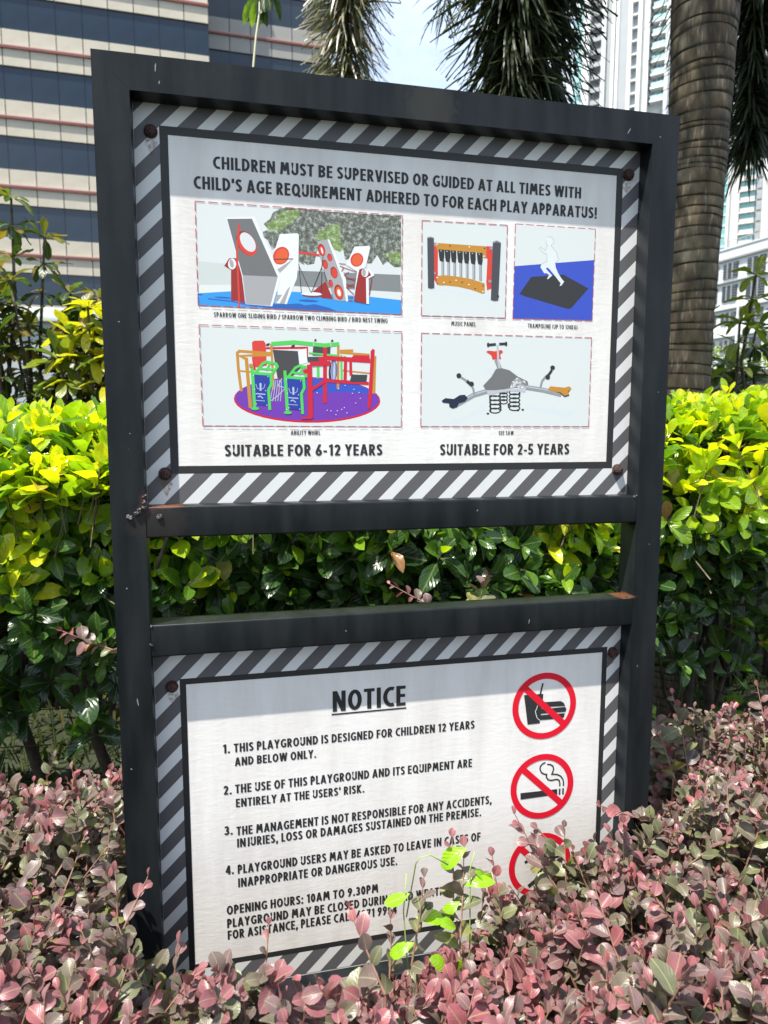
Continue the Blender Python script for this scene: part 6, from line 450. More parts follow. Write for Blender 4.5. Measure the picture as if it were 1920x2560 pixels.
# ---- print inks
def ink(name, col, rough=.5): return mat(name, col, rough, spec=.35)
INK = dict(black=ink('ink_black', (.022, .022, .022)), print_black=ink('ink_black_picture', (.025, .025, .025)), print_white=ink('ink_white', (.67, .69, .69)), print_tint=ink('ink_pale_tint', (.575, .605, .585)), print_tint2=ink('ink_pale_figure', (.60, .635, .625)),
  print_pale=ink('ink_pale', (.75, .70, .65)), print_shadow=ink('ink_soft_shadow', (.55, .60, .60)), sky_white=ink('ink_sky', (.58, .605, .59)), grey_wall=ink('ink_grey_wall', (.50, .54, .51)), grey_wall2=ink('ink_wall_grey', (.19, .20, .20)), pale_path=ink('ink_path', (.62, .64, .60)),
  pool_blue=ink('ink_blue', (.03, .26, .62)), pool_dark=ink('ink_dark_blue', (.02, .10, .36)), red=ink('ink_red', (.56, .045, .03)), red_dark=ink('ink_dark_red', (.27, .022, .02)), red_orange=ink('ink_red_orange', (.62, .10, .03)), red_crimson=ink('ink_crimson', (.50, .012, .03)),
  print_grey=ink('ink_grey', (.14, .14, .14)), print_grey_light=ink('ink_light_grey', (.32, .32, .32)), ochre=ink('ink_ochre', (.46, .21, .025)), steel=ink('ink_steel', (.24, .25, .26)), steel_light=ink('ink_pale_steel', (.42, .43, .46)), post_grey=ink('ink_post_grey', (.055, .055, .065)),
  royal_blue=ink('ink_royal_blue', (.035, .07, .42)), mat_black=ink('ink_mat', (.028, .028, .03)), outline_grey=ink('ink_outline', (.30, .33, .33)), purple=ink('ink_purple', (.14, .035, .34)), bright_green=ink('ink_green', (.07, .50, .08)), panel_blue=ink('ink_panel_blue', (.018, .04, .28)), ink_pale=ink('ink_pale_blue', (.40, .45, .62)),
  seat_grey=ink('ink_seat', (.055, .052, .055)), seat_dark=ink('ink_seat_dark', (.035, .045, .05)), wheel_blue=ink('ink_wheel', (.10, .14, .42)), navy=ink('ink_navy', (.012, .018, .04)), dash_red=ink('ink_dash_red', (.40, .06, .10)), sign_red=ink('ink_sign_red', (.62, .006, .022)))
def foliage_ink(name, cols, thr):
    m = mat(name, (.1, .1, .1), .5); t = m.node_tree; n = t.nodes.new; p = t.nodes['Principled BSDF']; c_ = n('ShaderNodeTexCoord'); a = n('ShaderNodeTexNoise'); a.inputs['Scale'].default_value = 130; a.inputs['Detail'].default_value = 6; a.inputs['Roughness'].default_value = .7
    t.links.new(c_.outputs['Object'], a.inputs['Vector']); r = n('ShaderNodeValToRGB'); e = r.color_ramp.elements; e[0].position = .34; e[0].color = (*cols[0], 1); e[1].position = thr; e[1].color = (*cols[2], 1); x = e.new(.5); x.color = (*cols[1], 1); r.color_ramp.interpolation = 'LINEAR'
    t.links.new(a.outputs['Fac'], r.inputs['Fac']); t.links.new(r.outputs['Color'], p.inputs['Base Color']); return m
INK['foliage_print'] = foliage_ink('ink_foliage', ((.035, .04, .035), (.11, .12, .09), (.55, .60, .56)), .74)
INK['foliage_light'] = foliage_ink('ink_foliage_green', ((.06, .10, .03), (.17, .24, .07), (.50, .60, .40)), .72)
INK['scuff_print'] = foliage_ink('ink_scuffed', ((.10, .10, .10), (.30, .30, .30), (.7, .7, .7)), .58)

# ---- panel sheets: wrinkled vinyl on a plate
M_vinyl = mat('white_vinyl', (.685, .668, .64), .4, spec=.3); t = M_vinyl.node_tree; p = t.nodes['Principled BSDF']; n = t.nodes.new; l = t.links.new
c_ = n('ShaderNodeTexCoord'); mpn = n('ShaderNodeMapping'); mpn.inputs['Rotation'].default_value = (0, rad(35), 0); mpn.inputs['Scale'].default_value = (1, 1, 3.4); l(c_.outputs['Object'], mpn.inputs['Vector'])
a = n('ShaderNodeTexNoise'); a.inputs['Scale'].default_value = 34; a.inputs['Detail'].default_value = 2; a.inputs['Distortion'].default_value = .8; l(mpn.outputs['Vector'], a.inputs['Vector'])
a2 = n('ShaderNodeTexNoise'); a2.inputs['Scale'].default_value = 11; a2.inputs['Detail'].default_value = 3; l(c_.outputs['Object'], a2.inputs['Vector'])
ad = n('ShaderNodeMath'); ad.operation = 'ADD'; l(a.outputs['Fac'], ad.inputs[0]); l(a2.outputs['Fac'], ad.inputs[1])
b = n('ShaderNodeBump'); b.inputs['Strength'].default_value = .085; b.inputs['Distance'].default_value = .004; l(ad.outputs[0], b.inputs['Height']); l(b.outputs['Normal'], p.inputs['Normal'])
gm = n('ShaderNodeMapping'); gm.inputs['Scale'].default_value = (9, 9, 1.6); l(c_.outputs['Object'], gm.inputs['Vector']); gn = n('ShaderNodeTexNoise'); gn.inputs['Scale'].default_value = 1.5; gn.inputs['Detail'].default_value = 8; gn.inputs['Roughness'].default_value = .65; l(gm.outputs['Vector'], gn.inputs['Vector'])
gr = n('ShaderNodeValToRGB'); gr.color_ramp.elements[0].position = .36; gr.color_ramp.elements[0].color = (.62, .59, .55, 1); gr.color_ramp.elements[1].position = .56; gr.color_ramp.elements[1].color = (.70, .678, .64, 1); l(gn.outputs['Fac'], gr.inputs['Fac']); l(gr.outputs['Color'], p.inputs['Base Color'])
def stripe_mat(name, phase, period, frac=.46):
    m = mat(name, (.7, .7, .7), .4, spec=.3); t = m.node_tree; p = t.nodes['Principled BSDF']; n = t.nodes.new; l = t.links.new
    c_ = n('ShaderNodeTexCoord'); s = n('ShaderNodeSeparateXYZ'); l(c_.outputs['Object'], s.inputs['Vector']); d = n('ShaderNodeMath'); d.operation = 'SUBTRACT'; l(s.outputs['X'], d.inputs[0]); l(s.outputs['Z'], d.inputs[1])
    e = n('ShaderNodeMath'); e.operation = 'SUBTRACT'; l(d.outputs[0], e.inputs[0]); e.inputs[1].default_value = phase-period*frac/2-100*period; f = n('ShaderNodeMath'); f.operation = 'DIVIDE'; l(e.outputs[0], f.inputs[0]); f.inputs[1].default_value = period
    g = n('ShaderNodeMath'); g.operation = 'FRACT'; l(f.outputs[0], g.inputs[0]); h = n('ShaderNodeMath'); h.operation = 'LESS_THAN'; l(g.outputs[0], h.inputs[0]); h.inputs[1].default_value = frac
    m_ = n('ShaderNodeMixRGB'); l(h.outputs[0], m_.inputs['Fac']); m_.inputs['Color1'].default_value = (.095, .092, .095, 1); m_.inputs['Color2'].default_value = (.60, .60, .585, 1); l(m_.outputs['Color'], p.inputs['Base Color'])
    q = n('ShaderNodeTexNoise'); q.inputs['Scale'].default_value = 26; q.inputs['Detail'].default_value = 2; l(c_.outputs['Object'], q.inputs['Vector']); b = n('ShaderNodeBump'); b.inputs['Strength'].default_value = .07; b.inputs['Distance'].default_value = .004; l(q.outputs['Fac'], b.inputs['Height']); l(b.outputs['Normal'], p.inputs['Normal']); return m
def sheet(name, x0, x1, z0, z1, y, m, parent): return mk(name, [(x0, y, z0), (x1, y, z0), (x1, y, z1), (x0, y, z1)], [(0, 1, 2, 3)], m, parent)
def ring(name, x0, x1, z0, z1, w, y, m, parent):
    V = [(x0, y, z0), (x1, y, z0), (x1, y, z1), (x0, y, z1), (x0+w, y, z0+w), (x1-w, y, z0+w), (x1-w, y, z1-w), (x0+w, y, z1-w)]
    return mk(name, V, [(0, 1, 5, 4), (1, 2, 6, 5), (2, 3, 7, 6), (3, 0, 4, 7)], m, parent)
def panel(x0, x1, z0, z1, bx0, bx1, bz0, bz1, bw, phase, period):
    # the panel's own mesh is the backing plate; prints lie on it in thin layers
    pn = MB().box(x0-.003, x1+.003, .0005, .004, z0-.004, z1+.004).build('notice_panel', M_vinyl, sign); pn.location = -SO
    ms = stripe_mat('striped_vinyl_%s' % ('upper' if z0 > 1 else 'lower'), phase, period)
    V = [(x0, 0, z0), (x1, 0, z0), (x1, 0, z1), (x0, 0, z1), (bx0+.004, 0, bz0+.004), (bx1-.004, 0, bz0+.004), (bx1-.004, 0, bz1-.004), (bx0+.004, 0, bz1-.004)]
    mk('striped_border', V, [(0, 1, 5, 4), (1, 2, 6, 5), (2, 3, 7, 6), (3, 0, 4, 7)], ms, pn)
    ring('black_border', bx0, bx1, bz0, bz1, bw, -.00005, INK['black'], pn)
    return pn
up_panel = panel(-.040, .8845, 1.3175, 1.979, 0, .850, 1.370, 1.943, .0135, -1.9863, .0584)
lo_panel = panel(-.040, .8845, .383, 1.052, .003, .855, .430, 1.001, .011, -1.0425, .0598)
# small rust runs under bolts
def picture(name, items, parent, y0, dy=.00006):
    V = []; F = []; MI = []; ms = []; 
    for k, (mn, pts) in enumerate(items):
        if INK[mn] not in ms: ms.append(INK[mn])
        b = len(V); y = y0-dy*k; V += [(x/1e4, y, z/1e4) for x, z in pts]; idx = list(range(b, b+len(pts)))
        ar = sum(pts[i][0]*pts[(i+1) % len(pts)][1]-pts[(i+1) % len(pts)][0]*pts[i][1] for i in range(len(pts)))
        F.append(tuple(idx if ar > 0 else idx[::-1])); MI.append(ms.index(INK[mn]))
    return mk(name, V, F, ms, parent, MI)
for nm, lab in (('sparrow', 'picture of grey and white climbing wings with red rings on blue ground'), ('music', 'picture of an ochre music panel between grey posts'), ('trampoline', 'picture of a pale running figure on a black mat'), ('whirl', 'picture of a purple roundabout with red and green rails'), ('seesaw', 'picture of a three-armed spring seesaw')):
    o = picture('picture', ART[nm], up_panel, -.00005, .000008); o['label'] = lab
# prohibition signs
def circle_sign(cz, items, lab):
    cx = .7174; R_, r_ = .0704, .0574; K = 64; V = []; F = []; y = -.00025
    for j in range(K):
        t_ = 2*math.pi*j/K; V += [(cx+R_*math.cos(t_), y, cz+R_*math.sin(t_)), (cx+r_*math.cos(t_), y, cz+r_*math.sin(t_))]
    for j in range(K): k = (j+1) % K; F.append((2*j, 2*k, 2*k+1, 2*j+1))
    b = len(V); a = rad(-45+1.5); u = (math.cos(a), math.sin(a)); w = (-u[1]*.0066, u[0]*.0066); e = .0600
    V += [(cx-u[0]*e+w[0], y-.00002, cz-u[1]*e+w[1]), (cx-u[0]*e-w[0], y-.00002, cz-u[1]*e-w[1]), (cx+u[0]*e-w[0], y-.00002, cz+u[1]*e-w[1]), (cx+u[0]*e+w[0], y-.00002, cz+u[1]*e+w[1])]; F.append((b, b+1, b+2, b+3))
    o = picture('pictogram', items, lo_panel, -.00004, .000015); o['label'] = lab
    mk('red_circle', V, F, INK['sign_red'], lo_panel)
circle_sign(.8860, ART['nofood'], 'black drink cup and burger'); circle_sign(.7128, ART['nosmoke'], 'black smoking cigarette'); circle_sign(.5396, ART['noplay'], 'black figure half hidden by leaves')

# ---- lettering: a condensed bold geometric alphabet drawn as strokes
def arc(cx, cy, rx, ry, a0, a1, n=8): return [(cx+rx*math.cos(rad(a0+(a1-a0)*i/n)), cy+ry*math.sin(rad(a0+(a1-a0)*i/n))) for i in range(n+1)]
s_ = .19; h_ = s_/2
def O_(W): return arc(W/2, .5, W/2-h_, .5-h_+.005, 90, 450, 28)
GL = {
'A': (.58, [[(.075, -.08), (.29, 1.06)], [(.505, -.08), (.29, 1.06)], [(.16, .27), (.42, .27)]]),
'B': (.50, [[(h_, 0), (h_, 1)], [(.1, 1-h_), (.22, 1-h_)]+arc(.23, .72, .165, .185, 90, -90)+[(.1, .535)], [(.1, .49)]+[(.22, .49)]+arc(.24, .29, .165, .195, 90, -90)+[(.1, h_)]]),
'C': (.49, [[(.47, .87)]+arc(.36, .5, .265, .405, 78, 282, 16)+[(.47, .13)]]),
'D': (.54, [[(h_, 0), (h_, 1)], [(.1, 1-h_), (.18, 1-h_)]+arc(.19, .5, .255, .405, 90, -90, 14)+[(.1, h_)]]),
'E': (.42, [[(h_, 0), (h_, 1)], [(.1, 1-.085), (.41, 1-.085)], [(.1, .51), (.39, .51)], [(.1, .085), (.41, .085)]]),
'F': (.40, [[(h_, 0), (h_, 1)], [(.1, 1-.085), (.40, 1-.085)], [(.1, .5), (.38, .5)]]),
'G': (.56, [[(.52, .84)]+arc(.33, .5, .235, .405, 62, 300, 18)+[(.465, .20), (.465, .42)], [(.32, .44), (.56, .44)]]),
'H': (.53, [[(h_, 0), (h_, 1)], [(.435, 0), (.435, 1)], [(.1, .51), (.43, .51)]]),
'I': (.19, [[(h_, 0), (h_, 1)]]),
'J': (.30, [[(.205, 1), (.205, .17)]+arc(.08, .17, .125, .16, 0, -75, 5)]),
'K': (.53, [[(h_, 0), (h_, 1)], [(.44, 1.06), (.14, .5)], [(.14, .54), (.46, -.06)]]),
'L': (.38, [[(h_, 0), (h_, 1)], [(.1, .085), (.38, .085)]]),
'M': (.70, [[(.10, -.08), (.175, 1.0)], [(.175, 1.08), (.35, .30)], [(.35, .30), (.525, 1.08)], [(.60, -.08), (.525, 1.0)]]),
'N': (.56, [[(h_, 0), (h_, 1)], [(.465, 0), (.465, 1)], [(.08, 1.06), (.48, -.06)]]),
'O': (.60, [O_(.60)]), 'Q': (.62, [O_(.60), [(.34, .26), (.60, -.04)]]),
'P': (.46, [[(h_, 0), (h_, 1)], [(.1, 1-h_), (.22, 1-h_)]+arc(.22, .68, .145, .225, 90, -90)+[(.1, .455)]]),
'R': (.49, [[(h_, 0), (h_, 1)], [(.1, 1-h_), (.22, 1-h_)]+arc(.22, .70, .145, .205, 90, -90)+[(.1, .495)], [(.20, .52), (.42, -.06)]]),
'S': (.44, [[(.385, .84)]+arc(.225, .735, .135, .17, 52, 215, 8)+[(.18, .56), (.27, .46)]+arc(.205, .27, .145, .175, 38, -125, 10)+[(.045, .15)]]),
'T': (.46, [[(.23, 0), (.23, .9)], [(0, 1-.085), (.46, 1-.085)]]),
'U': (.52, [[(h_, 1), (h_, .33)]+arc(.26, .33, .165, .238, 180, 360, 12)+[(.425, 1)]]),
'V': (.56, [[(.07, 1.08), (.28, -.06)], [(.49, 1.08), (.28, -.06)]]),
'W': (.80, [[(.075, 1.08), (.225, -.06)], [(.40, 1.04), (.225, -.06)], [(.40, 1.04), (.575, -.06)], [(.725, 1.08), (.575, -.06)]]),
'Y': (.54, [[(.06, 1.08), (.27, .46)], [(.48, 1.08), (.27, .46)], [(.27, 0), (.27, .52)]]),
'X': (.54, [[(.06, 1.06), (.48, -.06)], [(.48, 1.06), (.06, -.06)]]), 'Z': (.46, [[(.02, .915), (.45, .915)], [(.40, .94), (.08, .06)], [(.02, .085), (.45, .085)]]),
'0': (.46, [O_(.46)]), '1': (.34, [[(.235, 0), (.235, 1)], [(.04, .84), (.24, .84)]]),
'2': (.46, [arc(.23, .70, .135, .205, 170, -20, 10)+[(.14, .10)], [(.05, .085), (.44, .085)]]),
'3': (.44, [arc(.20, .72, .13, .185, 155, -80, 10)+[(.16, .53)], [(.16, .50)]+arc(.20, .29, .145, .195, 80, -160, 12)]),
'4': (.48, [[(.33, 0), (.33, 1)], [(.32, 1.0), (.06, .30)], [(.03, .285), (.47, .285)]]),
'5': (.44, [[(.40, .915), (.12, .915), (.09, .52)]+arc(.19, .30, .155, .21, 110, -150, 12)]),
'6': (.48, [arc(.24, .29, .145, .20, 0, 360, 18), [(.34, 1.02), (.12, .42)]]),
'7': (.44, [[(.02, .915), (.40, .915)], [(.37, .96), (.14, -.04)]]),
'9': (.48, [arc(.24, .71, .145, .20, 0, 360, 18), [(.14, -.02), (.36, .58)]]),
'.': (.20, [[(.10, 0), (.10, .19)]]), ',': (.20, [[(.12, .19), (.06, -.16)]]), "'": (.18, [[(.09, 1), (.09, .66)]]), '!': (.20, [[(.10, .28), (.10, 1)], [(.10, 0), (.10, .19)]]),
':': (.20, [[(.10, 0), (.10, .19)], [(.10, .52), (.10, .71)]]), '-': (.30, [[(.02, .38), (.28, .38)]]), '/': (.40, [[(.04, -.10), (.36, 1.06)]]),
'(': (.26, [arc(.34, .5, .24, .62, 130, 230, 8)]), ')': (.26, [arc(-.08, .5, .24, .62, 50, -50, 8)])}
CLIPPED = set('AKMNVWXYZRQ2679')
def clip(poly, lo, hi):
    for sgn, lim in ((1, lo), (-1, hi)):
        out = []
        for i in range(len(poly)):
            a, b = poly[i], poly[(i+1) % len(poly)]; ia = sgn*a[1] >= sgn*lim; ib = sgn*b[1] >= sgn*lim
            if ia: out.append(a)
            if ia != ib: u = (lim-a[1])/(b[1]-a[1]); out.append((a[0]+(b[0]-a[0])*u, lim))
        poly = out
    return poly
def ribbon(P, w):
    n_ = len(P); closed = n_ > 3 and math.hypot(P[0][0]-P[-1][0], P[0][1]-P[-1][1]) < 1e-6; L_ = []; R_ = []
    for i in range(n_):
        a = P[i-1] if i else (P[-2] if closed else None); b = P[i+1] if i < n_-1 else (P[1] if closed else None); c_ = P[i]
        d1 = V3((c_[0]-a[0], c_[1]-a[1])).to_2d().normalized() if a else None; d2 = V3((b[0]-c_[0], b[1]-c_[1], 0)).to_2d().normalized() if b else None
        d = (d1+d2).normalized() if d1 is not None and d2 is not None else (d1 if d1 is not None else d2)
        k = 1/max(.5, d.dot(d2)) if d1 is not None and d2 is not None else 1
        L_.append((c_[0]-d.y*w/2*k, c_[1]+d.x*w/2*k)); R_.append((c_[0]+d.y*w/2*k, c_[1]-d.x*w/2*k))
    return [(L_[i], L_[i+1], R_[i+1], R_[i]) for i in range(n_-1)]
def lettering(text, x0, z0, x1, cap, parent, y=-.00005, bold=.94):
    adv = 0; lay = []
    for ch in text:
        if ch == ' ': adv += .235; continue
        W = GL[ch][0]; lay.append((ch, adv)); adv += W+.085
    tot = adv-.085; sx = (x1-x0)/tot; V = []; F = []
    for ch, ax in lay:
        for k, st in enumerate(GL[ch][1]):
            horiz = len(st) == 2 and abs(st[0][1]-st[1][1]) < 1e-6; w = s_*bold*(.87 if horiz else 1)
            for qd in ribbon(st, w):
                pg = clip(list(qd), 0, 1) if (ch in CLIPPED and not (ch == 'Q')) else list(qd)
                if len(pg) < 3: continue
                ar = sum(pg[i][0]*pg[(i+1) % len(pg)][1]-pg[(i+1) % len(pg)][0]*pg[i][1] for i in range(len(pg)))
                if ar < 0: pg = pg[::-1]
                b = len(V); V += [(x0+(ax+q[0])*sx, y-k*.00001, z0+q[1]*cap) for q in pg]; F.append(tuple(range(b, b+len(pg))))
    o = mk('lettering', V, F, INK['black'], parent); return o
for tx, x0, z0, x1, z1, cap in TEXTS:
    pn = up_panel if z0 > 1.2 else lo_panel
    o = lettering(tx, x0, (z0+z1)/2, x1, cap, pn, bold=.94 if cap > .01 else .74)
o = sheet('underline', .2784, .4251, .9072, .9102, -.00005, INK['black'], lo_panel)

# ---- rusty bolts
def bolt(x, z, seed):
    random.seed(seed); bm = bmesh.new(); bmesh.ops.create_icosphere(bm, subdivisions=3, radius=.0092)
    for v in bm.verts:
        v.co.y *= .75; r_ = 1+random.uniform(-.03, .03); v.co *= r_
        v.co.x *= 1+.04*math.cos(6*math.atan2(v.co.z, v.co.x))
    me = bpy.data.meshes.new('bolt'); bm.to_mesh(me); bm.free(); me.materials.append(M_rust); me.polygons.foreach_set('use_smooth', [True]*len(me.polygons))
    o = share('bolt', me, sign, V3((x, -.006, z))-SO)
    mb = MB().tube([(0, .0058, 0), (0, .002, 0)], [.0112, .0106], 20); w_ = mb.build('washer', M_rust, o)
for i, (x, z) in enumerate(((-.0135, 1.932), (.8605, 1.932), (-.0095, 1.3705), (.8610, 1.3675), (-.0105, .9885), (.8665, .989), (-.010, .425), (.866, .425))): bolt(x, z, i)
# faint rust runs below the bolts, and small specks and scratches
M_stain = mat('rust_stain', (.20, .11, .045), .7, noise=.3, nscale=90)
t = M_stain.node_tree; tr = t.nodes.new('ShaderNodeBsdfTransparent'); ms_ = t.nodes.new('ShaderNodeMixShader'); nn = t.nodes.new('ShaderNodeTexNoise'); nn.inputs['Scale'].default_value = 180; cc = t.nodes.new('ShaderNodeTexCoord'); t.links.new(cc.outputs['Object'], nn.inputs['Vector'])
mr = t.nodes.new('ShaderNodeMapRange'); mr.inputs['From Min'].default_value = .35; mr.inputs['From Max'].default_value = .7; mr.inputs['To Max'].default_value = .5; t.links.new(nn.outputs['Fac'], mr.inputs['Value']); t.links.new(mr.outputs['Result'], ms_.inputs['Fac'])
t.links.new(tr.outputs['BSDF'], ms_.inputs[1]); t.links.new(t.nodes['Principled BSDF'].outputs['BSDF'], ms_.inputs[2]); t.links.new(ms_.outputs['Shader'], t.nodes['Material Output'].inputs['Surface'])
for i, (x, z, pn) in enumerate(((-.0125, 1.916, up_panel), (.859, 1.914, up_panel), (-.007, 1.353, up_panel), (-.008, .972, lo_panel), (.864, .975, lo_panel))):
    random.seed(i); pts = [(x-.009, z+.004), (x-.011, z-.003), (x-.007, z-.010), (x-.001, z-.014-random.random()*.01), (x+.006, z-.009), (x+.010, z-.001), (x+.008, z+.004)]
    mk('rust_stain', [(a, -.00015, b) for a, b in pts], [tuple(range(7))], M_stain, pn)
random.seed(77); M_chip = mat('pale_chip', (.20, .205, .20), .6)
mb = MB()
for x, z, l_, a in ((.045-.045, 2.014, .013, 86), (.005, 1.992, .005, 80), (.835, 1.995, .012, 60), (.9, 1.99, .003, 20), (-.07, 1.62, .003, 10), (-.075, 1.18, .003, 50), (.915, 1.22, .002, 0), (-.065, .98, .014, 100), (.90, .97, .004, 90), (-.06, 1.44, .002, 0), (.66, 1.078, .009, 84), (.3, 1.082, .003, 0), (.55, 1.297, .004, 60), (-.08, .86, .004, 120), (.92, 1.52, .002, 0)):
    u = V3((math.cos(rad(a)), 0, math.sin(rad(a))))*l_/2; w_ = V3((-math.sin(rad(a)), 0, math.cos(rad(a))))*.0006; c_ = V3((x, FY0-.0003, z)); b = len(mb.v)
    mb.v += [tuple(c_-u-w_), tuple(c_+u*.6-w_*1.6), tuple(c_+u), tuple(c_+u*.3+w_*1.5), tuple(c_-u+w_)]; mb.f.append((b, b+1, b+2, b+3, b+4)); mb.mi.append(0)
o = rel(mb.build('paint_chips', M_chip, sign)); o['kind'] = 'stuff'
# front faces of ngon prints must face the reader

# ================================================================== HEDGE BEHIND THE SIGN
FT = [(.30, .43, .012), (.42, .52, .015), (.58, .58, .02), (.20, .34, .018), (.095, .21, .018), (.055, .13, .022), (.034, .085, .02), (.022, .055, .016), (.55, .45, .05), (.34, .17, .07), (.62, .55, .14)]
fk = leaf_kit('ficus', FT, fold=.4, droop=.4, nvar=20)
def perp(d):
    a = d.cross(Vector((0, 0, 1)))
    if a.length < .05: a = Vector((1, 0, 0))
    a.normalize(); return a, d.cross(a)
def ficus_shoot(L, p, d, youth_shade, n=7, size=.088):
    d = d.normalized(); a, b = perp(d); ph = random.uniform(0, 6.28)
    for i in range(n):
        t = i/n; th = ph+i*2.4; r = a*math.cos(th)+b*math.sin(th); fi = rad(18+62*t+random.uniform(-10, 12))
        ld = d*math.cos(fi)+r*math.sin(fi); ld.z -= .12*t
        nr = (d*math.sin(fi)-r*math.cos(fi)); nr = nr if nr.length > .1 else Vector((0, 0, 1))
        nr = (nr.normalized()+Vector((0, 0, .35))+Vector((random.uniform(-.35, .35), random.uniform(-.35, .35), 0))).normalized()
        y = youth_shade-.45*t+random.uniform(-.18, .18)
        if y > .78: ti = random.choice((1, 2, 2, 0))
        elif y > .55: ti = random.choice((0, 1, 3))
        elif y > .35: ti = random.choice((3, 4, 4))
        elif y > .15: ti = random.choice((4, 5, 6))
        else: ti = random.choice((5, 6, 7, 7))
        u = random.random()
        if u < .006: ti = 8
        elif u < .010: ti = 9
        elif u < .013: ti = 10
        s = size*(.62+.5*min(1, t*1.6))*random.uniform(.75, 1.2)
        L.add(p-d*(.075*t)+r*.003, ld, nr, s, ti)
def hedge_top(x, y): return 1.475+.030*math.sin(x*3.1+.6)+.022*math.sin(x*7.7+y*5)+.03*math.sin(y*6+x*2.)-.16*max(0, (.80-y)/.25)**1.5+(.05 if x > 1.2 else 0)
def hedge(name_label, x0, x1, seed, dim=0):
    random.seed(seed); root = empty('ficus_shrub', ((x0+x1)/2, .95, 0)); tag(root, name_label, 'hedge plant', 'clipped golden ficus plants of the hedge')
    L = Leaves(fk); W = x1-x0; tw = MB()
    y0, y1 = .56, 1.38
    def shoot(p, d, youth_shade, n, sz=.083):
        ficus_shoot(L, p, d, youth_shade, n, sz); q = p-d.normalized()*random.uniform(.12, .22); tw.tube([p-root.location, q-root.location], [.0012, .0022], 3, cap=False)
    for i in range(int(W*.82*380)):     # top
        x = random.uniform(x0, x1); y = random.uniform(y0, y1); z = hedge_top(x, y)+random.gauss(0, .018)-.01+(.05*random.random() if random.random() < .12 else 0)
        shoot(Vector((x, y, z)), Vector((random.uniform(-.5, .5), random.uniform(-.55, .35), 1)), random.uniform(.62, 1.08), random.randint(6, 9))
    for i in range(int(W*.75*350)):     # front
        x = random.uniform(x0, x1); h = random.random()**.8; zt = hedge_top(x, y0); z = zt-.74*(1-h)-.01
        y = y0+.05*math.sin(x*5+z*7)+random.gauss(.02, .035)+.10*(1-h)+.20*max(0, (z-1.17)/.3)**1.6
        if h < .55 and random.random() < .85*(1-h/.55)+.1: continue
        youth_shade = 1.04*h**1.9-dim+random.uniform(-.12, .12)+(.4 if random.random() < .10 else 0)  # leaf age mixed with painted shade, darker lower down; dim adds gap shade
        shoot(Vector((x, y, z)), Vector((random.uniform(-.7, .7), -1, random.uniform(-.1, .9))), youth_shade, random.randint(5, 7), .083)
    for i in range(int(W*.75*240)):     # back
        x = random.uniform(x0, x1); z = hedge_top(x, y1)-.7*random.random()
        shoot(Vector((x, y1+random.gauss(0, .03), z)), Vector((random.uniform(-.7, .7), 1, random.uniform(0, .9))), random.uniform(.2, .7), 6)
    for i in range(int(W*.7*420)):      # inside
        x = random.uniform(x0, x1); y = random.uniform(y0+.08, y1); z = random.uniform(.88, 1.40)
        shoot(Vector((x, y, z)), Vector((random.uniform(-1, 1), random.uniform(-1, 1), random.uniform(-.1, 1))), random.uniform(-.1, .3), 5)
    for i in range(int(W*14)):          # stragglers below
        x = random.uniform(x0, x1); y = random.uniform(y0, y1); z = random.uniform(.45, .8)
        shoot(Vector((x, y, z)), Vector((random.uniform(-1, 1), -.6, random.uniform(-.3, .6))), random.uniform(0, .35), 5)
    tag(tw.build('twigs', M_twig, root), kind='stuff')
    n = max(3, int(W*4.5))
    for i in range(n):                  # leaning main stems, forking upwards
        bx = x0+(i+.5)*W/n+random.uniform(-.05, .05); by = random.uniform(.8, 1.2); mb = MB(); p = Vector((bx, by, -.02)); pts = [p]
        for k in range(4): p = p+Vector((random.uniform(-.06, .06), random.uniform(-.05, .04), .2)); pts.append(p.copy())
        mb.tube([q-root.location for q in pts], [.026, .023, .019, .015, .011], 7)
        for k in range(5):
            a = pts[random.randint(1, 4)]; e = a+Vector((random.uniform(-.26, .26), random.uniform(-.32, .2), random.uniform(.25, .55))); mid_ = (a+e)/2+Vector((random.uniform(-.04, .04), 0, -.02))
            mb.tube([a-root.location, mid_-root.location, e-root.location], [.010, .007, .0035], 5)
        mb.build('stem', M_bark, root, smooth=True)
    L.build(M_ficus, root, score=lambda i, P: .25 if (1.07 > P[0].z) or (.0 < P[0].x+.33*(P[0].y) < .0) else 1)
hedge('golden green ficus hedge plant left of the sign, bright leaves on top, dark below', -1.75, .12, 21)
hedge('ficus hedge plant seen through the gap between the two rails of the sign', .12, .98, 22, .22)  # darker leaf tints paint the shade inside the gap
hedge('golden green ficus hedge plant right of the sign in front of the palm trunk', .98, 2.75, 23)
# small red flower cluster standing out of the hedge at the right edge
fl = empty('red_flower_cluster', (1.78, .62, 1.5)); tag(fl, 'small cluster of red flowers above the hedge at the right edge', 'flower')
M_redfl = mat('red_petal', (.62, .02, .06), .5)
MB().tube([(0, .02, -.2), (.01, .01, -.05), (0, 0, .10)], [.003, .003, .002], 5).build('stem', M_twig, fl)
for i in range(16):
    a = random.uniform(0, 6.28); e = random.uniform(.1, 1.3); c = Vector((math.cos(a)*math.cos(e), math.sin(a)*math.cos(e), math.sin(e)))*.018+Vector((0, 0, .11))
    u, v = perp(c.normalized()); vs4 = []
    for k in range(5):
        t = k*1.2566; vs4 += [c+(u*math.cos(t-.35)+v*math.sin(t-.35))*.005, c+(u*math.cos(t)+v*math.sin(t))*.010+c.normalized()*.001, c+(u*math.cos(t+.35)+v*math.sin(t+.35))*.005]
    vs4.append(c); mk('petal', vs4, [(15, 3*k, 3*k+1, 3*k+2) for k in range(5)], M_redfl, fl)

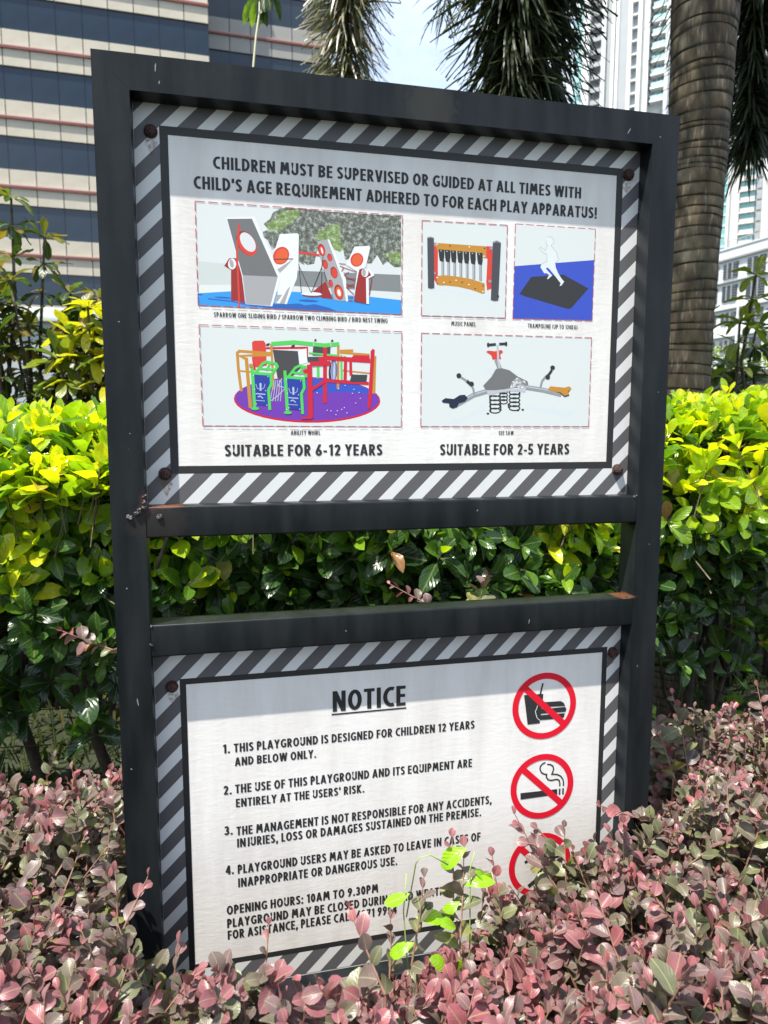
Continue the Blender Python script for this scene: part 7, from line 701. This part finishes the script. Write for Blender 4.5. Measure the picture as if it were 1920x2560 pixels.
# ================================================================== LOROPETALUM BED
LT = [(.33, .105, .115), (.28, .11, .118), (.235, .12, .12), (.185, .118, .115), (.175, .13, .11), (.17, .145, .10), (.14, .145, .08), (.175, .18, .085), (.21, .22, .065), (.10, .072, .07), (.30, .42, .02)]
lk = leaf_kit('loro', [tuple(c*.86 for c in t) for t in LT], fold=.32, droop=.38, nvar=24)
def canopy(x, y):
    h = .695+.022*math.sin(x*9+1)+.02*math.sin(y*13+x*4)+.012*math.sin(x*23+y*17)
    h += .085*math.exp(-((x+.17)/.10)**2-((y-.08)/.16)**2)
    h += (.055 if y < 0 else .055-.12*min(1, y/.25))*max(0, min(1, (x-.85)/.25))
    if -.10 < x < 1.02:
        wx = min(1, (x+.10)/.06)*min(1, (1.02-x)/.06); t = max(0, min(1, (y+.45)/.40)); t = t*t*(3-2*t)
        k = max(0, min(1, (x-.42)/.22)); amt = .275*(1-k)+.085*k
        if y > .05: amt = .3
        h -= amt*t*wx
    return h
def loro_sprig(L, tw, off, tip, d, length, char, size=.030, tipsmall=True, step=.0125):
    d = d.normalized(); a, b = perp(d); ph = random.uniform(0, 3.14); a = a*math.cos(ph)+b*math.sin(ph); bend = Vector((random.uniform(-1, 1), random.uniform(-1, 1), 0))*.18
    n = max(4, int(length/step)); pts = []
    for i in range(n+1):
        s = i/n; p = tip-d*(length*s)+bend*(length*s*s)*.5; p.z -= .0; pts.append(p)
    tw.tube([q-off for q in (pts[0], pts[n//2], pts[-1])], [.0008, .0014, .002], 4, cap=False)
    for i, p in enumerate(pts):
        s = i/n; side = 1 if i % 2 else -1
        sz = size*(.5+.6*min(1, i/3.5) if tipsmall else 1)*random.uniform(.72, 1.22)
        tw_ = random.gauss(0, .55); aa = a*math.cos(tw_)+b*math.sin(tw_)
        ld = d*(.9-.45*s+random.uniform(-.2, .2) if i > 0 else 1)+aa*side*(.85 if i > 0 else .2)+Vector((random.uniform(-.22, .22), random.uniform(-.22, .22), random.uniform(-.15, .2)))
        nr = (d.cross(a).normalized()*random.choice((-1, 1))*.5+Vector((0, -.15, 1))+Vector((random.uniform(-.5, .5), random.uniform(-.6, .3), 0))).normalized()
        g = s+random.uniform(-.15, .15)-char*.35
        if g < .12: ti = random.choice((0, 1, 1, 2))
        elif g < .32: ti = random.choice((1, 2, 3, 3, 4))
        elif g < .55: ti = random.choice((3, 4, 4, 5, 5, 6))
        elif g < .85: ti = random.choice((4, 5, 6, 6, 7))
        else: ti = random.choice((5, 6, 7, 8, 8, 9))
        L.add(p, ld, nr, sz, ti)
def bedplant(label, x0, x1, y0, y1, seed, extra=(), dens=1.0, ch0=0):
    random.seed(seed); root = empty('loropetalum_shrub', ((x0+x1)/2, (y0+y1)/2, 0)); off = root.location.copy(); tag(root, label, 'shrub', 'low loropetalum shrubs of the front bed')
    L = Leaves(lk); tw = MB(); A_ = (x1-x0)*(y1-y0)
    for i in range(int(A_*1080*dens)):
        x = random.uniform(x0, x1); y = random.uniform(y0, y1)
        if -.105 < x < .945 and -.062 < y < .06: continue
        h = canopy(x, y); up_ = random.random(); z = h-random.random()**1.5*.10+(random.uniform(.01, .055) if up_ < .16 else 0)
        if 0 < x < .5 and -.3 < y < 0: z = min(z, h+.015)
        d = Vector((random.gauss(0, .35), random.gauss(-.12, .35), 1)); ch = .55*math.sin(x*7+2.1*math.sin(y*6))*.6+random.gauss(-.10+ch0, .42)+(.36 if y < -.3 else 0)
        ln = random.uniform(.10, .20)
        near = max(0, min(1, (-y-.2)/.3))
        loro_sprig(L, tw, off, Vector((x, y, z)), d, ln, max(-.6, min(1.4, ch)), random.uniform(.022, .0345)*(1+.14*near))
    for i in range(int(A_*420*dens)):   # filling leaves lower down
        x = random.uniform(x0, x1); y = random.uniform(y0, y1)
        if -.105 < x < .945 and -.062 < y < .06: continue
        z = canopy(x, y)-random.uniform(.12, .3); loro_sprig(L, tw, off, Vector((x, y, z)), Vector((random.gauss(0, .5), random.gauss(0, .5), 1)), .12, -.6, .03)
    for e in extra: 
        tip, base, ch, sz = Vector(e[0]), Vector(e[1]), e[2], e[3]; loro_sprig(L, tw, off, tip, tip-base, (tip-base).length, ch-.35, sz, step=.017)
        tw.tube([base-off, Vector((base.x, base.y, base.z-.25))-off], [.002, .003], 4, cap=False)
    tag(tw.build('twigs', M_redtwig, root), kind='stuff')
    for i in range(7):
        bx = random.uniform(x0+.05, x1-.05); by = random.uniform(y0+.03, y1-.03)
        if -.12 < bx < .96 and -.08 < by < .08: by = -.11
        hh = canopy(bx, by); MB().tube([(bx-off.x, by-off.y, 0), (bx-off.x+random.uniform(-.04, .04), by-off.y+random.uniform(-.03, .03), hh*.5), (bx-off.x+random.uniform(-.06, .06), by-off.y+random.uniform(-.05, .05), hh-.1)], [.007, .005, .003], 6).build('stem', M_redtwig, root, smooth=True)
    L.build(M_loro, root, score=lambda i, P: 1.0 if P[0].z > canopy(P[0].x, P[0].y)-.07 else .2)
bedplant('pink and olive leaved shrub behind and beside the left post of the sign', -.85, -.10, -.18, .42, 31, [((-.053, -.10, .695), (-.11, -.15, .60), 1.3, .030)], ch0=-.15)
bedplant('mauve leaved shrub at the bottom left corner, in front of the left post', -.55, .16, -.72, -.18, 32, [((-.003, -.172, .62), (-.02, -.22, .52), .3, .03)])
bedplant('pink shrub in front of the lower edge of the notice panel, mid-picture', .16, .56, -.72, -.18, 33, [((.244, -.366, .776), (.285, -.42, .68), 1.4, .034), ((.139, -.25, .684), (.125, -.30, .60), 1.2, .026)])
bedplant('tall green and pink shrub covering the third red prohibition circle', .30, .96, -.20, -.06, 34,
         [((.595, -.14, .745), (.655, -.20, .60), 1.2, .034), ((.47, -.215, .745), (.455, -.26, .60), .2, .036), ((.389, -.25, .725), (.37, -.28, .59), -.2, .036), ((.62, -.17, .71), (.66, -.2, .6), .5, .034), ((.45, -.21, .762), (.45, -.24, .63), .9, .028), ((.70, -.13, .70), (.70, -.15, .58), .2, .032), ((.54, -.17, .69), (.55, -.2, .57), .8, .03), ((.34, -.22, .66), (.34, -.25, .55), .6, .03), ((.82, -.09, .65), (.86, -.10, .56), 1.0, .032)], dens=1.1)
bedplant('large pink leaved shrub in the bottom right corner of the picture', .56, 1.30, -.72, -.20, 35)
bedplant('taller shrub with dusky upright shoots beside and behind the right post', .955, 1.85, -.20, .48, 36,
         [((.808, -.075, .70), (1.0, -.07, .61), 1.2, .030), ((1.157, .198, .80), (1.17, .10, .62), .2, .036), ((1.05, .12, .80), (1.07, .06, .66), -.1, .034), ((1.36, .15, .82), (1.38, .1, .66), 1.1, .032), ((1.5, .22, .8), (1.5, .15, .64), .8, .032)])
# two stray shoots growing up through the hedge
def stray(label, tip, base, ch, sz):
    root = empty('stray_shoot', base); tag(root, label, 'shoot'); L = Leaves(lk); tw = MB(); loro_sprig(L, tw, V3(base), V3(tip), V3(tip)-V3(base), (V3(tip)-V3(base)).length, ch, sz)
    tw.tube([(0, 0, 0), (.02, .03, -.2), (.03, .05, -base[2])], [.002, .0025, .003], 5); tw.build('stem', M_redtwig, root); L.build(M_loro, root)
stray('dusky purple shoot in front of the dark hedge just left of the left post', (-.30, .53, .96), (-.17, .50, .90), .35, .034)
stray('small wilted red shoot seen in the gap between the rails', (.474, .34, 1.079), (.56, .28, 1.03), 1.3, .022)
stray('grey green shoot in the right half of the gap between the rails', (.736, .382, 1.08), (.71, .38, .98), -.3, .034)

# lime green creeper leaves on the shoots before the third circle
vk = leaf_kit('ficus', [(.27, .52, .015), (.18, .38, .015)], fold=.2, droop=.5, nvar=8)
vr = empty('creeper', (.46, -.25, .50)); tag(vr, 'lime green creeper with curled tendrils in front of the notice panel', 'creeper')
L = Leaves(vk)
for p, d in (((.470, -.225, .748), (-.9, -.1, -.25)), ((.480, -.235, .715), (.9, -.1, -.55)), ((.455, -.24, .665), (-.9, -.2, -.30)), ((.365, -.25, .70), (-.9, .0, -.35)), ((.37, -.26, .62), (-.8, -.1, -.1)), ((.43, -.27, .60), (.3, -.3, -.8)), ((.42, -.28, .58), (-.5, -.3, .8)), ((.50, -.23, .70), (.6, .1, -.6)), ((.462, -.235, .69), (.7, -.4, .5)), ((.375, -.255, .66), (.9, -.3, .2)), ((.44, -.26, .64), (-.5, -.5, .6))):
    L.add(V3(p), V3(d), V3((0, -.6, 1)), random.uniform(.036, .052), random.choice((0, 0, 1)))
L.build(M_ficus, vr)
M_stemg = mat('green_stem', (.25, .33, .10), .5)
for pts in ([(0, 0, -.2), (.01, 0, .1), (.012, .01, .22), (.02, .01, .25)], [(-.06, -.03, -.1), (-.10, -.01, .08), (-.105, 0, .17), (-.10, 0, .235)], [(-.10, 0, .16), (-.085, 0, .25), (-.078, 0, .26), (-.06, 0, .262), (-.03, 0, .24)]):
    MB().tube(pts, .0012, 5).build('stem', M_stemg, vr, smooth=True)

# ================================================================== FRANGIPANI-LIKE SHRUBS BEHIND THE HEDGE
FR = [(.05, .085, .018), (.09, .14, .025), (.13, .13, .025), (.18, .13, .03), (.03, .055, .015), (.45, .42, .015), (.18, .22, .03), (.35, .18, .015)]
fk2 = leaf_kit('frang', FR, fold=.25, droop=.35, nvar=12)
def whorl_shrub(label, x, y, tips, seed, size=.13, tint=(0, 1, 2, 3, 4)):
    random.seed(seed); root = empty('broadleaf_shrub', (x, y, 0)); tag(root, label, 'shrub'); L = Leaves(fk2); off = root.location
    for (tx, ty, tz, ti) in tips:
        tip = V3((tx, ty, tz)); b = V3((x+random.uniform(-.15, .15)+(tx-x)*.3, y+random.uniform(-.1, .1), 0)); m1 = b+(tip-b)*.5+V3((random.uniform(-.14, .14), random.uniform(-.1, .1), 0))
        m2_ = b+(tip-b)*.8+V3((random.uniform(-.07, .07), 0, 0))
        MB().tube([b-off, m1-off, m2_-off, tip-off], [.020, .013, .009, .006], 6).build('stem', M_bark, root, smooth=True)
        for w, q in enumerate((tip, b+(tip-b)*.95, b+(tip-b)*.89)):
            n = (11, 9, 6)[w]; ph = random.uniform(0, 6)
            for i in range(n):
                th = ph+i*2.4; e = rad(random.uniform(-25, 55) if w == 0 else random.uniform(-40, 25)); r = V3((math.cos(th)*math.cos(e), math.sin(th)*math.cos(e), math.sin(e)))
                tt = random.choice(tint) if ti is None else (ti if random.random() < .75 else random.choice((1, 6)))
                L.add(q, r, V3((-r.x*.3, -r.y*.3, 1)), size*random.uniform(.65, 1.15), tt)
    L.build(M_frang, root, limit=300)
def tipset(n, xr, yr, zr, cols=None): return [(random.uniform(*xr), random.uniform(*yr), random.uniform(*zr), cols) for i in range(n)]
random.seed(8)
whorl_shrub('olive leaved shrub with long bare stems at the left edge, before the office block', -.95, 2.65, [(-.86, 2.6, 2.56, None), (-.72, 2.6, 2.38, None), (-1.0, 2.7, 2.3, None), (-.86, 2.5, 2.15, None), (-.62, 2.7, 2.05, None), (-1.05, 2.6, 2.02, None), (-.9, 2.4, 1.9, None)]+tipset(38, (-1.6, -.4), (2.4, 2.9), (1.4, 2.2)), 41, .125)
whorl_shrub('brownish leaved shrub just left of the sign, second from the picture edge', -.42, 2.75, [(-.36, 2.7, 2.24, None), (-.50, 2.7, 2.12, None), (-.22, 2.8, 2.1, None)]+tipset(34, (-1.0, .05), (2.5, 3.0), (1.45, 2.0)), 42, .12, (0, 2, 3, 4, 2))
whorl_shrub('shrub with glowing yellow young leaves beside the left post', -.45, 2.3, [(-.48, 2.25, 2.0, 5), (-.40, 2.25, 1.86, 5), (-.56, 2.3, 1.88, 5), (-.36, 2.3, 1.78, 5), (-.30, 2.3, 1.70, 6), (-.62, 2.3, 1.76, 6), (-.2, 2.35, 1.8, 5)], 43, .15)
whorl_shrub('dark green shrub with whorled leaves right of the palm trunk, before the low white building', 2.95, 2.15, [(2.80, 1.95, 2.24, 6), (2.55, 2.1, 2.0, None), (2.72, 1.95, 2.0, 6), (2.95, 2.1, 2.0, None), (3.2, 2.2, 2.12, None), (2.48, 2.2, 2.06, None)]+tipset(16, (2.5, 3.6), (2.0, 2.6), (1.4, 1.75)), 44, .14, (0, 1, 4, 0))
whorl_shrub('dark shrub low behind the hedge at the far right edge', 3.5, 2.6, tipset(18, (2.9, 4.2), (2.4, 3.0), (1.3, 1.9)), 45, .13, (0, 4, 4, 1))
# clipped hedge on the planter wall
random.seed(50); hk = leaf_kit('ficus', [(.10, .16, .03), (.16, .24, .04), (.06, .10, .02)], nvar=6); HL = Leaves(hk)
for i in range(3500): HL.add(V3((random.uniform(4.3, 12), random.uniform(7.2, 7.8), 2.2+random.random()**.7*.38)), V3((random.gauss(0, 1), random.gauss(-.5, 1), random.gauss(.4, .6))), V3((0, 0, 1)), random.uniform(.05, .09), random.choice((0, 1, 1, 2)))
hr = build_flat(HL, M_ficus, 'clipped_hedge', 'clipped low green hedge on top of the brown planter wall', 'hedge')

# ================================================================== PALMS
M_trunk = bpy.data.materials.new('palm_trunk_bark'); M_trunk.use_nodes = True; t = M_trunk.node_tree; p = t.nodes['Principled BSDF']; n = t.nodes.new; l = t.links.new
tcn = n('ShaderNodeTexCoord'); mpn = n('ShaderNodeMapping'); mpn.inputs['Scale'].default_value = (14, 14, 3); l(tcn.outputs['Object'], mpn.inputs['Vector'])
n1 = n('ShaderNodeTexNoise'); n1.inputs['Scale'].default_value = 1.3; n1.inputs['Detail'].default_value = 8; l(mpn.outputs['Vector'], n1.inputs['Vector'])
mp2 = n('ShaderNodeMapping'); mp2.inputs['Scale'].default_value = (90, 90, 14); l(tcn.outputs['Object'], mp2.inputs['Vector'])
n2 = n('ShaderNodeTexNoise'); n2.inputs['Scale'].default_value = 1; n2.inputs['Detail'].default_value = 4; l(mp2.outputs['Vector'], n2.inputs['Vector'])
r1 = n('ShaderNodeValToRGB'); r1.color_ramp.elements[0].position = .32; r1.color_ramp.elements[0].color = (.026, .018, .009, 1); r1.color_ramp.elements[1].position = .66; r1.color_ramp.elements[1].color = (.095, .068, .034, 1)
l(n1.outputs['Fac'], r1.inputs['Fac']); r2 = n('ShaderNodeValToRGB'); r2.color_ramp.elements[0].position = .56; r2.color_ramp.elements[0].color = (0, 0, 0, 1); r2.color_ramp.elements[1].position = .72; r2.color_ramp.elements[1].color = (.7, .7, .7, 1)
l(n2.outputs['Fac'], r2.inputs['Fac']); mxx = n('ShaderNodeMixRGB'); l(r2.outputs['Color'], mxx.inputs['Fac']); l(r1.outputs['Color'], mxx.inputs['Color1']); mxx.inputs['Color2'].default_value = (.24, .205, .15, 1)
n5 = n('ShaderNodeTexNoise'); n5.inputs['Scale'].default_value = 7; n5.inputs['Detail'].default_value = 7; l(tcn.outputs['Object'], n5.inputs['Vector']); r5 = n('ShaderNodeMapRange'); r5.inputs['From Min'].default_value = .5; r5.inputs['From Max'].default_value = .7; r5.inputs['To Max'].default_value = .45; l(n5.outputs['Fac'], r5.inputs['Value']); m5 = n('ShaderNodeMixRGB'); l(r5.outputs['Result'], m5.inputs['Fac']); l(mxx.outputs['Color'], m5.inputs['Color1']); m5.inputs['Color2'].default_value = (.13, .125, .085, 1); mxx = m5
sa = n('ShaderNodeAttribute'); sa.attribute_name = 'scar_shade'; sm = n('ShaderNodeMixRGB'); sm.blend_type = 'MULTIPLY'; sm.inputs['Fac'].default_value = 1; l(mxx.outputs['Color'], sm.inputs['Color1']); l(sa.outputs['Color'], sm.inputs['Color2']); l(sm.outputs['Color'], p.inputs['Base Color']); p.inputs['Roughness'].default_value = .9
bb = n('ShaderNodeBump'); bb.inputs['Strength'].default_value = .7; bb.inputs['Distance'].default_value = .01; l(n2.outputs['Fac'], bb.inputs['Height']); l(bb.outputs['Normal'], p.inputs['Normal'])
def trunk(root, path, radius, ring=.048):
    # path: (dx,dy,z) knots relative to root; ringed surface with stepped leaf scars
    V = []; F = []; K = 40; ztop = path[-1][2]; zs = []; z = 0
    while z < ztop:
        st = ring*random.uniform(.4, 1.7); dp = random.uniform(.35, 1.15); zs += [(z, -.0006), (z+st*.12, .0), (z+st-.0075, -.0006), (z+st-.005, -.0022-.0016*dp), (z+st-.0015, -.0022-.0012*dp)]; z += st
    ph = [random.uniform(0, 6.28) for _ in zs]
    for i, (z, dr) in enumerate(zs):
        zz = min(z, ztop); k = 0
        while k < len(path)-2 and path[k+1][2] < zz: k += 1
        a, b = path[k], path[k+1]; u = (zz-a[2])/max(1e-6, b[2]-a[2]); cx = a[0]+(b[0]-a[0])*u; cy = a[1]+(b[1]-a[1])*u; r = radius(zz)+dr
        ring_i = i//5
        for j in range(K):
            t_ = 2*math.pi*j/K; wob = .007*math.sin(t_+ring_i*.35)+.003*math.sin(3*t_+ring_i*2.3); rr = r*(1+.012*math.sin(2*t_+ring_i))
            V.append((cx+rr*math.cos(t_), cy+rr*math.sin(t_), zz+wob))
    n_ = len(zs)
    for i in range(n_-1):
        for j in range(K): F.append((i*K+j, i*K+(j+1) % K, (i+1)*K+(j+1) % K, (i+1)*K+j))
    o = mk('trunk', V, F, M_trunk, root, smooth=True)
    at = o.data.color_attributes.new('scar_shade', 'FLOAT_COLOR', 'POINT'); sv = np.ones((len(V), 4), dtype=np.float32)
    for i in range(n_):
        sh_ = (.66, .78, .62, .30, .34)[i % 5]; sv[i*K:(i+1)*K, :3] = sh_  # scar grooves coloured darker, crease shade painted in
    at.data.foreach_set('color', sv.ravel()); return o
PT = [(.018, .030, .012), (.030, .048, .017), (.07, .085, .03), (.15, .12, .075), (.26, .23, .165), (.09, .095, .045)]
pk = leaf_kit('palm', PT, fold=.3, droop=.38, wscale=.044, nvar=14)
def frond(root, pts, tints, dens=330, size=.34, name='frond'):
    """foxtail frond: curved rachis, leaflets standing out all round it"""
    off = root.location; P = [V3(q) for q in pts]
    def bez(u):
        k = min(int(u*(len(P)-1)), len(P)-2); f = u*(len(P)-1)-k
        p0 = P[max(k-1, 0)]; p1 = P[k]; p2 = P[k+1]; p3 = P[min(k+2, len(P)-1)]
        return .5*((2*p1)+(p2-p0)*f+(2*p0-5*p1+4*p2-p3)*f*f+(3*p1-p0-3*p2+p3)*f**3)
    L = Leaves(pk); c = [bez(i/14) for i in range(15)]
    for i in range(dens):
        u = .12+.88*(i/dens); q = bez(u); d = (bez(min(1, u+.01))-bez(max(0, u-.01))).normalized(); a, b = perp(d); th = i*2.399+random.uniform(-.3, .3)
        r = a*math.cos(th)+b*math.sin(th); ld = r*.95+d*random.uniform(.15, .65); ld.z -= random.uniform(0, .3)
        L.add(q, ld, V3((random.uniform(-.3, .3), random.uniform(-.3, .3), 1)), size*(1.0-.35*u**3)*random.uniform(.75, 1.1), random.choice(tints))
    Vs = []; Fs = []; US = []; TS = []; bb_ = 0
    for p_, d_, nr, sz, vi, ti in L.P:
        x = d_.normalized(); y = nr.cross(x).normalized(); z = x.cross(y); V, UV, F = pk['kit'][vi]
        Vs.append(V@np.array((x, y, z))*sz+np.array(p_-off)); Fs.append(F+bb_); US.append(UV); TS.append(np.tile(np.append(pk['tints'][ti], 1), (len(V), 1))); bb_ += len(V)
    fr = bpy.data.objects.new(name, np_mesh(name, np.concatenate(Vs), np.concatenate(Fs), np.concatenate(US), np.concatenate(TS), M_palmleaf)); C.objects.link(fr); fr.parent = root
    MB().tube([q-off for q in c], [.022-.018*i/14 for i in range(15)], 6).build('rachis', M_rach, fr, smooth=True)
M_rach = mat('rachis', (.13, .11, .05), .5, noise=.3, nscale=20)
M_shaft = mat('crownshaft', (.30, .34, .22), .5, noise=.2, nscale=5)
def palm(label, x, y, h, r, fronds, seed, lean=(0, 0)):
    random.seed(seed); root = empty('foxtail_palm', (x, y, 0)); tag(root, label, 'palm tree')
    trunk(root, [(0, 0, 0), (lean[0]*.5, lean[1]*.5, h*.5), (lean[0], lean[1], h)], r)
    MB().tube([(lean[0], lean[1], h-.02), (lean[0], lean[1], h+.3), (lean[0], lean[1], h+.75)], [r(h)*.85, r(h)*.75, r(h)*.3], 18).build('crownshaft', M_shaft, root, smooth=True)
    T = V3((x+lean[0], y+lean[1], h+.6))
    for f in fronds:
        if len(f) == 2:      # (azimuth deg, droop) generic
            a = rad(f[0]); o_ = V3((math.cos(a), math.sin(a), 0)); pts = [T, T+o_*.55+V3((0, 0, .45)), T+o_*1.25+V3((0, 0, .35)), T+o_*1.75+V3((0, 0, -.25*f[1])), T+o_*1.95+V3((0, 0, -1.0*f[1]))]; tn = (0, 0, 1, 1, 2)
            frond(root, pts, tn, 260, .36)
        else: frond(root, [T]+list(f[0]), f[1], f[2], f[3])
palm('thick ringed palm trunk on the right with dark fronds hanging beside it', 2.235, 1.71, 4.3, lambda z: .112+.036*max(0, min(1, (z-2.0)/1.5)), [
    ([(1.95, 2.0, 5.2), (1.66, 2.25, 4.7), (1.60, 2.33, 3.95), (1.58, 2.31, 2.95)], (0, 0, 0, 0, 1, 1, 5), 2300, .56),  # mostly darkest tints: crown shade painted into the leaflets
    ([(2.0, 2.1, 5.3), (1.8, 2.5, 4.7), (1.86, 2.55, 4.0), (1.84, 2.55, 3.1)], (0, 0, 1, 1), 2000, .56),
    ([(2.6, 1.95, 5.2), (2.86, 2.15, 4.6), (2.93, 2.22, 3.8), (2.90, 2.17, 2.95)], (0, 0, 0, 1), 2000, .46),
    ([(2.8, 1.9, 5.1), (3.15, 2.2, 4.5), (3.2, 2.3, 3.8), (3.2, 2.3, 3.2)], (0, 0, 1), 1500, .46),
    (-60, 1.1), (60, .8), (110, .7), (-130, .6), (-150, .5), (-165, .6), (-110, .8), (-140, .2), (175, .5), (-172, .3), (163, .4), (-158, .2), (150, .5), (-125, .4)], 61, (.05, .04))  # unseen crown fronds, several added sunward to shade trunk and hanging fronds
palm('second palm behind the sign, its brown-grey frond hanging by the office block', 2.02, 3.55, 5.0, lambda z: .115, [
    ([(1.6, 3.6, 6.1), (1.10, 3.6, 5.5), (.97, 3.55, 4.4), (.96, 3.53, 3.3), (.97, 3.5, 2.7)], (3, 3, 4, 4, 5, 2, 1), 2600, .42),  # brown frond; its palest tan leaflets paint sunlit highlights
    (60, .9), (110, .8), (170, .9), (10, .8)], 62)
palm('palm past the right edge, its fronds in the top right corner', 4.35, 3.0, 4.6, lambda z: .12, [
    ([(4.0, 2.8, 5.4), (3.6, 2.7, 4.9), (3.45, 2.7, 4.1), (3.4, 2.7, 3.3)], (0, 0, 1), 1500, .46), (20, .9), (90, .9), (-50, .9)], 63)
# slender shoot with drooping leaf tuft above the top rail
random.seed(9); sh = empty('slender_shoot', (.27, 1.50, 0)); tag(sh, 'thin pale stalk with a drooping dark green leaf tuft above the top rail', 'plant')
MB().tube([(.0, .05, .6), (-.02, .04, 2.0), (-.03, .03, 2.75), (-.015, .04, 2.88), (0, .045, 2.97), (.005, .05, 3.3)], [.006, .005, .0042, .004, .0038, .003], 7).build('stalk', mat('pale_stalk', (.50, .47, .30), .6, noise=.15, nscale=30), sh, smooth=True)
L = Leaves(leaf_kit('frang', [(.04, .07, .02), (.16, .26, .03), (.03, .05, .015)], fold=.5, droop=.4, wscale=.6, nvar=8))
for i in range(26):
    a = random.uniform(0, 6.28); L.add(V3((.275+random.uniform(-.006, .006), 1.55, 3.08+random.uniform(-.02, .25))), V3((math.cos(a)*.35+.10, math.sin(a)*.35, -1+random.uniform(0, .25))), V3((math.cos(a), math.sin(a), .3)), random.uniform(.09, .17), random.choice((0, 0, 1, 2)))
L.add(V3((.262, 1.55, 3.04)), V3((-.55, 0, -.75)), V3((0, -1, .4)), .11, 1); L.add(V3((.265, 1.55, 3.05)), V3((-.28, 0, -1)), V3((0, -1, .4)), .115, 1)
L.build(M_frang, sh)
